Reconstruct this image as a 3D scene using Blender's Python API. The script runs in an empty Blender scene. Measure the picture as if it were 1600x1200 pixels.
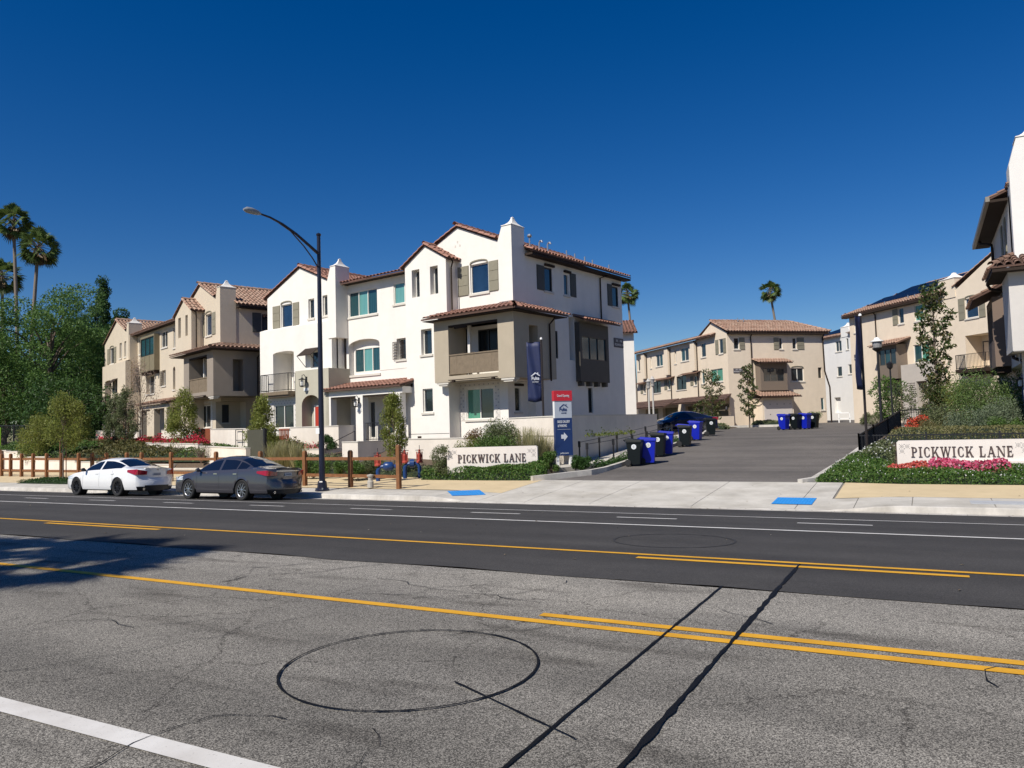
import bpy, bmesh, math, random
import numpy as np
from mathutils import Vector, Matrix, Quaternion
R = math.radians
random.seed(7)
rng = np.random.default_rng(11)
scene = bpy.context.scene
COL = scene.collection

# ---------------------------------------------------------------- camera
CH = 1.68
FPX, PITCH, ROLL, YAW = 1195.6, .056234, -.028606, .495191
cF = Vector((-math.sin(YAW) * math.cos(PITCH), math.cos(YAW) * math.cos(PITCH), math.sin(PITCH)))
_rt = Vector((math.cos(YAW), math.sin(YAW), 0)); _up = _rt.cross(cF)
cR = _rt * math.cos(ROLL) + _up * math.sin(ROLL)
cU = -_rt * math.sin(ROLL) + _up * math.cos(ROLL)
cam = bpy.data.cameras.new('camera')
cam.sensor_width = 36; cam.lens = 36 * FPX / 1600; cam.clip_start = .05; cam.clip_end = 6000
cam_o = bpy.data.objects.new('camera', cam); COL.objects.link(cam_o)
M3 = Matrix((cR, cU, -cF)).transposed()
cam_o.matrix_world = Matrix.Translation((0, 0, CH)) @ M3.to_4x4()
scene.camera = cam_o
scene.render.resolution_x = 1024; scene.render.resolution_y = 768

# ---------------------------------------------------------------- light
SUN_EL, SUN_ROT = R(46), R(191.5)
world = bpy.data.worlds.new('World'); scene.world = world; world.use_nodes = True
wn = world.node_tree; wn.nodes.clear()
sky = wn.nodes.new('ShaderNodeTexSky'); sky.sky_type = 'NISHITA'; sky.sun_disc = False
sky.sun_elevation = SUN_EL; sky.sun_rotation = SUN_ROT
sky.altitude = 200; sky.air_density = 1.0; sky.dust_density = 0; sky.ozone_density = 4.5
hs = wn.nodes.new('ShaderNodeHueSaturation'); hs.inputs['Saturation'].default_value = 1.38; hs.inputs['Value'].default_value = 1.08; hs.inputs['Hue'].default_value = .512
bg = wn.nodes.new('ShaderNodeBackground'); bg.inputs['Strength'].default_value = .066
wo = wn.nodes.new('ShaderNodeOutputWorld')
wn.links.new(sky.outputs[0], hs.inputs['Color']); wn.links.new(hs.outputs[0], bg.inputs[0]); wn.links.new(bg.outputs[0], wo.inputs[0])
sl = bpy.data.lights.new('sun', 'SUN'); sl.energy = 5.0; sl.angle = R(.5); sl.color = (1, .945, .86)
so = bpy.data.objects.new('sun', sl); COL.objects.link(so)
sdir = Vector((math.sin(SUN_ROT) * math.cos(SUN_EL), math.cos(SUN_ROT) * math.cos(SUN_EL), math.sin(SUN_EL)))
so.rotation_euler = (-sdir).to_track_quat('-Z', 'Y').to_euler(); so.location = (0, 0, 60)
vs = scene.view_settings; vs.view_transform = 'Standard'; vs.look = 'None'; vs.gamma = 1; vs.exposure = .12
vs.use_curve_mapping = False

def at(px, depth):
    """plan position of the point seen at picture column px (1600 wide, at the horizon) at a depth in metres"""
    lat = (px - 800) / FPX * depth
    p = cF * depth + cR * lat
    return p.x, p.y

# ---------------------------------------------------------------- ground heights
DP = [(-60, 0), (8, 0), (9.5, -.01), (13.45, -.16), (16.5, -.34), (19.2, -.48), (19.9, -.42), (23.8, -.17), (28.1, .05), (32.1, .27),
      (36.1, .5), (39.7, .68), (44.6, .85), (53.9, 1.02), (69, 1.3), (120, 1.6)]
SP = [(-60, 0), (8, 0), (9.5, -.01), (13.45, -.16), (16.5, -.34), (19.2, -.48), (19.21, -.33), (23.8, -.2), (30, 0), (60, .4)]
LP = [(19.2, -.4), (23.8, -.25), (26.5, -.1), (28.5, .3), (31, 1.0), (34, 1.15), (69, 1.3), (120, 1.6)]
RP = [(19.2, -.4), (23.8, -.25), (26.5, .0), (29, .4), (33, 1.05), (69, 1.3), (120, 1.6)]
def interp(T, v):
    return float(np.interp(v, [a for a, _ in T], [b for _, b in T]))
def zD(Y): return interp(DP, Y)
def sm(a, b, x):
    t = min(1, max(0, (x - a) / (b - a))); return t * t * (3 - 2 * t)
def apron(X): return sm(-13.6, -11.6, X) * (1 - sm(-2.4, -.6, X))
def zS(X, Y):
    if Y <= 19.2: return zD(Y)
    t = apron(X); return interp(SP, Y) * (1 - t) + zD(Y) * t
def zL(X, Y):
    """landscape surface"""
    if Y < 19.2: return zD(Y) - .05
    if Y < 23.8: return zS(X, Y) - .05
    l = interp(LP, Y); r = interp(RP, Y); d = zD(Y) - .05
    if X < -24: l = max(l, interp([(23.8, -.25), (26.9, -.2), (27.2, .35), (30, .75), (32, 1.05), (36, 1.15), (120, 1.5)], Y)) if Y > 26.9 else interp([(23.8, -.25), (26.9, -.15)], Y)
    tl = sm(-13.7, -12.8, X); tr = sm(-2.6, -1.2, X)
    z = l * (1 - tl) + d * tl
    return z * (1 - tr) + r * tr if Y < 45 else d if X > -13 else z

# ---------------------------------------------------------------- materials
MATS = {}
def nodes_of(m): return m.node_tree.nodes, m.node_tree.links
def mat(name, col, rough=.8, metal=0, noise=0, nscale=3, bump=0, bscale=60, spec=.5, island=None, coat=0, trans=0, dirt=0, alpha_noise=0):
    if name in MATS: return MATS[name]
    m = bpy.data.materials.new(name); m.use_nodes = True; N, L = nodes_of(m); N.clear()
    out = N.new('ShaderNodeOutputMaterial'); b = N.new('ShaderNodeBsdfPrincipled')
    b.inputs['Base Color'].default_value = (*col, 1); b.inputs['Roughness'].default_value = rough; b.inputs['Metallic'].default_value = metal
    b.inputs['Specular IOR Level'].default_value = spec; b.inputs['Coat Weight'].default_value = coat; b.inputs['Coat Roughness'].default_value = .04
    L.new(b.outputs[0], out.inputs[0])
    src = None
    tc = N.new('ShaderNodeTexCoord')
    if island:
        geo = N.new('ShaderNodeNewGeometry'); cr = N.new('ShaderNodeValToRGB'); cr.color_ramp.interpolation = 'LINEAR'
        els = cr.color_ramp.elements
        els[0].color = (*island[0], 1); els[1].color = (*island[-1], 1)
        for i, c in enumerate(island[1:-1]):
            e = els.new((i + 1) / (len(island) - 1)); e.color = (*c, 1)
        L.new(geo.outputs['Random Per Island'], cr.inputs[0]); src = cr.outputs[0]
    if noise:
        nt = N.new('ShaderNodeTexNoise'); nt.inputs['Scale'].default_value = nscale; nt.inputs['Detail'].default_value = 8; nt.inputs['Roughness'].default_value = .65
        L.new(tc.outputs['Object'], nt.inputs['Vector'])
        mr = N.new('ShaderNodeMapRange'); mr.inputs[1].default_value = .3; mr.inputs[2].default_value = .7
        mr.inputs[3].default_value = 1 - noise; mr.inputs[4].default_value = 1 + noise
        L.new(nt.outputs[0], mr.inputs[0])
        mx = N.new('ShaderNodeVectorMath'); mx.operation = 'SCALE'
        if src: L.new(src, mx.inputs[0])
        else: mx.inputs[0].default_value = col
        L.new(mr.outputs[0], mx.inputs['Scale']); src = mx.outputs[0]
    if dirt:
        nt = N.new('ShaderNodeTexNoise'); nt.inputs['Scale'].default_value = .7; nt.inputs['Detail'].default_value = 10; nt.inputs['Roughness'].default_value = .7
        mp = N.new('ShaderNodeMapping'); mp.inputs['Scale'].default_value = (1, 1, .25)
        L.new(tc.outputs['Object'], mp.inputs[0]); L.new(mp.outputs[0], nt.inputs['Vector'])
        cr = N.new('ShaderNodeValToRGB'); cr.color_ramp.elements[0].position = .42; cr.color_ramp.elements[1].position = .75
        cr.color_ramp.elements[0].color = (1, 1, 1, 1); cr.color_ramp.elements[1].color = (1 - dirt, 1 - dirt * 1.05, 1 - dirt * 1.15, 1)
        L.new(nt.outputs[0], cr.inputs[0])
        mx = N.new('ShaderNodeVectorMath'); mx.operation = 'MULTIPLY'
        if src: L.new(src, mx.inputs[0])
        else: mx.inputs[0].default_value = col
        L.new(cr.outputs[0], mx.inputs[1]); src = mx.outputs[0]
    if src: L.new(src, b.inputs['Base Color'])
    if bump:
        nt = N.new('ShaderNodeTexNoise'); nt.inputs['Scale'].default_value = bscale; nt.inputs['Detail'].default_value = 4
        L.new(tc.outputs['Object'], nt.inputs['Vector'])
        bp = N.new('ShaderNodeBump'); bp.inputs['Strength'].default_value = bump; bp.inputs['Distance'].default_value = .01
        L.new(nt.outputs[0], bp.inputs['Height']); L.new(bp.outputs[0], b.inputs['Normal'])
    if trans:
        t = N.new('ShaderNodeBsdfTranslucent'); ms = N.new('ShaderNodeMixShader'); ms.inputs[0].default_value = trans
        if src: L.new(src, t.inputs[0])
        else: t.inputs[0].default_value = (*col, 1)
        L.new(b.outputs[0], ms.inputs[1]); L.new(t.outputs[0], ms.inputs[2]); L.new(ms.outputs[0], out.inputs[0])
    MATS[name] = m
    return m

def leafmat(name, cols, trans=.3): return mat(name, cols[0], rough=.55, island=cols, trans=trans, spec=.35)

white_st = mat('stucco_white', (.80, .765, .70), .92, noise=.035, nscale=2, bump=.35, bscale=45, dirt=.07)
white_st2 = mat('stucco_white_cool', (.76, .74, .70), .92, noise=.03, nscale=2, bump=.35, bscale=45, dirt=.07)
tan_st = mat('stucco_tan', (.60, .515, .395), .92, noise=.04, nscale=2, bump=.35, bscale=45, dirt=.08)
tan2_st = mat('stucco_sand', (.76, .645, .50), .92, noise=.04, nscale=2, bump=.35, bscale=45, dirt=.08)
taupe_st = mat('stucco_taupe', (.42, .36, .27), .92, noise=.04, nscale=2, bump=.35, bscale=45, dirt=.07)
taupe2_st = mat('stucco_grey_taupe_shaded', (.29, .245, .20), .92, noise=.04, nscale=2, bump=.35, bscale=45, dirt=.07)  # grey taupe, darkened further to stand in for the shaded side
wall_st = mat('garden_wall_stucco', (.76, .69, .60), .92, noise=.05, nscale=2, bump=.35, bscale=45, dirt=.16)
peach_st = mat('stucco_peach', (.62, .39, .27), .92, noise=.05, bump=.3)
brown_w = mat('brown_wood', (.19, .145, .095), .7, noise=.15, nscale=6)
dark_w = mat('dark_trim', (.035, .024, .018), .8, noise=.1, spec=.2)
olive_sh = mat('olive_shutter', (.24, .22, .16), .7, noise=.07, nscale=5)
dkolive_sh = mat('dark_slate_shutter', (.07, .075, .07), .7, noise=.07, nscale=5)
vinyl = mat('window_vinyl', (.74, .71, .64), .45)
dkvinyl = mat('dark_window_frame', (.03, .03, .03), .45)
stone = mat('sill_stone', (.62, .58, .51), .85, noise=.05)
iron = mat('black_iron', (.012, .012, .014), .45)
glass = mat('glass_dark', (.015, .022, .028), .04, spec=1.0, noise=.4, nscale=1.2)
glassb = mat('glass_blue', (.012, .03, .065), .04, spec=1.0, noise=.3, nscale=1.2)
def blindglass(name, a, b, sc, rot=0):
    m = bpy.data.materials.new(name); m.use_nodes = True; N, L = nodes_of(m); bs = N['Principled BSDF']
    tc = N.new('ShaderNodeTexCoord'); w = N.new('ShaderNodeTexWave'); w.inputs['Scale'].default_value = sc; w.inputs['Distortion'].default_value = .3
    w.bands_direction = 'Z' if rot else 'X'
    L.new(tc.outputs['Object'], w.inputs['Vector'])
    mx = N.new('ShaderNodeMix'); mx.data_type = 'RGBA'; mx.inputs[6].default_value = (*a, 1); mx.inputs[7].default_value = (*b, 1)
    L.new(w.outputs[0], mx.inputs[0]); L.new(mx.outputs[2], bs.inputs['Base Color'])
    bs.inputs['Roughness'].default_value = .08; bs.inputs['Specular IOR Level'].default_value = .9
    MATS[name] = m; return m
teal = blindglass('glass_curtain_teal', (.09, .25, .24), (.15, .36, .33), 3)
teald = blindglass('glass_dark_teal', (.012, .045, .055), (.022, .075, .085), 2)
greeng = blindglass('glass_green_blind', (.05, .20, .13), (.10, .32, .22), 8, 1)
skyglass = mat('glass_sky_tint', (.018, .075, .10), .12, spec=.6, noise=.3, nscale=1.5)  # blue sky reflection is put into the pane colour
tile = mat('roof_tile', (.3, .15, .1), .85, island=[(.23, .11, .075), (.31, .155, .11), (.36, .19, .14), (.27, .13, .09), (.33, .17, .12)], noise=.12, nscale=9)
tile2 = mat('roof_tile_light', (.3, .2, .14), .85, island=[(.26, .16, .11), (.39, .25, .18), (.33, .19, .13), (.43, .30, .22), (.31, .19, .135)], noise=.12, nscale=9)
tilebase = mat('roof_underlay', (.10, .055, .04), .9)
mortar = mat('mortar_cap', (.68, .62, .55), .9)
door_red = mat('door_red', (.42, .045, .025), .5)
door_lime = mat('door_lime', (.30, .33, .035), .5)
door_olive = mat('garage_olive', (.15, .13, .065), .6)
door_white = mat('door_white', (.7, .66, .6), .6)
concrete = mat('concrete_pale', (.53, .50, .44), .9, noise=.13, nscale=1.2, bump=.3, bscale=80, dirt=.34)
concrete2 = mat('concrete_kerb', (.53, .50, .45), .9, noise=.2, nscale=2.2, bump=.3, bscale=80, dirt=.42)
tanconc = mat('concrete_tan', (.60, .475, .285), .92, noise=.07, nscale=1.3, bump=.3, bscale=90, dirt=.1)
joint = mat('joint_dark', (.22, .2, .17), .95)
soil = mat('soil', (.10, .07, .045), .98, noise=.35, nscale=14, bump=.8, bscale=30)
bark = mat('bark', (.13, .10, .075), .9, noise=.3, nscale=20, bump=.7, bscale=30)
barkp = mat('palm_bark', (.20, .165, .13), .9, noise=.3, nscale=14, bump=.7, bscale=25)
stake = mat('stake_wood', (.20, .09, .045), .8, noise=.2, nscale=8)
fence_w = mat('fence_wood', (.20, .082, .028), .75, noise=.25, nscale=7, bump=.3, bscale=40)
white_p = mat('white_paint', (.78, .78, .76), .6)
steel = mat('galvanised', (.45, .47, .48), .35, metal=.8)

# ---------------------------------------------------------------- mesh builder
class MB:
    def __init__(s): s.v = []; s.f = []; s.m = []; s.T = Matrix.Identity(4)
    def add(s, vs, fs, mi=0):
        o = len(s.v)
        for p in vs: s.v.append(tuple(s.T @ Vector(p)))
        for f in fs: s.f.append(tuple(o + i for i in f)); s.m.append(mi)
    def quad(s, a, b, c, d, mi=0): s.add([a, b, c, d], [(0, 1, 2, 3)], mi)
    def box(s, x0, x1, y0, y1, z0, z1, mi=0):
        s.add([(x0, y0, z0), (x1, y0, z0), (x1, y1, z0), (x0, y1, z0), (x0, y0, z1), (x1, y0, z1), (x1, y1, z1), (x0, y1, z1)],
              [(0, 3, 2, 1), (4, 5, 6, 7), (0, 1, 5, 4), (1, 2, 6, 5), (2, 3, 7, 6), (3, 0, 4, 7)], mi)
    def hexa(s, b, t, mi=0):
        """bottom 4 points, top 4 points (same winding)"""
        s.add(list(b) + list(t), [(3, 2, 1, 0), (4, 5, 6, 7), (0, 1, 5, 4), (1, 2, 6, 5), (2, 3, 7, 6), (3, 0, 4, 7)], mi)
    def prism(s, poly, d, P, mi=0):
        """poly 2D points -> P(a,b,depth); extruded between depth 0 and d"""
        n = len(poly)
        s.add([P(a, b, 0) for a, b in poly] + [P(a, b, d) for a, b in poly],
              [tuple(range(n)), tuple(range(2 * n - 1, n - 1, -1))] + [(i, i + n, (i + 1) % n + n, (i + 1) % n) for i in range(n)], mi)
    def bar(s, a, b, w, h=None, mi=0):
        a = Vector(a); b = Vector(b); h = h or w; d = (b - a)
        up = Vector((0, 0, 1)) if abs(d.normalized().z) < .95 else Vector((0, 1, 0))
        x = d.cross(up).normalized() * w / 2; y = x.cross(d).normalized() * h / 2
        s.hexa([a - x - y, a + x - y, a + x + y, a - x + y], [b - x - y, b + x - y, b + x + y, b - x + y], mi)
    def tube(s, pts, rad, n=8, mi=0, cap=True):
        pts = [Vector(p) for p in pts]; rad = rad if hasattr(rad, '__len__') else [rad] * len(pts); o = []
        X = None
        for i, p in enumerate(pts):
            d = (pts[min(i + 1, len(pts) - 1)] - pts[max(i - 1, 0)]).normalized()
            if X is None:
                X = d.orthogonal().normalized()
            X = (X - d * X.dot(d)).normalized(); Y = d.cross(X)
            for k in range(n):
                t = 2 * math.pi * k / n; o.append(p + (X * math.cos(t) + Y * math.sin(t)) * rad[i])
        f = [(i * n + k, i * n + (k + 1) % n, (i + 1) * n + (k + 1) % n, (i + 1) * n + k) for i in range(len(pts) - 1) for k in range(n)]
        if cap: f += [tuple(range(n - 1, -1, -1)), tuple(range((len(pts) - 1) * n, len(pts) * n))]
        s.add(o, f, mi)
    def lathe(s, prof, n=16, c=(0, 0, 0), axis='Z', mi=0):
        o = []
        for r, z in prof:
            for k in range(n):
                t = 2 * math.pi * k / n; a, b = r * math.cos(t), r * math.sin(t)
                o.append((c[0] + a, c[1] + b, c[2] + z) if axis == 'Z' else (c[0] + a, c[1] + z, c[2] + b) if axis == 'Y' else (c[0] + z, c[1] + a, c[2] + b))
        f = [(i * n + k, i * n + (k + 1) % n, (i + 1) * n + (k + 1) % n, (i + 1) * n + k) for i in range(len(prof) - 1) for k in range(n)]
        s.add(o, f, mi)
    def build(s, name, mats, parent=None, smooth=False, bevel=0):
        me = bpy.data.meshes.new(name)
        me.from_pydata(s.v, [], s.f)
        if not isinstance(mats, (list, tuple)): mats = [mats]
        for m in mats: me.materials.append(m)
        if len(mats) > 1: me.polygons.foreach_set('material_index', s.m)
        if smooth:
            me.polygons.foreach_set('use_smooth', [True] * len(me.polygons))
            try: me.set_sharp_from_angle(angle=R(38))
            except Exception: pass
        me.update()
        o = bpy.data.objects.new(name, me); COL.objects.link(o)
        if parent: o.parent = parent
        if bevel:
            bv = o.modifiers.new('b', 'BEVEL'); bv.width = bevel; bv.segments = 2; bv.limit_method = 'ANGLE'
        return o

def tag(o, label=None, cat=None, group=None, kind=None):
    if label: o['label'] = label
    if cat: o['category'] = cat
    if group: o['group'] = group
    if kind: o['kind'] = kind
    return o
def thing(name, label, cat, loc=(0, 0, 0), rz=0, group=None):
    o = bpy.data.objects.new(name, None); COL.objects.link(o); o.location = loc; o.rotation_euler = (0, 0, rz); o.empty_display_size = .3
    return tag(o, label, cat, group)
def copy_tree(o, parent=None):
    c = o.copy(); COL.objects.link(c)
    if parent: c.parent = parent
    for ch in list(o.children): copy_tree(ch, c)
    return c
def dup(root, loc, rz, label, group=None):
    c = copy_tree(root); c.location = loc; c.rotation_euler = (0, 0, rz); c['label'] = label
    if group: c['group'] = group
    return c
def npmesh(name, verts, faces, m, parent=None):
    """verts (n,3) faces (k,4)"""
    me = bpy.data.meshes.new(name); k = len(faces)
    me.vertices.add(len(verts)); me.vertices.foreach_set('co', np.asarray(verts, np.float32).ravel())
    me.loops.add(k * 4); me.loops.foreach_set('vertex_index', np.asarray(faces, np.int32).ravel())
    me.polygons.add(k); me.polygons.foreach_set('loop_start', np.arange(k, dtype=np.int32) * 4); me.polygons.foreach_set('loop_total', np.full(k, 4, np.int32))
    me.update(calc_edges=True)
    for x in (m if isinstance(m, (list, tuple)) else [m]): me.materials.append(x)
    o = bpy.data.objects.new(name, me); COL.objects.link(o)
    if parent: o.parent = parent
    return o
def text_mesh(txt, size, m, parent, name, T, extr=.004, bold=0, align='CENTER', sx=1):
    cu = bpy.data.curves.new('t', 'FONT'); cu.body = txt; cu.size = size; cu.extrude = extr; cu.align_x = align; cu.align_y = 'CENTER'; cu.offset = bold
    cu.resolution_u = 3
    t = bpy.data.objects.new('t', cu); COL.objects.link(t)
    dg = bpy.context.evaluated_depsgraph_get(); me = bpy.data.meshes.new_from_object(t.evaluated_get(dg))
    bpy.data.objects.remove(t); bpy.data.curves.remove(cu)
    me.transform(T @ Matrix.Diagonal((sx, 1, 1, 1))); me.materials.clear(); me.materials.append(m)
    o = bpy.data.objects.new(name, me); COL.objects.link(o); o.parent = parent
    return o
def upright(a, y, z):  # text in XY plane -> front (-Y) facing at (a,y,z)
    return Matrix.Translation((a, y, z)) @ Matrix.Rotation(R(90), 4, 'X')
# ---------------------------------------------------------------- asphalt
def asphalt(name, base, speck, dark, cracks=0, sc=150, tint=(1, 1, 1)):
    m = bpy.data.materials.new(name); m.use_nodes = True; N, L = nodes_of(m); b = N['Principled BSDF']; b.inputs['Roughness'].default_value = .88; b.inputs['Specular IOR Level'].default_value = .3
    tc = N.new('ShaderNodeTexCoord')
    def noise(s, d=3, r=.6):
        n = N.new('ShaderNodeTexNoise'); n.inputs['Scale'].default_value = s; n.inputs['Detail'].default_value = d; n.inputs['Roughness'].default_value = r
        L.new(tc.outputs['Object'], n.inputs['Vector']); return n
    def ramp(src, p0, c0, p1, c1):
        r = N.new('ShaderNodeValToRGB'); r.color_ramp.elements[0].position = p0; r.color_ramp.elements[1].position = p1
        r.color_ramp.elements[0].color = (*c0, 1); r.color_ramp.elements[1].color = (*c1, 1); L.new(src, r.inputs[0]); return r.outputs[0]
    def mul(a, c):
        x = N.new('ShaderNodeVectorMath'); x.operation = 'MULTIPLY'; L.new(a, x.inputs[0]); L.new(c, x.inputs[1]); return x.outputs[0]
    v = N.new('ShaderNodeTexVoronoi'); v.inputs['Scale'].default_value = sc; L.new(tc.outputs['Object'], v.inputs['Vector'])
    sep = N.new('ShaderNodeSeparateColor'); L.new(v.outputs['Color'], sep.inputs[0])
    k = (base,) * 3
    c = ramp(sep.outputs[0], .25, tuple(base * dark * t for t in tint), .95, tuple(base * speck * t for t in tint))
    n2 = noise(sc * .45, 2); c = mul(c, ramp(n2.outputs[0], .35, (.8,) * 3, .65, (1.2,) * 3))
    big = noise(.35, 6, .6); c = mul(c, ramp(big.outputs[0], .3, (.82, .82, .82), .7, (1.12, 1.11, 1.08)))
    mid = noise(2.2, 6, .7); c = mul(c, ramp(mid.outputs[0], .3, (.9,) * 3, .7, (1.08,) * 3))
    tr = N.new('ShaderNodeTexNoise'); tr.inputs['Scale'].default_value = 1.0; tr.inputs['Detail'].default_value = 5; tm_ = N.new('ShaderNodeMapping'); tm_.inputs['Scale'].default_value = (.05, .9, 1); L.new(tc.outputs['Object'], tm_.inputs[0]); L.new(tm_.outputs[0], tr.inputs['Vector']); c = mul(c, ramp(tr.outputs[0], .38, (.86,) * 3, .62, (1.13,) * 3))
    if cracks:
        # age and wear: newer worn turn lane is paler than the travelled lane, wheel paths and drips darker
        sx = N.new('ShaderNodeSeparateXYZ'); wv = N.new('ShaderNodeVectorMath'); wv.operation = 'MULTIPLY_ADD'; wv.inputs[1].default_value = (.5, .5, 0); L.new(mid.outputs['Color'], wv.inputs[0]); L.new(tc.outputs['Object'], wv.inputs[2]); L.new(wv.outputs[0], sx.inputs[0])
        mr = N.new('ShaderNodeMapRange'); mr.inputs[1].default_value = 0; mr.inputs[2].default_value = 8; L.new(sx.outputs['Y'], mr.inputs[0])
        yr = N.new('ShaderNodeValToRGB'); el = yr.color_ramp.elements; el[0].position = 0; el[0].color = (.8, .8, .8, 1); el[1].position = 1; el[1].color = (1.0, 1.0, 1.0, 1)
        for p_, v_ in ((.36, .86), (.44, .68), (.50, .70), (.56, .82), (.68, .74), (.76, .86), (.80, 1.0)): e_ = el.new(p_); e_.color = (v_, v_, v_, 1)
        L.new(mr.outputs[0], yr.inputs[0]); c = mul(c, yr.outputs[0])
        st = N.new('ShaderNodeTexNoise'); st.inputs['Scale'].default_value = 1.1; st.inputs['Detail'].default_value = 7; mp = N.new('ShaderNodeMapping'); mp.inputs['Scale'].default_value = (.45, 2.2, 1); L.new(tc.outputs['Object'], mp.inputs[0]); L.new(mp.outputs[0], st.inputs['Vector'])
        c = mul(c, ramp(st.outputs[0], .57, (1, 1, 1), .72, (.5, .49, .48)))
        dr = noise(7, 2); c = mul(c, ramp(dr.outputs[0], .72, (1, 1, 1), .78, (.6, .6, .6)))
        vc = N.new('ShaderNodeTexVoronoi'); vc.feature = 'DISTANCE_TO_EDGE'; vc.inputs['Scale'].default_value = .55; vc.inputs['Randomness'].default_value = 1
        wn_ = noise(2.5, 5, .75); ad = N.new('ShaderNodeVectorMath'); ad.operation = 'MULTIPLY_ADD'; ad.inputs[1].default_value = (.5, .5, .5)
        L.new(wn_.outputs['Color'], ad.inputs[0]); L.new(tc.outputs['Object'], ad.inputs[2]); L.new(ad.outputs[0], vc.inputs['Vector'])
        cr = ramp(vc.outputs['Distance'], .001, (.3, .29, .28), .006, (1, 1, 1))
        msk = noise(.4, 3); mk = ramp(msk.outputs[0], .40, (1,) * 3, .50, (0,) * 3)
        mx = N.new('ShaderNodeMix'); mx.data_type = 'RGBA'; mx.inputs[7].default_value = (1, 1, 1, 1); L.new(cr, mx.inputs[6]); L.new(mk, mx.inputs[0]); c = mul(c, mx.outputs[2])
    L.new(c, b.inputs['Base Color'])
    bp = N.new('ShaderNodeBump'); bp.inputs['Strength'].default_value = .55; bp.inputs['Distance'].default_value = .004; L.new(n2.outputs[0], bp.inputs['Height']); L.new(bp.outputs[0], b.inputs['Normal'])
    return m
old_as = asphalt('asphalt_old', .205, 2.1, .36, 1, 170, (1.07, 1.0, .88))
new_as = asphalt('asphalt_new', .052, 1.35, .75, 0, 150, (1.03, .98, .95))
drive_as = asphalt('asphalt_drive', .125, 1.25, .8, 0, 90, (1.09, .99, .90))
tar = mat('crack_sealant', (.006, .006, .006), .6, noise=.2, bump=.3, spec=.2)
def paint(name, col, wear=.5):
    m = bpy.data.materials.new(name); m.use_nodes = True; N, L = nodes_of(m); b = N['Principled BSDF']; b.inputs['Roughness'].default_value = .7
    tc = N.new('ShaderNodeTexCoord'); n = N.new('ShaderNodeTexNoise'); n.inputs['Scale'].default_value = 55; n.inputs['Detail'].default_value = 6; n.inputs['Roughness'].default_value = .8
    L.new(tc.outputs['Object'], n.inputs['Vector']); r = N.new('ShaderNodeValToRGB'); r.color_ramp.elements[0].position = .30; r.color_ramp.elements[1].position = .40
    r.color_ramp.elements[0].color = (.12, .115, .1, 1); r.color_ramp.elements[1].color = (*col, 1); L.new(n.outputs[0], r.inputs[0])
    n2 = N.new('ShaderNodeTexNoise'); n2.inputs['Scale'].default_value = 3; n2.inputs['Detail'].default_value = 5; L.new(tc.outputs['Object'], n2.inputs['Vector'])
    r2 = N.new('ShaderNodeValToRGB'); r2.color_ramp.elements[0].position = .3; r2.color_ramp.elements[1].position = .7; r2.color_ramp.elements[0].color = (.82, .8, .78, 1); r2.color_ramp.elements[1].color = (1.05, 1.05, 1.05, 1)
    L.new(n2.outputs[0], r2.inputs[0]); x = N.new('ShaderNodeVectorMath'); x.operation = 'MULTIPLY'; L.new(r.outputs[0], x.inputs[0]); L.new(r2.outputs[0], x.inputs[1]); L.new(x.outputs[0], b.inputs['Base Color'])
    return m
yel = paint('line_yellow', (.70, .36, .016)); wht = paint('line_white', (.66, .64, .6)); wht2 = paint('line_white_fresh', (.72, .71, .68))

def sheet(name, xs, ys, zf, m, dz=0, kind='structure', parent=None):
    mb = MB(); nx, ny = len(xs), len(ys)
    mb.add([(x, y, zf(x, y) + dz) for y in ys for x in xs], [(j * nx + i, j * nx + i + 1, (j + 1) * nx + i + 1, (j + 1) * nx + i) for j in range(ny - 1) for i in range(nx - 1)])
    o = mb.build(name, m, parent)
    if not parent: o['kind'] = kind
    return o
def lin(a, b, n): return [a + (b - a) * i / (n - 1) for i in range(n)]
zr = lambda x, y: zD(y)
# wide earth sheet to the horizon
ys = [-900, -60, -20, 8, 9.5, 13.45, 16.5, 19.2] + lin(19.9, 36, 34) + [38, 40, 45, 54, 69, 90, 120, 300, 1500]
xs = [-1500, -400, -150, -90, -70, -60] + lin(-55, -14, 60) + lin(-13.6, -10.6, 8) + [-8, -4] + lin(-2.8, 0, 8) + [2, 5, 10, 20, 50, 200, 1200]
sheet('ground', xs, ys, lambda x, y: zL(x, y) - .06 - (0 if y > 30 else .02), soil)
sheet('road', [-400, -60, -30, 0, 30, 200], [-3.2, 2, 5, 7.87], zr, old_as)
jx = lin(-60, 20, 161); 
mb = MB(); A = []
for x in jx:
    e = 7.87 + .035 * math.sin(x * 2.1) + .03 * random.uniform(-1, 1); A.append(e)
rows = [None, 8.6, 9.5, 11.5, 13.45, 15, 16.5, 17.9, 19.2]
vv = []
for r_ in rows:
    for i, x in enumerate(jx):
        y = A[i] if r_ is None else r_
        vv.append((x if 0 < i < 160 else (-400 if i == 0 else 200), y, zD(y) + .006))
mb.add(vv, [(j * 161 + i, j * 161 + i + 1, (j + 1) * 161 + i + 1, (j + 1) * 161 + i) for j in range(8) for i in range(160)])
mb.build('new_asphalt_lane', new_as)['kind'] = 'structure'

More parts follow.
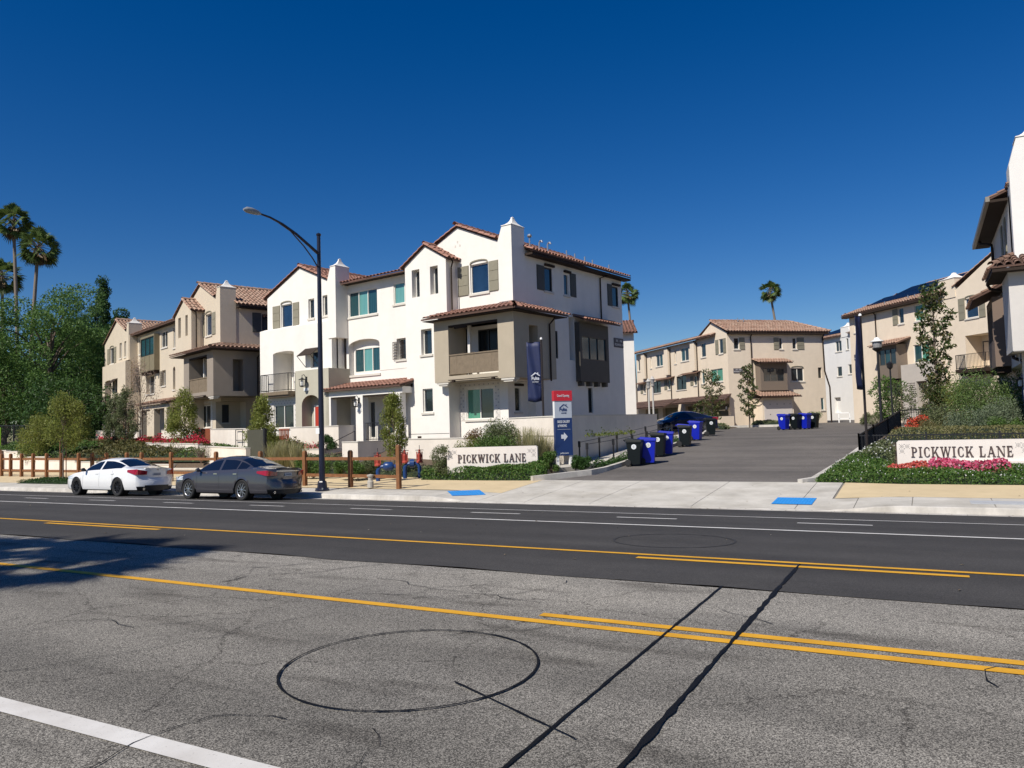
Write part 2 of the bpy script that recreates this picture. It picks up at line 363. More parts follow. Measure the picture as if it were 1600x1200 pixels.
def line(name, x0, x1, y, w, m, dz=.012, y1=None):
    n = max(2, int((x1 - x0) / 3)); mb = MB(); y1 = y if y1 is None else y1
    P = [(x0 + (x1 - x0) * i / n, y + (y1 - y) * i / n) for i in range(n + 1)]
    mb.add([(a, b - w / 2, zD(b - w / 2) + dz) for a, b in P] + [(a, b + w / 2, zD(b + w / 2) + dz) for a, b in P], [(i, i + 1, n + 2 + i, n + 1 + i) for i in range(n)])
    o = mb.build(name, m); o['kind'] = 'structure'; return o
line('edge_line', -120, 60, 2.815, .155, wht, .006)
line('yellow_line', -14.2, 60, 5.98, .11, yel, .006); line('yellow_line', -120, -14.6, 5.98, .11, yel, .006)
for a, b in ((-3.12, .52), (-15.3, -14.7), (9.2, 12.8)): line('yellow_dash_line', a, b, 6.2, .11, yel, .006)
line('yellow_line', -120, 60, 9.53, .11, yel)
for a, b in ((-3.3, .3), (-15.9, -12.4), (-28.4, -24.9), (9, 12.6)): line('yellow_dash_line', a, b, 9.28, .11, yel)
line('bike_lane_line', -120, 60, 13.3, .11, wht2)
line('bike_lane_line', -120, 60, 16.45, .09, wht2)
for i in range(18):
    x = -2.22 + (i - 15) * 3.55; line('bike_lane_dash', x, x + 1.27, 15.1, .12, wht2)
# tar: sealed joints, detector loop
def strip(name, pts, w, m=tar, dz=.011, jit=.35):
    mb = MB(); n = len(pts); L_ = []; R_ = []
    for i, (x, y) in enumerate(pts):
        a = pts[max(0, i - 1)]; b = pts[min(n - 1, i + 1)]; dx, dy = b[0] - a[0], b[1] - a[1]; l = math.hypot(dx, dy) or 1
        ww = w * (1 + jit * random.uniform(-1, 1)) / 2
        L_.append((x - dy / l * ww, y + dx / l * ww, zD(y) + dz)); R_.append((x + dy / l * ww, y - dx / l * ww, zD(y) + dz))
    mb.add(L_ + R_, [(i, i + 1, n + i + 1, n + i) for i in range(n - 1)])
    o = mb.build(name, m); o['kind'] = 'structure'; return o
def wob(p, q, n, a): return [(p[0] + (q[0] - p[0]) * i / n + random.uniform(-a, a), p[1] + (q[1] - p[1]) * i / n + random.uniform(-a, a)) for i in range(n + 1)]
strip('sealed_joint', wob((-1.92, 3.0), (-1.92, 7.92), 40, .003), .022, dz=.01)
strip('sealed_joint', wob((-1.40, 3.0), (-1.38, 9.45), 60, .004), .036, jit=.5, dz=.013)
strip('sealed_joint', wob((-2.84, 4.34), (-1.74, 3.82), 12, .003), .016, dz=.012)
cpts = [(-3.34 + .912 * math.cos(2 * math.pi * i / 72), 4.54 + .912 * math.sin(2 * math.pi * i / 72)) for i in range(73)]
strip('detector_loop', cpts, .018, dz=.011)
cpts = [(-3.4 + .88 * math.cos(2 * math.pi * i / 72), 11.2 + .88 * math.sin(2 * math.pi * i / 72)) for i in range(73)]
strip('detector_loop', cpts, .03, mat('sealant_faint', (.028, .027, .028), .8), .011)
def crack(x, y, ang, L_, w=.014):
    pts = [(x, y)]; 
    for i in range(int(L_ / .12)):
        ang += random.gauss(0, .38); ang *= 1
        x += .12 * math.cos(ang); y += .12 * math.sin(ang)
        if y > 7.75 or y < 0: break
        pts.append((x, y))
        if i % 4 == 0: ang = ang * .7 + a0 * .3
    if len(pts) > 3: strip('road_crack', pts, w, dz=.009, jit=.6)
for (x, y, a0, l) in ((-9.5, 3.4, .75, 5.5), (-6.2, 3.1, .7, 3), (-7.2, 6.2, .9, 2.2), (-5.4, 6.2, .8, 2), (-3.5, 5.3, .9, 1.0), (-4.6, 6.3, .75, 2.2), (-7.6, 7.0, .05, 3.4), (-5.6, 7.0, .0, 2.5), (-3.9, 2.2, .9, 1.6), (-2.9, 2.75, .8, 1.0), (-13, 4.2, .6, 4), (-11, 6.3, .7, 2),
                   (-1.2, 6.6, 2.4, .6), (.3, 5.6, 1.5, .6)):
    crack(x, y, a0, l, random.uniform(.005, .011))

# ---------------------------------------------------------------- kerb, pavement, driveway
def kerb(name, x0, x1):
    n = max(2, int((x1 - x0) / .5)); mb = MB(); xs = lin(x0, x1, n + 1)
    for i in range(n):
        a, b = xs[i], xs[i + 1]; za, zb = zS(a, 19.36), zS(b, 19.36); g = -.49
        P = lambda x, z: [(x, 19.2, g), (x, 19.225, z - .02), (x, 19.25, z), (x, 19.37, z)]
        pa, pb = P(a, max(za, g + .03)), P(b, max(zb, g + .03))
        for k in range(3): mb.quad(pa[k], pb[k], pb[k + 1], pa[k + 1])
    o = mb.build(name, concrete2); o['kind'] = 'structure'
kerb('kerb', -150, -37.2); kerb('kerb', -37.2, 60)
sheet('gutter', [-150] + lin(-60, 20, 30) + [60], [18.72, 19.2], lambda x, y: zD(y), concrete2, .012)
# pavement slabs: each its own piece
pav = sheet('pavement', [-150] + lin(-60, 20, 120) + [60], [19.37, 19.8, 20.5, 21.3, 22.2, 23.0, 23.8], zS, joint, -.02)
def slab(x0, x1, y0, y1, m, name='paving_slab', up=0, par=None):
    g = .008; mb = MB(); xs = lin(x0 + g, x1 - g, 3); ys = lin(y0 + g, y1 - g, 3)
    top = [(x, y, zS(x, y) + up) for y in ys for x in xs]
    mb.add(top, [(j * 3 + i, j * 3 + i + 1, (j + 1) * 3 + i + 1, (j + 1) * 3 + i) for j in range(2) for i in range(2)])
    ring = [0, 1, 2, 5, 8, 7, 6, 3]
    k = len(mb.v); mb.add([top[i] for i in ring] + [(top[i][0], top[i][1], top[i][2] - .03) for i in ring], [(i, 8 + i, 8 + (i + 1) % 8, (i + 1) % 8) for i in range(8)])
    o = mb.build(name, m, par or pav); return o
x = -66
while x < 14:
    w = 1.6
    if x < -13.6 or x > -1.9:
        if x < -30: slab(x, x + w, 19.37, 21.0, concrete); slab(x, x + w, 21.0, 22.9, concrete)
        elif x > -1.9: slab(x, x + w, 19.37, 20.95, concrete)
        else: slab(x, x + w, 19.37, 20.75, concrete)
    x += w
for a, b in ((-13.2, -11.75), (-11.75, -10.2), (-10.2, -8.2), (-8.2, -5.4), (-5.4, -2.9), (-2.9, -1.6)):
    for c_, d_ in ((19.37, 20.9), (20.9, 22.1), (22.1, 23.8)):
        if a < -13 and c_ > 20: continue
        if a > -3 and c_ > 20.5: continue
        slab(a, b, c_, d_, concrete, 'apron_slab')
slab(-1.6, -.4, 19.37, 20.95, concrete)
tp = sheet('tan_path', lin(-70, -11.75, 60), [20.85, 21.5, 22.5, 23.6, 25.0, 26.9], lambda x, y: zS(x, y) if y < 23.8 else interp(SP, 23.8), tanconc, .002)
slab(-2.9, -2.2, 20.9, 23.8, concrete, 'apron_slab')
sheet('tan_path', lin(-2.15, 40, 30), [20.95, 21.5, 22.5, 23.8], zS, tanconc, .002)
for xx in (-1.0, 1.5, 4):
    pass
# blue tactile squares
blue_t = mat('tactile_blue', (.02, .24, .62), .7, bump=.6, bscale=90)
def tactile(cx, cy, w, d, ang, lab):
    t = thing('tactile_paving', lab, 'tactile paving', (cx, cy, zS(cx, cy)), ang)
    mb = MB(); ca, sa = math.cos(ang), math.sin(ang); g = lin(-.5, .5, 4)
    P = lambda a, b, h: (a * w, b * d, zS(cx + a * w * ca - b * d * sa, cy + a * w * sa + b * d * ca) - zS(cx, cy) + h)
    mb.add([P(a, b, .012) for b in g for a in g], [(j * 4 + i, j * 4 + i + 1, (j + 1) * 4 + i + 1, (j + 1) * 4 + i) for j in range(3) for i in range(3)])
    mb.build('mat', blue_t, t)
    mb = MB()
    for i in range(12):
        for j in range(9):
            a = (i + .5) / 12 - .5; b = (j + .5) / 9 - .5; p = P(a, b, .012); mb.lathe([(.022, 0), (.014, .008), (0, .009)], 6, p)
    tag(mb.build('domes', blue_t, t), kind='stuff')
tactile(-12.75, 20.4, 1.05, 1.0, R(42), 'bright blue tactile square on the pavement left of the driveway')
tactile(-3.05, 20.42, .95, 1.0, 0, 'bright blue tactile strip on the pavement right of the driveway')
# asphalt drive
def edgeL(y): return interp([(23.8, -11.4), (24.4, -11.15), (25.3, -10.4), (28.5, -10.4), (36, -10.75), (44.6, -11.4), (50, -12.6), (56, -14)], y)
def edgeR(y): return interp([(23.8, -3.15), (30, -2.72), (36, -2.44), (44, -2.2), (50, -1.5), (56, 1)], y)
mb = MB(); ysd = lin(23.8, 56, 40); n = 12
mb.add([(edgeL(y) + (edgeR(y) - edgeL(y)) * i / (n - 1), y, zD(y)) for y in ysd for i in range(n)], [(j * n + i, j * n + i + 1, (j + 1) * n + i + 1, (j + 1) * n + i) for j in range(39) for i in range(n - 1)])
mb.add([(-14, 55.6, zD(55.6) + .002), (3, 55.6, zD(55.6) + .002), (9, 90, zD(90)), (-18, 90, zD(90))], [(0, 1, 2, 3)])
mb.add([(-60, 60, zD(60) + .004), (-15, 57, zD(57) + .004), (-17, 90, zD(90) + .004), (-60, 100, zD(100))], [(0, 1, 2, 3)])
mb.build('driveway', drive_as)['kind'] = 'structure'
def ribbon(name, pts, w, h, m, zf, lab=None):
    """kerb following plan points, width w, top h above zf"""
    mb = MB(); n = len(pts); S_ = []
    for i, (x, y) in enumerate(pts):
        a = pts[max(0, i - 1)]; b = pts[min(n - 1, i + 1)]; dx, dy = b[0] - a[0], b[1] - a[1]; l = math.hypot(dx, dy); nx, ny = -dy / l * w / 2, dx / l * w / 2; z = zf(x, y)
        S_.append([(x - nx, y - ny, z - .2), (x - nx, y - ny, z + h), (x + nx, y + ny, z + h), (x + nx, y + ny, z - .2)])
    for i in range(n - 1):
        for k in range(3): mb.quad(S_[i][k], S_[i + 1][k], S_[i + 1][k + 1], S_[i][k + 1])
    mb.quad(*S_[0]); mb.quad(*S_[-1][::-1])
    o = mb.build(name, m); o['kind'] = 'structure'; return o
kl = [(-12.1, 23.65), (-11.7, 24.2), (-11.25, 24.9), (-10.75, 25.6)] + [(edgeL(y) - .12, y) for y in lin(26.5, 54, 24)]
ribbon('kerb', kl, .18, .15, concrete2, lambda x, y: zD(y))
ribbon('kerb', [(-3.35, 23.7)] + [(edgeR(y) + .1, y) for y in lin(24.2, 46, 20)], .18, .1, concrete2, lambda x, y: zD(y))
ribbon('kerb', [(-2.2, 46), (-2.4, 48), (-1.8, 50.5), (.2, 52.5), (3, 53.5), (9, 54)], .3, .12, concrete2, lambda x, y: zD(y))
# pedestrian ramp beside the drive
rp = [(-13.2, 25.6), (-12.4, 27.0), (-11.75, 29), (-11.65, 32), (-11.8, 36), (-12.1, 40), (-12.5, 47)]
ribbon('ramp_path', rp, 1.2, .14, concrete, lambda x, y: zD(y))

# litter: small leaves and grit on the pavement and in the gutter
mb = MB()
for i in range(420):
    r_ = random.random(); x = random.uniform(-40, 8); y = random.uniform(18.6, 19.15) if r_ < .45 else random.uniform(19.5, 23.6) if r_ < .75 else random.uniform(8, 18.5); s_ = random.uniform(.012, .035); a = random.uniform(0, 6.3); z = (zD(y) if y < 19.2 else zS(x, y)) + .016
    mb.add([(x - s_ * math.cos(a), y - s_ * math.sin(a), z), (x + s_ * .5 * math.sin(a), y - s_ * .5 * math.cos(a), z + .006), (x + s_ * math.cos(a), y + s_ * math.sin(a), z), (x - s_ * .5 * math.sin(a), y + s_ * .5 * math.cos(a), z + .008)], [(0, 1, 2, 3)])
tag(mb.build('leaf_litter', mat('litter', (.2, .15, .09), .9, island=[(.1, .07, .04), (.35, .28, .18), (.06, .05, .03), (.5, .45, .38)])), 'dry leaves and grit scattered along the gutter and the pavement', 'leaf litter', kind='stuff')
# ---------------------------------------------------------------- building kit
class Face:
    """a vertical wall face: origin o (x,y) at a=0, direction U; a is measured along U; depth runs into the building"""
    def __init__(s, par, o, U, a0, a1, z0, z1, gable=None):
        s.par, s.o, s.U, s.a0, s.a1, s.z0, s.z1 = par, o, U, a0, a1, z0, z1; s.N = (U[1], -U[0]); s.h = []; s.gable = gable
    def P(s, a, z, d=0): return (s.o[0] + s.U[0] * a - s.N[0] * d, s.o[1] + s.U[1] * a - s.N[1] * d, z)
    def hole(s, a0, a1, z0, z1, r=.15, close=True, arch=0):
        s.h.append((a0, a1, z0, z1, r, close, arch)); return s
    def emit(s, mb):
        xs = sorted({s.a0, s.a1} | {v for h in s.h for v in h[:2] if s.a0 < v < s.a1}); zs = sorted({s.z0, s.z1} | {v for h in s.h for v in h[2:4] if s.z0 < v < s.z1})
        for i in range(len(xs) - 1):
            for j in range(len(zs) - 1):
                ca, cz = (xs[i] + xs[i + 1]) / 2, (zs[j] + zs[j + 1]) / 2
                if any(h[0] < ca < h[1] and h[2] < cz < h[3] for h in s.h): continue
                mb.quad(s.P(xs[i], zs[j]), s.P(xs[i + 1], zs[j]), s.P(xs[i + 1], zs[j + 1]), s.P(xs[i], zs[j + 1]))
        for a0, a1, z0, z1, r, close, arch in s.h:
            P = s.P
            mb.quad(P(a0, z0), P(a0, z1), P(a0, z1, r), P(a0, z0, r)); mb.quad(P(a1, z0), P(a1, z0, r), P(a1, z1, r), P(a1, z1))
            mb.quad(P(a0, z1), P(a1, z1), P(a1, z1, r), P(a0, z1, r)); mb.quad(P(a0, z0), P(a0, z0, r), P(a1, z0, r), P(a1, z0))
            if close: mb.quad(P(a0, z0, r), P(a0, z1, r), P(a1, z1, r), P(a1, z0, r))
            if arch:
                n = 10; c = (a0 + a1) / 2; rx = (a1 - a0) / 2; zb = z1 - arch
                ar = [(c - rx * math.cos(math.pi * k / n), zb + (arch - .002) * math.sin(math.pi * k / n)) for k in range(n + 1)]
                dd = min(r - .01, .12)
                for k in range(n):
                    (pa, pz), (qa, qz) = ar[k], ar[k + 1]
                    mb.quad(P(pa, pz, .001), P(qa, qz, .001), P(qa, z1 - .001, .001), P(pa, z1 - .001, .001))
                    mb.quad(P(pa, pz, .001), P(pa, pz, dd), P(qa, qz, dd), P(qa, qz, .001))
                    mb.quad(P(pa, pz, dd), P(pa, z1 - .001, dd), P(qa, z1 - .001, dd), P(qa, qz, dd))
        if s.gable:
            g = s.gable; mb.add([s.P(a, z) for a, z in g], [tuple(range(len(g)))])
    def obox(s, mb, a0, a1, z0, z1, d0, d1, mi=0):
        b = [s.P(a0, z0, d0), s.P(a1, z0, d0), s.P(a1, z0, d1), s.P(a0, z0, d1)]; t = [s.P(a0, z1, d0), s.P(a1, z1, d0), s.P(a1, z1, d1), s.P(a0, z1, d1)]
        mb.hexa(b, t, mi)
    def window(s, a0, a1, z0, z1, n=2, r=.1, g=None, fr=None, sill=1, cut=True, arch=0, hood=0, bars=0, curtain=None):
        if cut: s.hole(a0, a1, z0, z1, r + .06, True, arch)
        g = g or glass; fr = fr or vinyl; mb = MB(); w = .055
        s.obox(mb, a0, a0 + w, z0, z1, r - .03, r + .05); s.obox(mb, a1 - w, a1, z0, z1, r - .03, r + .05)
        s.obox(mb, a0 + w, a1 - w, z0, z0 + w, r - .03, r + .05); s.obox(mb, a0 + w, a1 - w, z1 - w, z1, r - .03, r + .05)
        W = (a1 - a0 - 2 * w) / n
        for k in range(1, n): c = a0 + w + W * k; s.obox(mb, c - .028, c + .028, z0 + w, z1 - w, r - .025, r + .05)
        if bars:
            for k in range(1, bars + 1): c = z0 + w + (z1 - z0 - 2 * w) * k / (bars + 1); s.obox(mb, a0 + w, a1 - w, c - .012, c + .012, r - .005, r + .05)
        f = mb.build('window', fr, s.par)
        for k in range(n):
            mb = MB(); c0 = a0 + w + W * k + (.028 if k else 0); c1 = a0 + w + W * (k + 1) - (.028 if k < n - 1 else 0)
            s.obox(mb, c0, c1, z0 + w, z1 - w, r + .02, r + .045)
            gg = g[k % len(g)] if isinstance(g, list) else g
            mb.build('pane', gg, f)
        if sill:
            mb = MB(); s.obox(mb, a0 - .08, a1 + .08, z0 - .1, z0 - .002, -.06, .05); mb.build('sill', stone if fr is vinyl else stone, f)
        if arch < 0 or hood == 2:   # flat arched head moulding
            mb = MB(); n_ = 8; cx = (a0 + a1) / 2; rx = (a1 - a0) / 2
            for k in range(n_):
                t0, t1 = math.pi * k / n_, math.pi * (k + 1) / n_
                p = [(cx - rx * math.cos(t0) ** 1, z1 + .2 * math.sin(t0) ** .6), (cx - rx * math.cos(t1), z1 + .2 * math.sin(t1) ** .6)]
                q = [(cx - rx * .9 * math.cos(t1), z1 + .0 + .14 * math.sin(t1) ** .6), (cx - rx * .9 * math.cos(t0), z1 + .14 * math.sin(t0) ** .6)]
                mb.prism(p + q, -.05, s.P)
            mb.build('arched_head', olive_sh, f)
        if hood == 1:
            mb = MB(); s.obox(mb, a0 + .0, a1 + .12, z1 + .05, z1 + .16, -.12, -.002); mb.build('hood', dark_w, f)
        return f
    def shutter(s, a0, a1, z0, z1, m=None, n=3):
        m = m or olive_sh; mb = MB(); h = (z1 - z0) / n
        s.obox(mb, a0, a1, z0, z1, -.03, -.002)
        for k in range(n):
            s.obox(mb, a0 + .03, a1 - .03, z0 + h * k + .025, z0 + h * (k + 1) - .025, -.045, -.03)
            s.obox(mb, (a0 + a1) / 2 - .035, (a0 + a1) / 2 + .035, z0 + h * (k + .5) - .05, z0 + h * (k + .5) + .05, -.048, -.0452)
        return mb.build('shutter', m, s.par)
    def lantern(s, a, z, k=1):
        mb = MB(); P = s.P
        s.obox(mb, a - .05 * k, a + .05 * k, z + .12 * k, z + .34 * k, -.03, -.002)
        mb.tube([P(a, z + .3 * k, -.03), P(a, z + .42 * k, -.12 * k), P(a, z + .38 * k, -.2 * k), P(a, z + .3 * k, -.2 * k)], .012 * k, 6)
        c = P(a, z, -.2 * k); mb.lathe([(0, .32 * k), (.05 * k, .27 * k), (.13 * k, .24 * k), (.13 * k, .22 * k), (.02 * k, .22 * k)], 8, c)
        for t in range(4): mb.bar((c[0] + .09 * k * math.cos(t * 1.57 + .78), c[1] + .09 * k * math.sin(t * 1.57 + .78), c[2] - .02 * k), (c[0] + .11 * k * math.cos(t * 1.57 + .78), c[1] + .11 * k * math.sin(t * 1.57 + .78), c[2] + .23 * k), .016)
        mb.lathe([(0, -.06 * k), (.08 * k, -.03 * k), (.1 * k, 0), (0, .0)], 8, c)
        o = mb.build('wall_lantern', iron, s.par); m2 = MB(); m2.lathe([(.05 * k, .01), (.06 * k, .1 * k), (.05 * k, .2 * k)], 8, c); m2.build('lamp_glass', white_p, o); return o

def front(par, y, a0, a1, z0, z1, **k): return Face(par, (0, y), (1, 0), a0, a1, z0, z1, **k)
def right(par, x, a0, a1, z0, z1, **k): return Face(par, (x, 0), (0, 1), a0, a1, z0, z1, **k)
def left(par, x, y0, y1, z0, z1, **k):   # a = -y
    return Face(par, (x, 0), (0, -1), -y1, -y0, z0, z1, **k)
def back(par, y, x0, x1, z0, z1, **k): return Face(par, (0, y), (-1, 0), -x1, -x0, z0, z1, **k)

def tiles(mb, e0, e1, t1, t0, w=.27, L_=.40, r=.088, seg=4, lift=.02):
    """barrel tiles on the roof plane with eave e0->e1 and top t0->t1"""
    e0, e1, t0, t1 = map(Vector, (e0, e1, t0, t1)); U = (e1 - e0).normalized()
    V = (t0 - e0) - U * (t0 - e0).dot(U)
    if V.length < 1e-3: V = (t1 - e0) - U * (t1 - e0).dot(U)
    H = V.length; V.normalize(); N = U.cross(V).normalized()
    if N.z < 0: N = -N
    ul0, ul1 = 0, (t0 - e0).dot(U); ur0, ur1 = (e1 - e0).dot(U), (t1 - e0).dot(U)
    rows = int(H / L_)
    if rows < 1: return
    dl = H / rows
    for j in range(rows):
        v = j * dl; f = (v + dl * .5) / H; a = ul0 + (ul1 - ul0) * f; b = ur0 + (ur1 - ur0) * f
        k0 = math.ceil(a / w - .5); k1 = math.floor(b / w + .5)
        for k in range(k0, k1 + 1):
            c = (k) * w
            if c < a - .02 or c > b + .02: continue
            c += random.uniform(-.008, .008); vv = v + random.uniform(-.012, .012); o = []
            for (dv, rr, h) in ((-.05, r * 1.05, lift + .028), (dl + .02, r * .86, lift)):
                for q in range(seg + 1):
                    t = math.pi * q / seg; o.append(e0 + U * (c - rr * 1.18 * math.cos(t)) + V * (vv + dv) + N * (h + rr * math.sin(t) * .9))
            mb.add(o, [(q, q + 1, seg + 2 + q, seg + 1 + q) for q in range(seg)])
def ridge_tiles(mb, a, b, r=.12, L_=.42, seg=5):
    a, b = Vector(a), Vector(b); d = (b - a); n = max(1, int(d.length / L_)); U = d.normalized(); S = U.cross(Vector((0, 0, 1))).normalized(); N = S.cross(U); dl = d.length / n
    for k in range(n):
        o = []
        for (dv, rr, h) in ((-.03, r * 1.08, .03), (dl + .02, r * .92, .01)):
            for q in range(seg + 1):
                t = math.pi * q / seg; o.append(a + U * (k * dl + dv) + S * rr * math.cos(t) + N * (h + rr * math.sin(t)))
        mb.add(o, [(q, q + 1, seg + 2 + q, seg + 1 + q) for q in range(seg)])
class Roof:
    def __init__(s, par, tm): s.par, s.tm, s.b, s.t, s.fa = par, tm, MB(), MB(), MB()
    def plane(s, e0, e1, t1, t0, th=.07, w=.27, L_=.4, r=.088, fascia=True):
        V = lambda p, d: (p[0], p[1], p[2] - d)
        s.b.hexa([V(p, th) for p in (e0, e1, t1, t0)], [V(p, 0) for p in (e0, e1, t1, t0)])
        tiles(s.t, e0, e1, t1, t0, w, L_, r)
    def soffit(s, pts, th=.05): s.fa.hexa([(p[0], p[1], p[2] - th) for p in pts], pts)
    def done(s):
        o = s.b.build('roof', tilebase, s.par); t = s.t.build('roof_tiles', s.tm, o, smooth=True); t['kind'] = 'stuff'
        if s.fa.v: s.fa.build('eave_board', dark_w, o)
        return o
def chimney(par, x0, x1, y0, y1, z0, z1, m, bevel_side=-1, zs=None, capm=None):
    mb = MB(); zs = zs or z1 - .75; bx = .28
    xl = x0 + (bx if bevel_side < 0 else 0); xr = x1 - (bx if bevel_side > 0 else 0)
    b = [(x0, y0, z0), (x1, y0, z0), (x1, y1, z0), (x0, y1, z0)]; m_ = [(x0, y0, zs), (x1, y0, zs), (x1, y1, zs), (x0, y1, zs)]
    t = [(xl, y0, z1), (xr, y0, z1), (xr, y1, z1), (xl, y1, z1)]
    mb.hexa(b, m_); mb.hexa(m_, t); o = mb.build('chimney', m, par)
    mb = MB(); cx, cy = (xl + xr) / 2, (y0 + y1) / 2; hx, hy = (xr - xl) / 2, (y1 - y0) / 2; pr = [(1.06, 0), (1.06, .03), (.72, .10), (.45, .19), (.27, .30), (.17, .40), (.16, .46), (0.02, .5)]
    o_ = []
    for k, z in pr: o_ += [(cx - hx * k, cy - hy * k, z1 + z), (cx + hx * k, cy - hy * k, z1 + z), (cx + hx * k, cy + hy * k, z1 + z), (cx - hx * k, cy + hy * k, z1 + z)]
    mb.add(o_, [(i * 4 + q, i * 4 + (q + 1) % 4, (i + 1) * 4 + (q + 1) % 4, (i + 1) * 4 + q) for i in range(len(pr) - 1) for q in range(4)])
    mb.build('chimney_cap', capm or white_st, o); return o
def downpipe(par, pts, r=.04, m=None):
    mb = MB(); mb.tube(pts, r, 6); return mb.build('downpipe', m or dark_w, par)
def railing(par, pts, z0, z1, m=iron, name='railing', gap=.11):
    mb = MB()
    for (x0, y0), (x1, y1) in zip(pts, pts[1:]):
        mb.bar((x0, y0, z1), (x1, y1, z1), .045, .03); mb.bar((x0, y0, z0 + .06), (x1, y1, z0 + .06), .03, .03)
        L_ = math.hypot(x1 - x0, y1 - y0); n = max(1, int(L_ / gap))
        for k in range(n + 1):
            t = k / n; x, y = x0 + (x1 - x0) * t, y0 + (y1 - y0) * t; mb.bar((x, y, z0), (x, y, z1), .016 if 0 < k < n else .04)
    return mb.build(name, m, par)
def tilepanel(f, a0, a1, z0, z1, cut, w=.14):
    """decorative ceramic tile band round a window: pieces with joints, inside a0..a1,z0..z1 but outside cut"""
    mb = MB(); na = int((a1 - a0) / w); nz = int((z1 - z0) / w); da, dz = (a1 - a0) / na, (z1 - z0) / nz
    for i in range(na):
        for j in range(nz):
            a, z = a0 + (i + .5) * da, z0 + (j + .5) * dz
            if cut[0] - .04 < a < cut[1] + .04 and cut[2] - .04 < z < cut[3] + .04: continue
            f.obox(mb, a - da * .46, a + da * .46, z - dz * .46, z + dz * .46, -.018, -.003)
            if (i + j) % 2: f.obox(mb, a - da * .2, a + da * .2, z - dz * .2, z + dz * .2, -.022, -.0185, 1)
    o = mb.build('ceramic_tiles', [mat('ceramic', (.72, .68, .62), .4), mat('ceramic_blue', (.38, .36, .36), .4)], f.par); o['kind'] = 'stuff'; return o
def address(f, a0, a1, z0, z1, lines=('101 - 106', 'PICKWICK LN')):
    mb = MB(); f.obox(mb, a0, a1, z0, z1, -.04, -.002); o = mb.build('address_plate', mat('plate_slate', (.10, .09, .10), .6), f.par)
    ang = math.atan2(f.U[1], f.U[0])
    for i, t in enumerate(lines):
        p = f.P((a0 + a1) / 2, z1 - (z1 - z0) * (.3 + .42 * i), -.045)
        text_mesh(t, (z1 - z0) * .36, white_p, o, 'lettering', Matrix.Translation(p) @ Matrix.Rotation(ang, 4, 'Z') @ Matrix.Rotation(R(90), 4, 'X'), .002, sx=min(1, (a1 - a0) / ((z1 - z0) * .36 * len(t) * .62)))
def vents(par, pts):
    mb = MB()
    for (x, y, z, h, k) in pts:
        if k: mb.tube([(x, y, z), (x, y, z + h), (x + .06, y, z + h + .08), (x + .16, y, z + h + .08), (x + .19, y, z + h)], .045, 7)
        else: mb.tube([(x, y, z), (x, y, z + h)], .04, 7); 
    return mb.build('roof_vent', steel, par)
def wallset(par, name, m, faces, extra=None):
    mb = MB()
    for f in faces: f.emit(mb)
    if extra: extra(mb)
    return mb.build(name, m, par)
def awning(f, a0, a1, z1, z0, out, m=dark_w):
    mb = MB(); P = f.P
    mb.hexa([P(a0, z1 - .03, 0), P(a1, z1 - .03, 0), P(a1, z0 - .03, -out), P(a0, z0 - .03, -out)], [P(a0, z1, 0), P(a1, z1, 0), P(a1, z0, -out), P(a0, z0, -out)])
    for a in (a0 + .03, a1 - .03): mb.bar(P(a, z0 - .03, -out + .03), P(a, z0 - .6, -.01), .025)
    return mb.build('awning', m, f.par)

def hip_box_roof(par, tm, x0, x1, xw, y0, yb, ze, zw):
    """lean-to roof wrapping a corner: eave x0..x1 at y0, right eave x1 back to yb, meets the wall at x<=xw (y=0) and x=xw"""
    rf = Roof(par, tm)
    rf.plane((x0, y0, ze), (x1, y0, ze), (xw, .0, zw), (x0 + .35, .0, zw), r=.08)
    rf.plane((x1, y0, ze), (x1, yb, ze), (xw, yb - .0, zw), (xw, .0, zw), r=.08)
    ridge_tiles(rf.t, (x1, y0, ze), (xw, 0, zw), .1)
    rf.soffit([(x0 + .05, y0 + .05, ze - .09), (x1 - .05, y0 + .05, ze - .09), (x1 - .05, -.01, ze - .09), (x0 + .05, -.01, ze - .09)], .03)
    rf.soffit([(xw + .01, 0, ze - .09), (x1 - .05, 0, ze - .09), (x1 - .05, yb - .05, ze - .09), (xw + .01, yb - .05, ze - .09)], .03)
    return rf.done()
# ================================================================ white corner townhouse row
dimglass = mat('glass_shaded', (.006, .007, .008), .25, spec=.3)
def corbels(f, xs, z0, z1, out, m):
    mb = MB()
    for a in xs: f.obox(mb, a - .1, a + .1, z0, z1, -out, -.003)
    return mb.build('corbel', m, f.par)

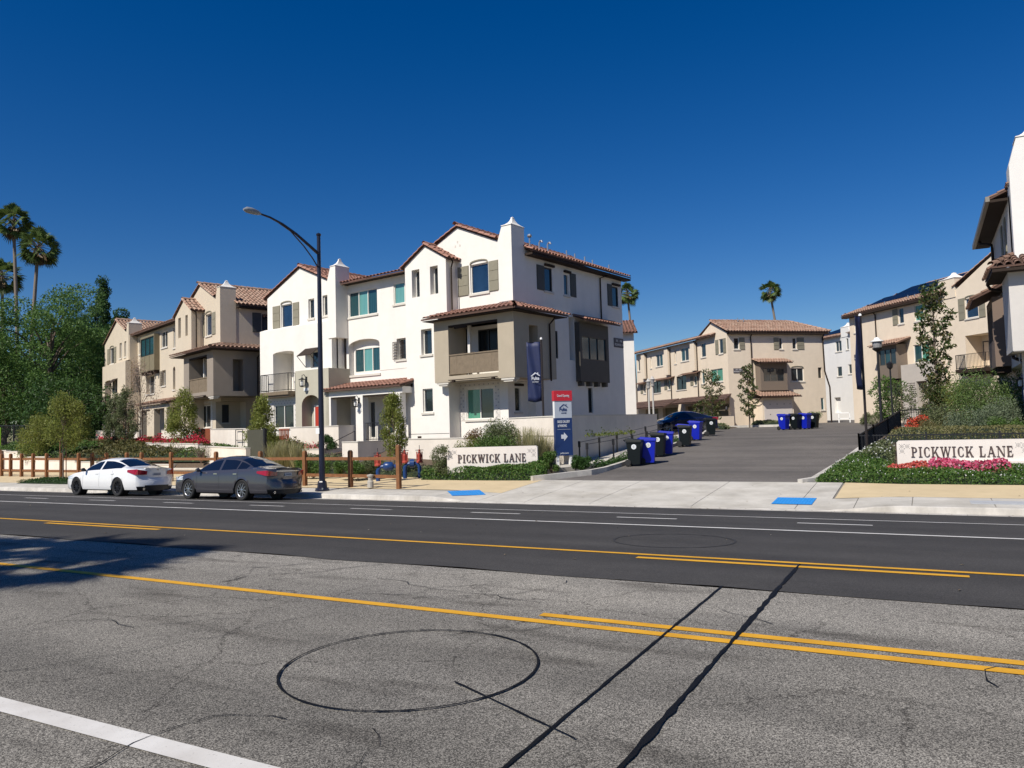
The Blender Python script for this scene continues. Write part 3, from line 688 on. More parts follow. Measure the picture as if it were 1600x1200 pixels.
def street_row(name, label, loc, A, W, cfg):
    """terrace seen from the street: left gable unit, middle, small gable, main gable with corner balcony; cfg keeps the measured places"""
    t = thing(name, label, 'townhouses', (loc[0], loc[1], 0), R(A))
    m, tm = cfg['m'], cfg['tile']; c = cfg
    ze = 10.05
    # ---- main gable unit
    xl, px_, pz = c['sg'][1], c['peak'][0], c['peak'][1]
    fm = front(t, 0, c['sg'][0], 0, 3.85, ze, gable=[(c['gl'], ze), (0, ze), (0, ze + .15), (px_, pz - .07)])
    a0, a1, z0, z1 = c['w3']
    fm.window(a0, a1, z0, z1, 1, .1, glassb, arch=-1, hood=2)
    for q in c['sh3']: fm.shutter(q[0], q[1], z0 - .03, z1 + .0)
    bx0, bx1 = c['box'][0], c['box'][1]
    for q in c['inner']: fm.window(q[0], q[1], q[2], q[3], q[4], .06, [dimglass], fr=dkvinyl, sill=0)
    gx0, gx1 = c['gf'][0], c['gf'][1]
    fg = front(t, .002, gx0, gx1, .6, 3.85)
    g0, g1, h0, h1 = c['gfw']
    fg.window(g0, g1, h0, h1, 2, .08, [greeng, glass] if c['v'] == 2 else [teald, glass])
    tilepanel(fg, g0 - .38, g1 + .38, h0 - .05, h1 + .12 + .13, (g0, g1, h0, h1))
    mb = MB()
    D_ = c['D']
    fr_ = right(t, 0, 0, D_, 3.85, 10.2); fr2 = right(t, .0, 1.6, D_, .6, 3.85); fr3 = right(t, gx1, .002, 1.6, .6, 3.85)
    c['side'](t, fr_, fr2, fr3)
    def ex(mb):
        mb.quad((gx1, 1.6, .6), (0, 1.6, .6), (0, 1.6, 3.85), (gx1, 1.6, 3.85))
        mb.quad((c['gl'], D_, .6), (c['gl'], D_, 10.05), (0, D_, 10.05), (0, D_, .6)); mb.add([(c['gl'], D_, 10.05), (px_, D_, pz - .12), (0, D_, 10.05)], [(0, 1, 2)])
        mb.quad((gx0, 0, .6), (gx0, -.8, .6), (gx0, -.8, 3.85), (gx0, 0, 3.85))
        mb.quad((gx0, 0, 3.849), (gx1, 0, 3.849), (gx1, 1.6, 3.849), (gx0, 1.6, 3.849)); mb.quad((gx1, 0, 3.849), (0, 0, 3.849), (0, 1.6, 3.849), (gx1, 1.6, 3.849))
    wallset(t, 'wall', m, [fm, fg, fr_, fr2, fr3], ex)
    k = (pz - 10.1) / (.5 - px_); zc = lambda x: pz - k * (x - px_)
    cx0 = c['chim'][0]
    rf = Roof(t, tm)
    rf.plane((.5, 1.0, 10.1), (.5, D_ + .3, 10.1), (px_, D_ + .3, pz), (px_, 1.0, pz))
    rf.plane((cx0 - .1, -.04, zc(cx0 - .1)), (cx0 - .1, 1.0, zc(cx0 - .1)), (px_, 1.0, pz), (px_, -.04, pz))
    gl = c['gl'] - .25; zl = pz - k * (px_ - gl)
    rf.plane((gl, D_ + .3, zl), (gl, -.04, zl), (px_, -.04, pz), (px_, D_ + .3, pz))
    ridge_tiles(rf.t, (gl, -.08, zl - .02), (px_, -.06, pz - .02), .08, .36); ridge_tiles(rf.t, (cx0 - .05, -.08, zc(cx0 - .05)), (px_, -.06, pz), .1, .36)
    ridge_tiles(rf.t, (px_, -.2, pz + .05), (px_, D_ + .3, pz + .05), .12)
    rf.soffit([(.02, 1.0, 10.0), (.48, 1.0, 10.0), (.48, D_ + .28, 10.0), (.02, D_ + .28, 10.0)], .1)
    rf.done()
    chimney(t, cx0, .03, -.03, 1.0, 7.62, c['chim'][1], m, -1, capm=white_st)
    # ---- corner balcony box
    y = -1.3; z0, z1 = c['box'][2], 6.88; bm = c['boxm']; o0, o1, p0, p1 = c['open']
    fb = front(t, y, bx0, bx1, z0, z1); fb.hole(o0, o1, p0 - .02, p1, 1.29 - .0, False)
    fs = right(t, bx1, y, c['boxy'], z0, z1); fs.hole(c['so'][0], c['so'][1], z0 + .3, 6.35, .8, True)
    fl = left(t, bx0, y, 0, z0, z1)
    def exb(mb):
        mb.box(bx0 + .01, bx1 - .01, y + .01, -.004, z0, z0 + .12)
        mb.box(0.004, bx1 - .01, 0, c['boxy'] - .01, z0, z0 + .12); mb.quad((0, c['boxy'], z0), (bx1, c['boxy'], z0), (bx1, c['boxy'], z1), (0, c['boxy'], z1))
        mb.quad((o0, y + .2, p1), (o1, y + .2, p1), (o1, -.01, p1), (o0, -.01, p1))
    wallset(t, 'balcony_wall', bm, [fb, fs, fl], exb)
    mb = MB(); rz0, rz1 = c['rail']; fb.obox(mb, o0 + .02, o1 - .02, rz0, rz1 - .06, .04, .1); fb.obox(mb, o0, o1, rz1 - .06, rz1, .01, .14); fb.obox(mb, o0, o1, rz0 - .05, rz0, .02, .12)
    for q in lin(o0 + .45, o1 - .45, 3): fb.obox(mb, q - .012, q + .012, rz0, rz1 - .06, .034, .0395); fb.obox(mb, q + .15, q + .22, (rz0 + rz1) / 2 - .04, (rz0 + rz1) / 2 + .04, .03, .0395, 0)
    mb.build('balcony_panel', brown_w, t)
    mb = MB(); mb.box(o0 + .62, o0 + .76, -.62, -.48, z0 + .1, p1); mb.build('inner_post', white_st, t)
    mb = MB(); fb.obox(mb, o0, o1, p1 - .1, p1, .0, .12); fb.obox(mb, o0 + .35, o0 + 1.1, p1 - .18, p1 - .1, .02, .1) if c['v'] == 2 else None
    mb.build('lintel', dark_w, t)
    mb = MB()
    for q in (o0 + .25, o1 - .35): fb.obox(mb, q, q + .14, z0 - .02, z0 + .1, -.12, -.002)
    fb.obox(mb, o0 + .02, o1 - .02, z0 + .06, z0 + .1, -.1, -.06)
    mb.build('flower_rail', dark_w, t)
    mb = MB()
    for a, b in ((bx0, o0 - .02), (o1 + .02, bx1)):
        fb.obox(mb, a + .1, b - .06, z0 - .09, z0 - .001, .02, .4); fb.obox(mb, a + .2, b - .16, z0 - .17, z0 - .09, .06, .36)
    mb.build('bracket_moulding', stone, t)
    e = c['boxroof']; hip_box_roof(t, tm, e[0], e[1], 0, y - .5, e[2], 6.98, 7.5)
    downpipe(t, [(bx1 + .25, c['boxy'] - .35, 6.9), (bx1 + .22, c['boxy'] - .4, 6.75), (bx1 + .06, c['boxy'] - .55, 6.5), (bx1 + .06, c['boxy'] - .55, z0 - (.1 if c['v'] == 2 else 3))])
    # ---- small gable
    s0, s1, sp, sz = c['sg']; se = 10.12
    f = front(t, -.8, s0, s1, .6, se, gable=[(s0, se), (s1, se), (sp, sz)])
    for q in c['slits']: f.window(q[0], q[1], q[2], q[3], 1, .32, glass, fr=vinyl, sill=0)
    for q in c['sgw']: f.window(q[0], q[1], q[2], q[3], 1, .22 if q[2] > 4 else .12, glass)
    sR = right(t, s1, -.8, 0, .6, se); sL = left(t, s0, -.8, 0, .6, se)
    wallset(t, 'wall', m, [f, sR, sL])
    rf = Roof(t, tm); kk = (sz - se) / (s1 - sp) * 1.02
    rf.plane((s1 + .22, -.84, sz - kk * (s1 + .22 - sp)), (s1 + .22, 1.2, sz - kk * (s1 + .22 - sp)), (sp, 1.2, sz + .06), (sp, -.84, sz + .06))
    rf.plane((s0 - .22, 1.2, sz - kk * (sp - s0 + .22)), (s0 - .22, -.84, sz - kk * (sp - s0 + .22)), (sp, -.84, sz + .06), (sp, 1.2, sz + .06))
    ridge_tiles(rf.t, (s1 + .24, -.88, sz - kk * (s1 + .24 - sp) + .02), (sp, -.88, sz + .08), .1, .34); ridge_tiles(rf.t, (s0 - .24, -.88, sz - kk * (sp - s0 + .24) - .02), (sp, -.86, sz + .03), .075, .34)
    ridge_tiles(rf.t, (sp, -.88, sz + .1), (sp, 1.2, sz + .1), .11)
    rf.done()
    downpipe(t, [(s1 + .3, -.75, 10.0), (s1 + .28, -.6, 9.85), (s1 + .08, -.5, 9.6), (s1 + .08, -.5, 7.5)])
    # ---- middle
    ml, mr = c['mid']; f = front(t, .0, ml, mr, .6, 9.92)
    c['midf'](t, f)
    wallset(t, 'wall', m, [f]); wallset(t, 'rear_wall', m, [back(t, D_ - .5, ml, mr, .6, 9.92)])
    rf = Roof(t, tm); rf.plane((ml - .1, -.5, 9.93), (mr, -.5, 9.93), (mr, .45, 10.22), (ml - .1, .45, 10.22)); rf.b.box(ml, mr, .45, D_ - .5, 9.93, 10.0)
    rf.soffit([(ml, -.48, 9.9), (mr, -.48, 9.9), (mr, -.004, 9.9), (ml, -.004, 9.9)], .03); rf.done()
    # ---- left unit
    l = c['L']; y = l['y']; g0, g1 = l['x']; ze2 = 9.95
    f = front(t, y, g0, g1, 7.6, ze2, gable=[(g0, ze2), (g1, ze2), (l['peak'][0], l['peak'][1] - .07)])
    q = l['w']; f.window(*q, 1, .1, glassb if c['v'] == 2 else glass, arch=-1, hood=2)
    for s_ in l['sh']: f.shutter(s_[0], s_[1], q[2], q[3])
    for s_ in l['slits']: f.window(*s_, 1, .14, glass)
    rr = right(t, g1, y, 1.0, .6, ze2 + .2); bk = left(t, g0, y, D_ - .5, .6, ze2)
    wallset(t, 'wall', m, [f, rr, bk, back(t, D_ - .5, g0, ml, .6, ze2)])
    b0, b1, bz = l['box']; y2 = l['y2']; f = front(t, y2, b0, b1, .6, bz)
    q = l['balc']; f.hole(q[0], q[1], q[2], q[3], 1.3, True, .12)
    q = l['gfw']; f.window(*q, l.get('gn', 2), .08, [glass])
    if l.get('aww'): f.window(*l['aww'], 1, .1, glassb, sill=0); awning(f, *l['awn'])
    tilepanel(f, l['gfw'][0] - .3, l['gfw'][1] + .25, l['gfw'][2] - .05, l['gfw'][3] + .3, l['gfw'])
    def exl(mb): mb.quad((b0, y2, bz), (b1, y2, bz), (b1, y, bz + .12), (b0, y, bz + .12)); mb.quad((b0, y2, .6), (b0, y2, bz), (b0, y, bz), (b0, y, .6))
    wallset(t, 'wall', m, [f, right(t, b1, y2, y, .6, bz)], exl)
    q = l['balc']; fi = front(t, y2 + 1.29, q[0], q[1], q[2], q[3]); fi.window(q[0] + .3, q[0] + .85, q[2] + .1, q[3] - .45, 1, .02, glass, cut=False, sill=0); fi.window(q[1] - .55, q[1] - .08, q[2] + .1, q[3] - .5, 1, .02, glass, cut=False, sill=0)
    yb = y2 - .5; railing(t, [(q[0] - .5, y2), (q[0] - .5, yb), (q[1] + .12, yb), (q[1] + .12, y2)], q[2], q[2] + 1.02)
    mb = MB(); mb.box(q[0] - .55, q[1] + .17, yb - .05, y2 - .002, q[2] - .22, q[2] - .02); mb.box(q[0] - .45, q[1] + .07, yb + .05, y2 - .002, q[2] - .34, q[2] - .22); mb.build('balcony_slab', dark_w if c['v'] == 1 else brown_w, t)
    e0, e1, ez = l['entry']; ye = l['ye']; f = front(t, ye, e0, e1, .6, ez); q = l['arch']; f.hole(q[0], q[1], .6, q[2], .66, True, .55)
    wallset(t, 'entry_wall', c['entrym'], [f, right(t, e1, ye, 0, .6, ez), left(t, e0, ye, y2, .6, ez)], lambda mb: mb.quad((e0, ye, ez), (e1, ye, ez), (e1, 0, ez), (e0, 0, ez)))
    mb = MB(); d0 = q[0] + (.25 if c['v'] == 1 else .45); mb.box(d0, q[1] - .05, ye + .58, ye + .63, 1.2, 3.15); d = mb.build('front_door', c['door'], t)
    mb = MB(); mb.box(d0 - .09, d0, ye + .56, ye + .65, 1.2, 3.24); mb.box(d0, q[1] - .05, ye + .56, ye + .65, 3.15, 3.24); mb.build('door_frame', vinyl, d)
    f.lantern(l['lan'][0], l['lan'][1], 1.5); mb = MB(); f.obox(mb, l['lan'][0] - .22, l['lan'][0] + .2, l['lan'][1] - .28, l['lan'][1] - .12, -.03, -.002); mb.build('house_number', white_p, t)
    c0, c1, cz0, cz = l['chim']; chimney(t, c0, c1, l['cy'], l['cy'] + 1.0, cz0, cz, m, -1, capm=white_st)
    lp = l['peak']; kq = .43; rf = Roof(t, tm); xr = g1 + .15; zr_ = lp[1] - kq * (xr - lp[0]); xl = g0 - .3; zl_ = lp[1] - kq * (lp[0] - xl)
    rf.plane((xr, y + 1.0, zr_), (xr, D_, zr_), (lp[0], D_, lp[1]), (lp[0], y + 1.0, lp[1]))
    xx = c0 - .05; rf.plane((xx, y - .04, lp[1] - kq * (xx - lp[0])), (xx, y + 1.0, lp[1] - kq * (xx - lp[0])), (lp[0], y + 1.0, lp[1]), (lp[0], y - .04, lp[1]))
    rf.plane((xl, D_, zl_), (xl, y - .04, zl_), (lp[0], y - .04, lp[1]), (lp[0], D_, lp[1]))
    ridge_tiles(rf.t, (xl, y - .06, zl_ - .02), (lp[0], y - .06, lp[1] - .02), .08, .36); ridge_tiles(rf.t, (xx, y - .08, lp[1] - kq * (xx - lp[0]) + .02), (lp[0], y - .08, lp[1] + .02), .11, .36)
    ridge_tiles(rf.t, (lp[0], y - .08, lp[1] + .05), (lp[0], D_, lp[1] + .05), .12); rf.done()
    downpipe(t, [(ml + .06, -.45, 9.85), (ml + .08, -.1, 9.6), (ml + .1, -.06, 9.4), (ml + .1, -.06, 4.4)])
    # ---- porch
    p = c['porch']; rf = Roof(t, tm); rf.plane((p[0], -1.75, p[2]), (p[1], -1.75, p[2]), (p[1], 0, p[2] + .42), (p[0], 0, p[2] + .42), r=.08)
    ridge_tiles(rf.t, (p[1] - .06, -1.75, p[2] + .02), (p[1] - .06, 0, p[2] + .44), .09); rf.done()
    mb = MB(); mb.box(p[0] + .1, p[1] - .1, -1.5, -1.2, p[2] - .38, p[2] - .06); mb.box(p[1] - .3, p[1] - .1, -1.2, -.01, p[2] - .38, p[2] - .06)
    mb.build('porch_beam', m if c['v'] == 2 else m, t)
    mb = MB(); 
    for a, b in zip(p[3], p[3][1:]): mb.box(a[1], b[0], -1.47, -1.25, p[2] - .46, p[2] - .38)
    mb.build('porch_trim', dark_w, t)
    for a in p[3]:
        mb = MB(); mb.box(a[0], a[1], -1.5, -1.1, .6, p[2] - .38); mb.build('porch_post', white_st if c['v'] == 2 else m, t)
    return t

def side_b2(t, u, g, gg):
    # third floor
    u.window(2.64, 3.32, 8.4, 9.6, 1, .06, glass, fr=dkvinyl, hood=1); u.shutter(1.98, 2.62, 8.38, 9.62, dkolive_sh)
    u.window(4.38, 4.84, 8.4, 9.52, 1, .06, glass, fr=vinyl, hood=1); u.shutter(4.96, 5.52, 8.38, 9.62, dkolive_sh)
    u.window(9.3, 10.0, 8.35, 9.5, 1, .06, glass, fr=dkvinyl, hood=1); u.shutter(8.78, 9.28, 8.33, 9.56, dkolive_sh)
    u.window(2.9, 3.66, 5.06, 6.46, 1, .06, skyglass, fr=dkvinyl, sill=0)
    # bay
    f = right(t, .30, 5.25, 8.2, 3.95, 7.05); f.window(5.45, 7.95, 5.1, 6.35, 3, .05, [skyglass, skyglass, skyglass], fr=dkvinyl, sill=0)
    fl = front(t, 5.25, 0.0, .30, 3.95, 7.05)
    bw = mat('bay_slate', (.09, .08, .065), .7, noise=.1)
    wallset(t, 'bay_wall', bw, [f, fl], lambda mb: (mb.quad((0, 5.25, 3.95), (.3, 5.25, 3.95), (.3, 8.2, 3.95), (0, 8.2, 3.95)), mb.quad((0, 8.2, 3.95), (.3, 8.2, 3.95), (.3, 8.2, 7.05), (0, 8.2, 7.05))))
    corbels(right(t, 0, 5, 9, 3, 4), (5.5, 6.3, 7.1, 7.9), 3.72, 3.94, .28, bw)
    u.hole(4.72, 5.2, 5.05, 7.3, .9, True); mb = MB(); mb.box(-.85, -.8, 4.74, 5.18, 5.05, 7.28); mb.build('recess_dark_panel', glass, t)  # dark panel added for the deep shade inside the recess
    rf = Roof(t, tile); rf.plane((.8, 5.15, 7.12), (.8, 8.7, 7.12), (0, 8.7, 7.42), (0, 5.15, 7.42), r=.08); rf.done()
    g.window(6.38, 6.85, 2.32, 3.65, 1, .12, glass, fr=dkvinyl, sill=0); gg.window(.52, 1.0, 2.4, 3.58, 1, .06, glass, fr=vinyl, sill=1, hood=1)
    address(u, 9.3, 10.35, 6.02, 6.55)
    downpipe(t, [(.42, 8.4, 10.02), (.36, 8.3, 9.9), (.06, 7.95, 9.75), (.06, 7.95, 7.35)])
    u.lantern(10.0, 3.9, .9) if False else None
    vents(t, [(-.3, 1.9, 10.4, .6, 0), (-.5, 3.0, 10.5, .45, 1), (-.4, 3.6, 10.45, .5, 1), (-.3, 5.2, 10.4, .5, 0), (-.3, 6.0, 10.4, .45, 0), (-.3, 7.0, 10.4, .45, 0), (-.3, 7.8, 10.4, .4, 0), (-.3, 9.6, 10.4, .4, 0)])
    mb = MB(); mb.lathe([(.09, 0), (.12, .06), (.09, .14), (0, .17)], 10, (-.3, 1.9, 11.0)); mb.build('vent_cap', steel, t)
def mid_b2(t, f):
    f.window(-11.56, -9.24, 8.05, 9.46, 3, .08, [teald, teal, teald], fr=vinyl); f.window(-7.95, -6.4, 8.36, 9.5, 2, .08, [teal, glass])
    f.hole(-11.62, -9.12, 4.8, 6.75, .35, False, .3); f2 = front(t, .351, -11.62, -9.12, 4.8, 6.75)
    f2.window(-11.5, -9.3, 4.95, 6.3, 3, .02, [teald, teal, teald], sill=0); wallset(t, 'wall', white_st, [f2])
    mb = MB(); f.obox(mb, -11.7, -9.05, 4.68, 4.8, -.06, .1); mb.build('sill', stone, t)
    f.window(-7.8, -7.12, 5.4, 6.52, 1, .25, glass, fr=vinyl)
    for a, ang in ((-8.02, 0), (-7.45, 0)):
        mb = MB()
        for k in range(7):
            zz = 5.42 + k * .15; f.obox(mb, a, a + .3, zz, zz + .03, -.09, -.06)
        for k in range(4): f.obox(mb, a + k * .09, a + k * .09 + .025, 5.42, 6.35, -.1, -.09)
        mb.build('window_grille', dark_w, t)
    mb = MB(); f.obox(mb, -9.1, -7.0, 4.92, 4.95, -.012, .001); mb.build('wall_reveal', stone, t)
    f.window(-10.0, -9.55, 1.3, 3.3, 1, .06, glass, sill=0); f.window(-8.6, -8.2, 1.5, 3.3, 1, .06, teald, sill=0); f.window(-6.9, -6.45, 1.3, 3.3, 1, .06, glass, fr=dkvinyl, sill=0)
    mb = MB(); f.obox(mb, -10.6, -10.05, 1.2, 2.9, -.03, -.003); mb.build('entry_door', door_white, t)
    pf = front(t, -1.5, -9.4, -8.9, 2, 4); pf.lantern(-9.12, 3.0, 1.3); mb = MB(); pf.obox(mb, -9.3, -8.95, 2.72, 2.88, -.03, -.002); mb.build('house_number', white_p, t)
    railing(t, [(-9.3, -1.3), (-6.4, -1.3)], 1.2, 2.1)

B2 = street_row('townhouse_row', 'white stucco townhouse row with red tile gables and a taupe corner balcony beside the driveway', (-16.77, 31.38), -9, 0, dict(
    v=2, m=white_st, tile=tile, boxm=taupe_st, entrym=mat('stucco_entry', (.46, .43, .34), .92, noise=.04, bump=.35, bscale=45), door=door_red, D=10.4,
    peak=(-3.34, 11.74), gl=-6.9, chim=(-.82, 11.22), w3=(-2.58, -1.44, 8.22, 9.66), sh3=[(-3.38, -2.66), (-1.40, -.79)],
    box=(-3.88, .98, 3.9), boxy=2.0, open=(-2.95, .06, 4.2, 6.6), rail=(4.3, 5.2), so=(-.15, .55), boxroof=(-4.25, 1.45, 2.5),
    inner=[(-3.4, -2.88, 4.1, 6.6, 1), (-2.2, -.95, 4.6, 6.42, 2)], gf=(-4.0, -.45), gfw=(-3.05, -1.32, 2.1, 3.6),
    sg=(-6.27, -3.45, -4.83, 10.86), slits=[(-5.79, -5.25, 8.36, 9.76), (-4.52, -3.99, 8.36, 9.76)], sgw=[(-5.23, -4.5, 5.4, 6.68), (-5.2, -4.52, 2.52, 3.7)],
    mid=(-11.95, -6.2), midf=mid_b2, side=side_b2, porch=(-11.85, -5.82, 3.93, [(-11.8, -11.4), (-9.4, -8.85), (-6.45, -6.1)]),
    L=dict(y=-.45, y2=-.8, ye=-1.5, x=(-18.5, -12.0), peak=(-15.3, 11.45), w=(-17.15, -16.07, 8.0, 9.38), sh=[(-17.95, -17.22), (-15.99, -15.4)],
           slits=[(-14.55, -14.02, 8.28, 9.42), (-13.27, -12.8, 8.3, 9.47)], box=(-18.8, -12.1, 7.9), balc=(-17.5, -15.5, 4.15, 6.53), gfw=(-17.45, -15.58, 2.0, 3.37),
           aww=(-13.95, -13.3, 5.35, 6.3), awn=(-14.45, -13.2, 6.5, 6.05, .6), entry=(-14.45, -11.55, 5.18), arch=(-13.9, -12.3, 3.78), lan=(-13.45, 4.3), chim=(-12.35, -11.65, 6.9, 10.9), cy=-.85)))

def side_b1(t, u, g, gg):
    u.window(2.75, 3.9, 8.45, 9.65, 1, .06, glass, fr=dkvinyl, sill=0); u.shutter(2.1, 2.7, 8.4, 9.7, dkolive_sh); u.window(3.9 + .1, 4.6, 5.2, 6.55, 1, .06, glass, fr=dkvinyl, sill=0)
    u.window(7.5, 8.4, 8.4, 9.6, 1, .06, glass); g.window(5, 5.7, 2.3, 3.6, 1, .06, glass)
    gg.window(.4, .86, 2.5, 3.66, 1, .06, glass, fr=dkvinyl, sill=1)
def mid_b1(t, f):
    f.window(-17.1, -16.5, 8.36, 9.55, 1, .08, glass); f.window(-11.6, -10.2, 8.35, 9.57, 2, .08, glass); f.window(-8.93, -8.3, 8.1, 9.6, 1, .08, glass)
    b = front(t, -.4, -15.4, -12.0, 6.75, 9.5); b.window(-15.3, -12.1, 7.95, 9.35, 3, .04, [teald], fr=dkvinyl, sill=0)
    bw = mat('bay_olive', (.20, .17, .105), .7, noise=.1)
    wallset(t, 'bay_wall', bw, [b, right(t, -12.0, -.4, 0, 6.75, 9.5), left(t, -15.4, -.4, 0, 6.75, 9.5)], lambda mb: mb.quad((-15.4, -.4, 6.75), (-12, -.4, 6.75), (-12, 0, 6.75), (-15.4, 0, 6.75)))
    mb = MB()
    for q in (-14.3, -13.15): b.obox(mb, q - .03, q + .03, 6.8, 7.9, -.02, -.002)
    mb.build('batten', bw, t); corbels(f, lin(-15.2, -12.2, 5), 6.5, 6.74, .38, dark_w)
    f.window(-15.3, -13.2, 5.05, 6.5, 2, .3, [glass], fr=vinyl); f.window(-17.4, -16.8, 5.3, 6.6, 1, .2, glass)
    f.window(-11.5, -10.65, 5.5, 6.65, 1, .2, glass); f.window(-9.05, -8.55, 5.08, 6.75, 1, .25, glass, arch=.25); f.window(-7.2, -6.75, 5.6, 6.95, 1, .2, glass)
    mb = MB()
    for k in range(8): f.obox(mb, -11.75, -11.35, 5.5 + .15 * k, 5.53 + .15 * k, -.08, -.05)
    for k in range(4): f.obox(mb, -11.75 + k * .12, -11.72 + k * .12, 5.5, 6.6, -.09, -.08)
    mb.build('window_grille', dark_w, t)
    f.window(-10.9, -9.9, 1.2, 3.3, 1, .06, glass, fr=dkvinyl, sill=0); f.window(-7.6, -6.9, 1.3, 3.3, 1, .06, glass, fr=dkvinyl, sill=0)
B1 = street_row('townhouse_row', 'tan stucco townhouse row left of the white row, with an olive top floor bay', (-39.39, 33.96), -19.75, 0, dict(
    v=1, m=tan_st, tile=tile2, boxm=taupe2_st, entrym=tan_st, door=door_olive, D=8.5,
    peak=(-3.5, 11.9), gl=-7.1, chim=(-.75, 11.2), w3=(-2.52, -1.49, 8.27, 9.7), sh3=[(-3.42, -2.74), (-1.37, -.77)],
    box=(-2.93, 2.19, 4.08), boxy=2.0, open=(-1.97, 1.16, 4.42, 6.66), rail=(4.42, 5.3), so=(-.1, .57), boxroof=(-4.2, 3.0, 2.6),
    inner=[(-3.0 + .6, -1.6, 4.3, 6.4, 1), (-1.2, -.2, 4.6, 6.3, 2)], gf=(-4.5, -.9), gfw=(-3.63, -1.82, 2.22, 3.7),
    sg=(-6.07, -2.95, -4.4, 10.86), slits=[(-5.48, -4.95, 8.4, 9.78), (-4.07, -3.62, 8.4, 9.8)], sgw=[],
    mid=(-18.3, -6.0), midf=mid_b1, side=side_b1, porch=(-11.8, -5.0, 4.05, [(-12.0, -11.4), (-9.3, -8.4), (-6.2, -5.7)]),
    L=dict(y=-.6, y2=-1.0, ye=-1.4, x=(-24.9, -17.5), peak=(-21.1, 11.6), w=(-23.2, -21.97, 8.05, 9.4), sh=[(-24.0, -23.25), (-21.92, -21.32)],
           slits=[(-20.36, -19.74, 8.3, 9.57), (-18.98, -18.38, 8.3, 9.58)], box=(-24.0, -17.2, 7.85), balc=(-23.2, -21.2, 4.15, 6.58), gfw=(-23.2, -21.6, 2.3, 3.56), gn=1,
           aww=(-20.4, -19.5, 5.3, 6.5), awn=(-20.9, -19.4, 6.6, 6.1, .6), entry=(-19.8, -16.9, 5.3), arch=(-19.4, -17.9, 3.9), lan=(-18.6, 4.3), chim=(-18.3, -17.6, 6.9, 10.95), cy=-.65)))

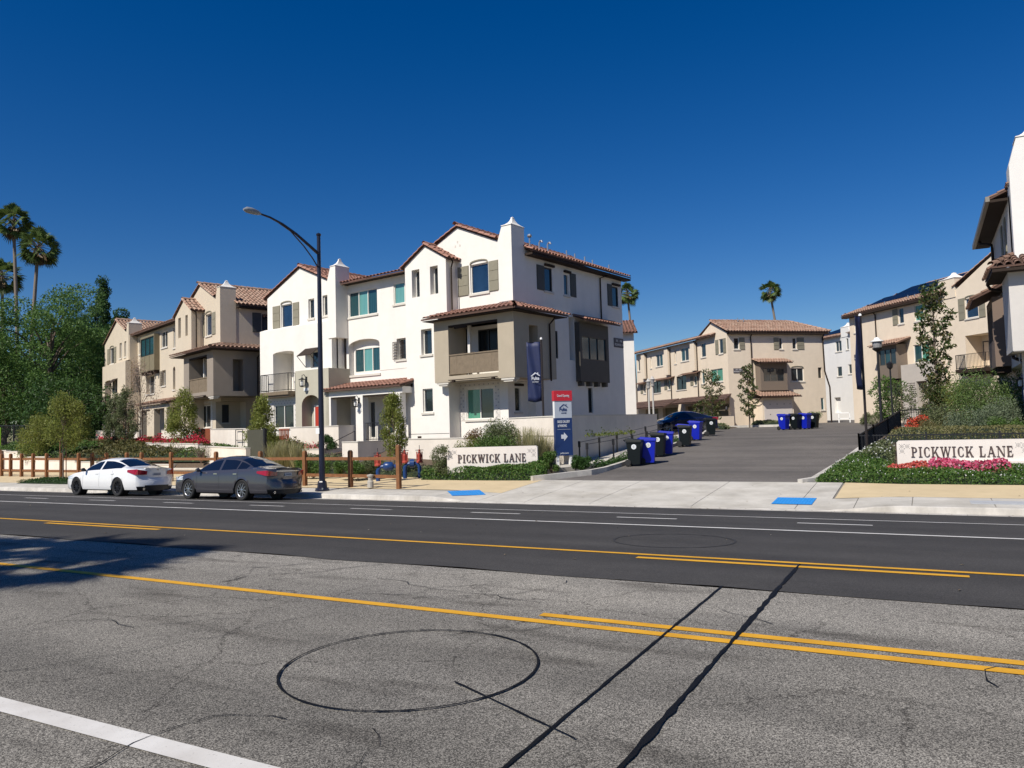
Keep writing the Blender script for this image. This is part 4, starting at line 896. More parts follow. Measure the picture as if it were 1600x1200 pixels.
# ================================================================ sand coloured garage block at the end of the drive
def garage_block():
    t = thing('garage_townhouses', 'sand coloured townhouse block with garage doors at the end of the driveway', 'townhouses', (-15.32, 68.92, 0), R(-47))
    f = front(t, 0, -19.8, 0, 1.0, 9.55, gable=[(-5.2, 9.55), (0, 9.55), (-2.59, 10.8)])
    W_ = f.window
    W_(-1.45, -.75, 7.78, 9.1, 1, .08, glass); f.shutter(-2.05, -1.5, 7.75, 9.1); f.shutter(-.7, -.2, 7.75, 9.1)
    W_(-4.8, -3.86, 7.76, 9.1, 1, .08, glass); W_(-8.92, -7.25, 7.74, 9.08, 2, .08, [teald, glass]); W_(-10.3, -9.9, 7.65, 9.03, 1, .15, glass)
    W_(-14.7, -13.05, 7.7, 9.02, 2, .08, [glass, teald]); W_(-16.1, -15.75, 7.65, 8.95, 1, .15, glass); W_(-19.5, -18.85, 7.6, 8.95, 1, .1, glass)
    W_(-3.15, -.98, 5.28, 6.45, 2, .08, [greeng]); W_(-4.87, -4.3, 5.27, 6.4, 1, .08, teald); W_(-10.1, -8.0, 4.95, 6.32, 2, .08, glass, fr=dkvinyl); W_(-6.45, -5.85, 5.2, 6.12, 1, .08, glass); f.shutter(-7.1, -6.5, 5.2, 6.12)
    W_(-15.75, -13.75, 4.9, 6.14, 2, .08, glass, fr=dkvinyl); W_(-12.15, -11.5, 5.1, 6.1, 1, .08, glass); f.shutter(-12.86, -12.2, 5.1, 6.1); W_(-18.2, -17.6, 5.0, 6.0, 1, .08, glass); f.shutter(-18.9, -18.25, 5, 6)
    for a, b, z in ((-8.7, -4.95, 6.55), (-14.85, -10.4, 6.42), (-19.5, -17.2, 6.3)): awning(f, a, b, z, z - .22, .55, mat('awning_brown', (.13, .07, .045), .8))
    for a, b in ((-8.4, -4.95), (-3.15, .0 - .3), (-13.5, -10), (-17.8, -14.6)):
        f.hole(a, b, 1.0, 3.22, .35, False); mb = MB()
        for k in range(4): f.obox(mb, a, b, 1.0 + k * .56, 1.0 + k * .56 + .545, .3, .34)
        mb.build('garage_door', door_olive, t)
    fins = []
    for a0, a1 in ((-6.4, -5.6), (-12.1, -11.3), (-17.9, -17.1)):
        fins += [front(t, -.3, a0, a1, 6.6, 9.42), right(t, a1, -.3, 0, 6.6, 9.42), left(t, a0, -.3, 0, 6.6, 9.42)]; downpipe(t, [(a1 + .12, -.4, 9.4), (a1 + .12, -.08, 9.2), (a1 + .12, -.08, 4)], .05); 
    # side face towards the street
    s = right(t, 0, 0, 9.9, 1.0, 9.55)
    for a, b, sh in ((.66, 1.2, (1.22, 1.75)), (5.28, 5.62, (4.7, 5.25)), (6.65, 7.08, (7.12, 7.85))): s.window(a, b, 8.05, 9.1, 1, .08, glass); s.shutter(sh[0], sh[1], 8.0, 9.1)
    s.window(6.35, 7.68, 5.1, 6.32, 2, .08, glass, arch=-1, hood=2); s.window(9.2, 9.6, 5.38, 6.35, 1, .2, glass, fr=dkvinyl, sill=0); s.window(9.33, 9.68, 2.42, 3.55, 1, .06, teald)
    address(s, .5, 1.45, 5.93, 6.34)
    def ex(mb):
        mb.box(-19.8, -.01, 9.9, 9.92, 1.0, 9.55); mb.quad((-19.8, 9.9, 1), (-19.8, 0, 1), (-19.8, 0, 9.55), (-19.8, 9.9, 9.55))
    wallset(t, 'wall', tan2_st, [f, s] + fins, ex)
    b = right(t, .8, 2.7, 5.4, 4.28, 6.72); b.window(3.0, 5.1, 5.08, 6.25, 3, .05, glass, fr=mat('bay_frame', (.12, .10, .08), .7), sill=0)
    bm = mat('bay_taupe', (.19, .15, .115), .8)
    wallset(t, 'bay_wall', bm, [b, front(t, 2.7, 0, .8, 4.28, 6.72)], lambda mb: (mb.quad((0, 5.4, 4.28), (0, 5.4, 6.72), (.8, 5.4, 6.72), (.8, 5.4, 4.28)), mb.quad((0, 2.7, 4.28), (.8, 2.7, 4.28), (.8, 5.4, 4.28), (0, 5.4, 4.28))))
    rf = Roof(t, tile2); rf.plane((1.3, 2.4, 6.75), (1.3, 5.7, 6.75), (0, 5.7, 7.15), (0, 2.4, 7.15)); rf.done()
    p = right(t, 1.5, 2.3, 5.4, 1.0, 3.6)
    wallset(t, 'projecting_garage_wall', tan2_st, [p, front(t, 2.3, 0, 1.5, 1.0, 3.6)], lambda mb: mb.quad((0, 5.4, 1), (0, 5.4, 4.1), (1.5, 5.4, 3.6), (1.5, 5.4, 1)))
    mb = MB(); p.obox(mb, 2.45, 5.25, 1.2, 3.38, -.03, -.003); g = mb.build('white_panel_door', mat('door_panel', (.62, .56, .52), .7), t)
    mb = MB()
    for q in (3.0, 3.7, 4.4, 5.0):
        for z in (2.1, 3.0): p.obox(mb, q, q + .07, z, z + .07, -.04, -.031)
    mb.build('door_studs', dark_w, g)
    rf = Roof(t, tile2); rf.plane((2.1, 1.9, 3.7), (2.1, 5.9, 3.7), (0, 5.9, 4.28), (0, 1.9, 4.28)); rf.done()
    downpipe(t, [(.38, 2.35, 9.5), (.06, 2.35, 9.2), (.06, 2.35, 4.3)], .05); downpipe(t, [(1.9, 1.95, 3.6), (1.2, 2.0, 3.3), (.08, 2.2, 3.1), (.08, 2.2, 1.3)]); downpipe(t, [(.4, 9.75, 9.5), (.08, 9.8, 9.1), (.08, 9.85, 6), (.35, 10.1, 4.5), (.35, 10.1, 1.2)], .07)
    rf = Roof(t, tile2)
    rf.plane((.45, -.1, 9.62), (.45, 10.4, 9.62), (-2.6, 8.2, 10.92), (-2.6, -.1, 10.92), w=.28, L_=.42)
    rf.plane((-5.6, 10.4, 9.62), (-5.6, -.1, 9.62), (-2.6, -.1, 10.92), (-2.6, 8.2, 10.92))
    rf.plane((.45, 10.4, 9.62), (-5.6, 10.4, 9.62), (-2.6, 8.2, 10.92), (-2.6, 8.2, 10.92))
    ridge_tiles(rf.t, (-2.6, -.15, 10.96), (-2.6, 8.2, 10.96), .12); ridge_tiles(rf.t, (.42, -.15, 9.66), (-2.6, -.15, 10.95), .11); ridge_tiles(rf.t, (.45, 10.4, 9.66), (-2.6, 8.2, 10.96), .12)
    rf.plane((-20.2, -.5, 9.56), (-1.9, -.5, 9.56), (-1.9, .0, 9.78), (-20.2, .0, 9.78)); rf.plane((-20.2, .0, 9.78), (-5.3, 0, 9.78), (-5.3, 3.5, 10.5), (-20.2, 3.5, 10.5))
    rf.soffit([(.01, 0, 9.5), (.43, 0, 9.5), (.43, 10.3, 9.5), (.01, 10.3, 9.5)], .12)
    rf.done()
    rf = Roof(t, mat('roof_tile_shaded_brown', (.1, .06, .05), .85, island=[(.06, .035, .028), (.12, .07, .055)])); rf.plane((-8.9, -1.2, 3.5), (1.2, -1.2, 3.5), (.3, .0, 4.02), (-8.9, 0, 4.02)); rf.plane((-20, -1.7, 3.3), (-9.6, -1.7, 3.3), (-9.6, 0, 4.02), (-20, 0, 4.02)); rf.done()  # shade put into darker tiles; left eave deepened to shade the doors
    f.lantern(-.25 + .05, 2.7, 1.3)
    wallset(t, 'wing_wall', tan2_st, [front(t, -1.4, -.5, .6, .8, 2.1), right(t, .6, -1.4, 0, .8, 2.1)], lambda mb: mb.quad((-.5, -1.4, 2.1), (.6, -1.4, 2.1), (.6, 0, 2.1), (-.5, 0, 2.1)))
    vents(t, [(-2.2, 2.5, 10.85, .35, 0), (-2.2, 3.1, 10.85, .35, 0)])
    return t
B4 = garage_block()

# white-rendered neighbour whose end shows behind the corner row
def plain_gable(name, label, loc, A, x0, x1, y1, ze, pk, m, tm, wins=(), sidew=(), z0=.8, dv=None, yoff=0):
    t = thing(name, label, 'townhouses', (loc[0], loc[1], 0), R(A))
    f = front(t, 0, x0, x1, z0, ze); s = right(t, x1, 0, y1, z0, ze, gable=[(0, ze), (y1, ze), (y1 / 2, pk)]); l = left(t, x0, 0, y1, z0, ze, gable=[(-y1, ze), (0, ze), (-y1 / 2, pk)]); b = back(t, y1, x0, x1, z0, ze)
    for w in wins: f.window(*w)
    for w in sidew: s.window(*w)
    wallset(t, 'wall', m, [f, s, l, b])
    rf = Roof(t, tm); rf.plane((x0 - .3, -.45, ze - .05), (x1 + .3, -.45, ze - .05), (x1 + .3, y1 / 2, pk + .1), (x0 - .3, y1 / 2, pk + .1)); rf.plane((x1 + .3, y1 + .45, ze - .05), (x0 - .3, y1 + .45, ze - .05), (x0 - .3, y1 / 2, pk + .1), (x1 + .3, y1 / 2, pk + .1))
    rf.done(); return t
B7 = plain_gable('rear_townhouse', 'white townhouse end glimpsed between the corner row and the sand coloured block', at(993, 63), 24, -13, 0, 8, 9.2, 10.6, white_st, tile,
                 wins=[(-1.9, -1.2, 7.4, 8.7, 1, .08, teald), (-6, -5, 7.4, 8.7, 2, .08, glass)], sidew=[(1.2, 2.0, 5.0, 6.2, 1, .08, teald)])

# ================================================================ cream block on the right with the solar panels
def solar_block():
    t = thing('solar_townhouses', 'cream townhouse block with solar panels and a white finial chimney right of the driveway', 'townhouses', (1.44, 61.82, 0), R(-50))
    f = front(t, 0, -10.55, 9, 1.0, 10.2, gable=[(1.0, 10.2), (9, 10.2), (9, 12.6), (5.2, 12.4)])
    W_ = f.window
    W_(-9.95, -9.2, 8.7, 9.87, 1, .08, teald); W_(-4.62, -4.05, 8.7, 9.9, 1, .08, glass); f.shutter(-5.25, -4.68, 8.65, 9.9); W_(-2.9, -2.0, 8.65, 9.85, 1, .08, greeng)
    W_(-3.24, -1.65, 5.58, 6.92, 2, .08, [teald, greeng]); W_(1.92, 3.0, 8.15, 9.5, 1, .08, [glassb], arch=-1, hood=2); f.shutter(1.33, 1.88, 8.1, 9.6); f.shutter(3.08, 3.6, 8.05, 9.5)
    f.hole(1.75, 3.75, 4.75, 7.0, 1.3, True); f.hole(-1.6, -.95, 1.0, 4.1, .6, True)
    address(f, -10.1, -9.1, 6.42, 6.88)
    def ex(mb): mb.box(-10.55, 9, 9.5, 9.52, 1, 10.2)
    wallset(t, 'wall', tan2_st, [f, left(t, -10.55, 0, 9.5, 1, 10.2)], ex)
    fi = front(t, 1.28, 1.75, 3.75, 4.75, 7.0); fi.window(1.85, 2.4, 4.85, 6.6, 1, .02, glass, cut=False, sill=0, fr=dkvinyl)
    mb = MB(); mb.box(3.05, 3.4, 1.22, 1.27, 4.75, 6.9); mb.build('balcony_door', door_lime, t)
    railing(t, [(1.6, 0), (1.6, -.7), (4.1, -.7), (4.1, 0)], 4.72, 5.68); mb = MB(); mb.box(1.55, 4.15, -.75, -.002, 4.45, 4.7); mb.box(1.8, 3.9, -.6, -.002, 4.25, 4.45); mb.build('balcony_slab', dark_w, t)
    # entry box
    e = front(t, -.9, -3.55, -.2, 1.0, 5.45); e.hole(-2.05, -1.0, 1.0, 4.15, .85, False)
    wallset(t, 'entry_wall', mat('stucco_grey', (.50, .45, .39), .92, noise=.04, bump=.3), [e, right(t, -.2, -.9, 0, 1, 5.45), left(t, -3.55, -.9, 0, 1, 5.45)], lambda mb: mb.quad((-3.55, -.9, 5.45), (-.2, -.9, 5.45), (-.2, 0, 5.45), (-3.55, 0, 5.45)))
    mb = MB(); mb.box(-1.4, -1.1, -.12, -.06, 1.1, 3.9); mb.build('front_door', door_lime, t)
    mb = MB()
    for i in range(5):
        for j in range(15): e.obox(mb, -2.8 + i * .14, -2.8 + i * .14 + .07, 1.9 + j * .15, 1.9 + j * .15 + .08, -.01, -.002)
    tag(mb.build('pierced_tiles', [dark_w], t), kind='stuff')
    # bay
    b = front(t, -.9, -6.0, -3.9, 4.5, 7.1); b.window(-5.9, -4.0, 5.58, 6.82, 3, .05, [glass, teald, glass], fr=mat('bay_frame', (.12, .10, .08), .7), sill=0); bm = mat('bay_taupe', (.19, .15, .115), .8)
    wallset(t, 'bay_wall', bm, [b, right(t, -3.9, -.9, 0, 4.5, 7.1), left(t, -6.0, -.9, 0, 4.5, 7.1)], lambda mb: mb.quad((-6, -.9, 4.5), (-3.9, -.9, 4.5), (-3.9, 0, 4.5), (-6, 0, 4.5)))
    corbels(f, lin(-5.8, -4.1, 4), 4.28, 4.49, .8, dark_w)
    rf = Roof(t, tile2); rf.plane((-6.5, -1.3, 7.12), (-3.4, -1.3, 7.12), (-3.4, 0, 7.58), (-6.5, 0, 7.58)); rf.done()
    rf = Roof(t, tile2); S_ = .42
    rf.plane((-10.95, -.5, 10.2), (.2, -.5, 10.2), (.2, 4.6, 10.2 + 5.1 * S_), (-6.5, 4.6, 10.2 + 5.1 * S_), w=.28, L_=.42)
    rf.plane((-10.95, 9.7, 10.2), (-10.95, -.5, 10.2), (-6.5, 4.6, 10.2 + 5.1 * S_), (-6.5, 4.6, 10.2 + 5.1 * S_))
    rf.plane((9.5, 9.7, 10.2), (-10.95, 9.7, 10.2), (-6.5, 4.6, 10.2 + 5.1 * S_), (9.5, 4.6, 10.2 + 5.1 * S_))
    rf.plane((1.0, -.03, 10.5), (1.0, 6, 10.5), (5.2, 6, 12.42), (5.2, -.03, 12.42)) 
    rf.plane((9.4, 6, 10.62), (9.4, -.03, 10.62), (5.2, -.03, 12.42), (5.2, 6, 12.42)); rf.soffit([(-10.9, -.48, 10.1), (-.6, -.48, 10.1), (-.6, -.01, 10.1), (-10.9, -.01, 10.1)], .12)
    ridge_tiles(rf.t, (1.0, -.05, 10.5), (5.2, -.05, 12.42), .1); rf.done()
    zpl = lambda y: 10.2 + (y + .5) * S_ + .14
    solm = mat('solar_panel', (.003, .005, .014), .35, spec=.2)
    for r_ in range(2):
        for k in range(9 - r_ * 1):
            x0 = -9.0 + r_ * 1.1 + k * 1.02; y0, y1 = .6 + r_ * 1.75, .6 + r_ * 1.75 + 1.68; mb = MB()
            mb.hexa([(x0, y0, zpl(y0) - .04), (x0 + .99, y0, zpl(y0) - .04), (x0 + .99, y1, zpl(y1) - .04), (x0, y1, zpl(y1) - .04)], [(x0, y0, zpl(y0)), (x0 + .99, y0, zpl(y0)), (x0 + .99, y1, zpl(y1)), (x0, y1, zpl(y1))])
            mb.build('solar_panel', solm, t)
    chimney(t, -.5, 1.15, -.05, 1.2, 9.8, 11.15, tan2_st, -1, 10.7)
    downpipe(t, [(-7.2, -.4, 10.1), (-7.2, -.06, 9.8), (-7.2, -.06, 7.4)], .05)
    vents(t, [(-6.2, .1, 10.45, .25, 0), (-3.6, .1, 10.45, .3, 0), (-2.9, .1, 10.45, .25, 0)])
    return t
B5 = solar_block()
def white_back():
    t = thing('far_white_townhouse', 'bright white townhouse with a small finial chimney behind the sand coloured block', 'townhouses', (-7.42, 88.93, 0), R(-50))
    f = front(t, 0, -6.5, 14, 1.0, 10.5)
    f.window(-1.5, -.45, 8.85, 10.0, 2, .08, glass); f.window(.36, .75, 8.9, 10.1, 1, .08, glass); f.window(-1.45, -.6, 6.15, 7.2, 1, .08, glass); f.window(.5, 1.2, 6.3, 7.3, 1, .1, glass); f.hole(-2.2, -1.1, 2.2, 3.9, .3)
    f.window(-4.4, -3.6, 8.7, 9.9, 1, .08, glass)
    wallset(t, 'wall', white_st2, [f, left(t, -6.5, 0, 9, 1, 10.5), right(t, 14, 0, 9, 1, 10.5)])
    chimney(t, -.4, 1.05, -.05, 1.0, 10.3, 11.35, white_st2, 1, 10.9)
    rf = Roof(t, tile2); rf.plane((-7, -.4, 10.5), (-.4, -.4, 10.5), (-.4, 4.5, 12.2), (-3.5, 4.5, 12.2)); rf.plane((-7, 9.5, 10.5), (-7, -.4, 10.5), (-3.5, 4.5, 12.2), (-3.5, 4.5, 12.2)); rf.plane((1, -.3, 10.6), (14, -.3, 10.6), (14, 4.5, 12), (1, 4.5, 12)); rf.done()
    mb = MB(); mb.hexa([(-6, .4, 10.9), (-.6, .4, 10.9), (-.6, 3.4, 11.9), (-4.5, 3.4, 11.9)], [(-6, .4, 10.96), (-.6, .4, 10.96), (-.6, 3.4, 11.96), (-4.5, 3.4, 11.96)]); mb.build('solar_array', mat('solar_panel', (.003, .005, .014), .35, spec=.2), t)
white_back()

# ================================================================ near block at the right edge
def near_right():
    t = thing('near_townhouse', 'pale townhouse cut by the right edge, with dark eaves and a tall white chimney', 'townhouses', (3.16, 34.04, 0), 0)
    umber = mat('roof_tile_umber', (.2, .12, .08), .85, island=[(.13, .075, .05), (.22, .13, .09), (.18, .10, .07)])
    m = mat('stucco_grey_white', (.60, .57, .53), .92, noise=.03, bump=.35, bscale=45, dirt=.06)
    f = front(t, 0, 0.05, 9, .6, 10.3, gable=[(.05, 10.3), (9, 10.3), (4, 11.9)])
    # upper side wall
    s = left(t, 0, 0.0, 9.8, 3.5, 9.9); s.window(-3.4, -2.6, 8.1, 9.4, 1, .08, glass, sill=1); s.shutter(-2.55, -1.95, 8.1, 9.5); s.shutter(-4.1, -3.45, 8.1, 9.5); s.window(-8.9, -8.1, 8.2, 9.4, 1, .08, glass)
    g = left(t, 0.35, .0, 9.8, .6, 3.5)
    wallset(t, 'wall', m, [f, s, g, back(t, 9.8, 0, 9, .6, 10)], lambda mb: mb.quad((0, 0, 3.5), (.35, 0, 3.5), (.35, 9.8, 3.5), (0, 9.8, 3.5)))
    # chimney proud of front
    chimney(t, .0, 1.15, -.45, .55, 7.4, 11.9, white_st2, -1, 10.9)
    # second-floor pop-out facing the street
    b = front(t, -1.3, -.32, 5, 3.9, 6.9); bs = left(t, -.32, -1.3, 1.2, 3.9, 6.9)
    wallset(t, 'bay_wall', m, [b, bs], lambda mb: (mb.box(-.3, 5, -1.29, 0, 3.88, 3.95), mb.quad((-.32, 1.2, 3.9), (-.32, 1.2, 6.9), (0, 1.2, 6.9), (0, 1.2, 3.9))))
    rf = Roof(t, umber); rf.plane((-.85, -1.8, 6.95), (6, -1.8, 6.95), (6, 0, 7.55), (.0, 0, 7.55)); rf.plane((-.85, 1.6, 6.95), (-.85, -1.8, 6.95), (.0, 0, 7.55), (.0, 1.6, 7.55))
    ridge_tiles(rf.t, (-.85, -1.8, 7.0), (0, 0, 7.6), .11); rf.soffit([(-.83, -1.78, 6.85), (5, -1.78, 6.85), (5, -1.32, 6.85), (-.83, -1.32, 6.85)], .1); rf.soffit([(-.83, -1.3, 6.85), (-.33, -1.3, 6.85), (-.33, 1.5, 6.85), (-.83, 1.5, 6.85)], .1); rf.done()
    downpipe(t, [(-.8, 1.45, 6.8), (-.7, 1.5, 6.6), (-.25, 1.55, 6.45), (-.1, 1.6, 6.2), (-.1, 1.6, 4.2), (-.1, 1.2, 3.8), (-.05, .5, 3.7), (.3, .1, 3.5), (.3, .1, 1.1)], .06)
    # timber bay on the drive side
    w = left(t, -.55, 3.2, 6.3, 3.6, 6.5); w.window(-6.1, -3.4, 4.7, 6.2, 4, .05, [glass, teald], fr=mat('bay_timber', (.17, .12, .09), .7), sill=0)
    wallset(t, 'timber_bay', mat('bay_timber', (.17, .12, .09), .7), [w, front(t, 3.2, -.55, 0, 3.6, 6.5)], lambda mb: (mb.quad((-.55, 6.3, 3.6), (-.55, 6.3, 6.5), (0, 6.3, 6.5), (0, 6.3, 3.6)), mb.quad((-.55, 3.2, 3.6), (0, 3.2, 3.6), (0, 6.3, 3.6), (-.55, 6.3, 3.6))))
    rf = Roof(t, umber); rf.plane((-1.25, 6.7, 6.45), (-1.25, 2.8, 6.45), (0, 2.8, 7.05), (0, 6.7, 7.05)); rf.done()
    corbels(left(t, 0, 3, 7, 3, 4), [-3.5, -4.3, -5.2, -6.0], 3.35, 3.59, .5, dark_w)
    # main eave along the drive
    rf = Roof(t, umber); rf.plane((-.62, 10.2, 10.0), (-.62, .55, 10.0), (4, .55, 11.95), (4, 10.2, 11.95)); rf.plane((-.0, .55, 10.28), (0, -.15, 10.28), (4, -.15, 11.97), (4, .55, 11.97)); rf.plane((8.8, -.15, 10.0), (8.8, 10.2, 10.0), (4, 10.2, 11.95), (4, -.15, 11.95))
    rf.soffit([(-.6, .56, 9.93), (-.01, .56, 9.93), (-.01, 10.1, 9.93), (-.6, 10.1, 9.93)], .1); mb = MB(); mb.box(-.74, -.6, .5, 10.25, 9.86, 10.06); mb.build('gutter', mat('gutter_grey', (.22, .20, .17), .5), t); rf.done()
    downpipe(t, [(-.55, 8.2, 9.85), (-.5, 8.1, 9.7), (-.12, 7.6, 9.5), (-.1, 7.5, 9.3), (-.1, 7.5, 7.3)], .06)
    gl_ = left(t, .34, .0, 2.5, 1.1, 3.5); 
    mb = MB()
    for j in range(14):
        for i in range(2): gl_.obox(mb, -.55 + i * .14, -.55 + i * .14 + .12, 1.5 + j * .14, 1.5 + j * .14 + .12, -.015, -.002)
    tag(mb.build('ceramic_tiles', mat('ceramic_brown', (.35, .25, .2), .5), t), kind='stuff')
    mb = MB(); mb.box(.28, .33, 2.2, 3.1, 1.2, 3.2); mb.build('blue_door', mat('door_blue', (.03, .05, .22), .5), t)
    gl_.lantern(-1.6, 2.7, 1.2)
near_right()

mb = MB(); f = front(B2, -.8, -6.2, -3.5, 1, 2); f.obox(mb, -6.25, -3.47, 1.46, 1.475, -.012, -.002); f.obox(mb, -5.6, -5.35, 1.25, 1.36, -.02, -.002); mb.build('weep_screed', dark_w, B2)
mb = MB(); f = front(B2, -.8, -6.2, -3.5, 1, 2); f.obox(mb, -5.95, -5.85, 3.85, 4.0, -.08, -.002); mb.build('wall_light', dark_w, B2)
for z_ in (4.0,): 
    mb = MB(); f = front(B2, 0, -11.9, -6.3, 1, 9); f.obox(mb, -9.1, -6.32, 4.93, 4.94, -.004, -.001); mb.build('control_joint', stone, B2)
for yy_, a_, b_ in ((0, -3.4, -.86),):
    f = front(B2, 0, -3.4, 0, 1, 12); mb = MB()
    for q in ((-3.5, 10.75), (-3.2, 10.75), (-3.35, 10.95)): f.obox(mb, q[0] - .04, q[0] + .04, q[1] - .05, q[1] + .05, -.01, -.002)
    mb.build('gable_vent', stone, B2)
# ================================================================ garden walls
def world_wall(name, label, pts, z0s, z1, th=.22, m=None, cap=True, group=None, cat='garden wall'):
    """wall along plan points; z1 number or list; top cap as its own part"""
    m = m or wall_st; z1 = z1 if hasattr(z1, '__len__') else [z1] * len(pts)
    t = thing(name, label, cat, (pts[0][0], pts[0][1], z0s), 0, group); ox, oy, oz = pts[0][0], pts[0][1], z0s
    mb = MB(); mc = MB()
    for i in range(len(pts) - 1):
        (xa, ya), (xb, yb) = pts[i], pts[i + 1]; dx, dy = xb - xa, yb - ya; l = math.hypot(dx, dy); nx, ny = -dy / l * th, dx / l * th
        q = lambda x, y, z: (x - ox, y - oy, z - oz)
        za, zb = z1[i], z1[i + 1] if not isinstance(z1[i], tuple) else 0
        mb.hexa([q(xa, ya, z0s - .3), q(xb, yb, z0s - .3), q(xb + nx, yb + ny, z0s - .3), q(xa + nx, ya + ny, z0s - .3)], [q(xa, ya, za), q(xb, yb, zb), q(xb + nx, yb + ny, zb), q(xa + nx, ya + ny, za)])
        if cap:
            e = .025; ex, ey = nx / th * e, ny / th * e
            mc.hexa([q(xa - ex, ya - ey, za + .001), q(xb - ex, yb - ey, zb + .001), q(xb + nx + ex, yb + ny + ey, zb + .001), q(xa + nx + ex, ya + ny + ey, za + .001)],
                    [q(xa - ex, ya - ey, za + .045), q(xb - ex, yb - ey, zb + .045), q(xb + nx + ex, yb + ny + ey, zb + .045), q(xa + nx + ex, ya + ny + ey, za + .045)])
    mb.build('wall_body', m, t)
    if cap: mc.build('coping', stone, t)
    return t
def loc2w(o, A, x, y):
    c, s = math.cos(R(A)), math.sin(R(A)); return (o[0] + x * c - y * s, o[1] + x * s + y * c)
b2 = lambda x, y: loc2w((-16.77, 31.38), -9, x, y)
b1 = lambda x, y: loc2w((-39.39, 33.96), -19.75, x, y)
world_wall('patio_wall', 'tall pale patio wall in front of the red door of the white row', [b2(-13.6, -2.5), b2(-9.6, -2.5), b2(-9.5, -.9)], .6, 1.98)
world_wall('planter_wall', 'low pale planter wall below the pink flowers in front of the white row', [b2(-14.6, -4.0), b2(-9.2, -4.0), b2(-9.1, -2.6)], -.1, .84)
world_wall('patio_wall', 'short pale wall stub beside the steps in front of the porch of the white row', [b2(-7.55, -4), b2(-6.42, -4), b2(-6.35, -1.7)], .0, 1.17)
world_wall('patio_wall', 'pale garden wall behind the red valves at the foot of the white row', [b2(-5.2, -3), b2(1.85, -3)], -.1, 1.24)
world_wall('boundary_wall', 'long pale boundary wall running up beside the driveway and its ramp', [b2(1.87, -3), (-12.5, 27.7), (-12.6, 34), (-12.95, 40.5)], .0, [2.03, 2.05, 2.08, 2.12])
mb = MB(); 
for i in range(6): a = b2(-9.0, -3.8 + i * .3); b = b2(-7.6, -3.8 + i * .3); mb.box(a[0], b[0], a[1] - .05, a[1] + .3, -.1 + 0, .05 + .16 * i)
t = thing('garden_steps', 'pale concrete steps between the planter wall and the wall stub', 'steps', (*b2(-8.3, -3), 0)); o = mb.build('flight', concrete, t); o.location = (-b2(-8.3, -3)[0], -b2(-8.3, -3)[1], 0)
# terrace steps railing
t = thing('stair_railing', 'black metal stair railing on the steps before the white row', 'railing', (0, 0, 0)); 
a, b = b2(-8.9, -3.9), b2(-8.7, -2.2); mb = MB(); mb.tube([(a[0], a[1], .1), (a[0], a[1], 1.0), (b[0], b[1], 1.7), (b[0], b[1], .9)], .02, 6); mb.build('handrail', iron, t)
world_wall('patio_wall', 'pale patio wall at the far left end of the tan row', [b1(-19.8, -2.5), b1(-8.4, -2.5)], 1.0, [2.3, 2.2])
world_wall('patio_wall', 'pale patio wall with a tall metal frame against it, before the side of the tan row', [b1(-3.6, -2.5), b1(3.2, -2.5)], .8, [2.1, 2.07])
world_wall('patio_wall', 'pale patio wall right of the rust coloured gate of the tan row', [b1(4.9, -2.5), b1(11.2, -2.5)], .8, [2.03, 1.95])
world_wall('planter_wall', 'low pale wall under the crimson flowers at the left end of the tan row', [b1(-13.4, -4), b1(-6.4, -4), b1(-6.4, -2.8)], .2, [1.42, 1.4, 1.4])
world_wall('planter_wall', 'low pale wall under the dark red flowers before the tan row', [b1(-4.4, -4), b1(7.2, -4)], .1, [1.36, 1.24])
world_wall('planter_wall', 'low pale wall piece without flowers at the right end of the tan row', [b1(7.4, -4), b1(13.4, -4)], .0, [1.12, 1.02])
# pilasters on the lower wall
for i, x in enumerate((-11.6, -10.2, -8.6)):
    p = b1(x, -4.12); mb = MB(); mb.box(-.16, .16, -.1, .1, -.4, 1.1); t = thing('wall_pier', ('left', 'middle', 'right')[i] + ' pier of three against the low wall under the crimson flowers', 'pier', (p[0], p[1], .3), R(-19.75)); mb.build('pier_block', wall_st, t)
t = thing('garden_gate', 'rust coloured slatted gate in the patio wall of the tan row', 'gate', (*b1(4.0, -2.4), .9), R(-19.75)); rust = mat('rust_red', (.30, .085, .04), .7, noise=.15)
for i in range(9): mb = MB(); mb.box(-.75 + i * .17, -.75 + i * .17 + .12, -.02, .02, 0, 1.2); mb.build('slat', rust, t)
mb = MB(); mb.box(-.85, .85, .03, .06, .2, .28); mb.box(-.85, .85, .03, .06, .95, 1.03); mb.build('cross_bar', iron, t)
t = thing('garden_gate', 'rust coloured barred gate left of the tall patio wall of the white row', 'gate', (*b2(-14.15, -2.5), .75), R(-9))
for i in range(7): mb = MB(); mb.box(-.42 + i * .13, -.42 + i * .13 + .05, -.02, .02, .1, 1.15); mb.build('bar', rust, t)
mb = MB(); mb.box(-.48, .48, -.02, .02, .04, .1); mb.box(-.48, .48, -.02, .02, 1.15, 1.2); mb.build('gate_frame', rust, t)
t = thing('side_gate', 'olive green side gate, darkened for shade, between the tan row and the white row', 'gate', (*b1(14.6, -3.6), .2), R(-12)); mb = MB(); mb.box(-1.5, -.1, 0, .06, 0, 1.7); mb.build('gate_panel', mat('gate_olive_shaded', (.055, .055, .038), .7, noise=.1), t); mb = MB(); mb.box(-.1, .02, -.03, .09, 0, 1.75); mb.build('gate_post', iron, t)  # panel olive is darkened so the gate looks shaded
t = thing('trellis', 'thin metal trellis frame against the patio wall of the tan row', 'trellis', (*b1(9.2, -2.6), 1.1), R(-19.75)); mb = MB()
for s in ((-.45, 0, -.45, .85), (.45, 0, .45, .85), (-.45, .85, .45, .85), (-.45, .3, .45, .3)): mb.bar((s[0], 0, s[1]), (s[2], 0, s[3]), .03)
mb.build('trellis_frame', iron, t)
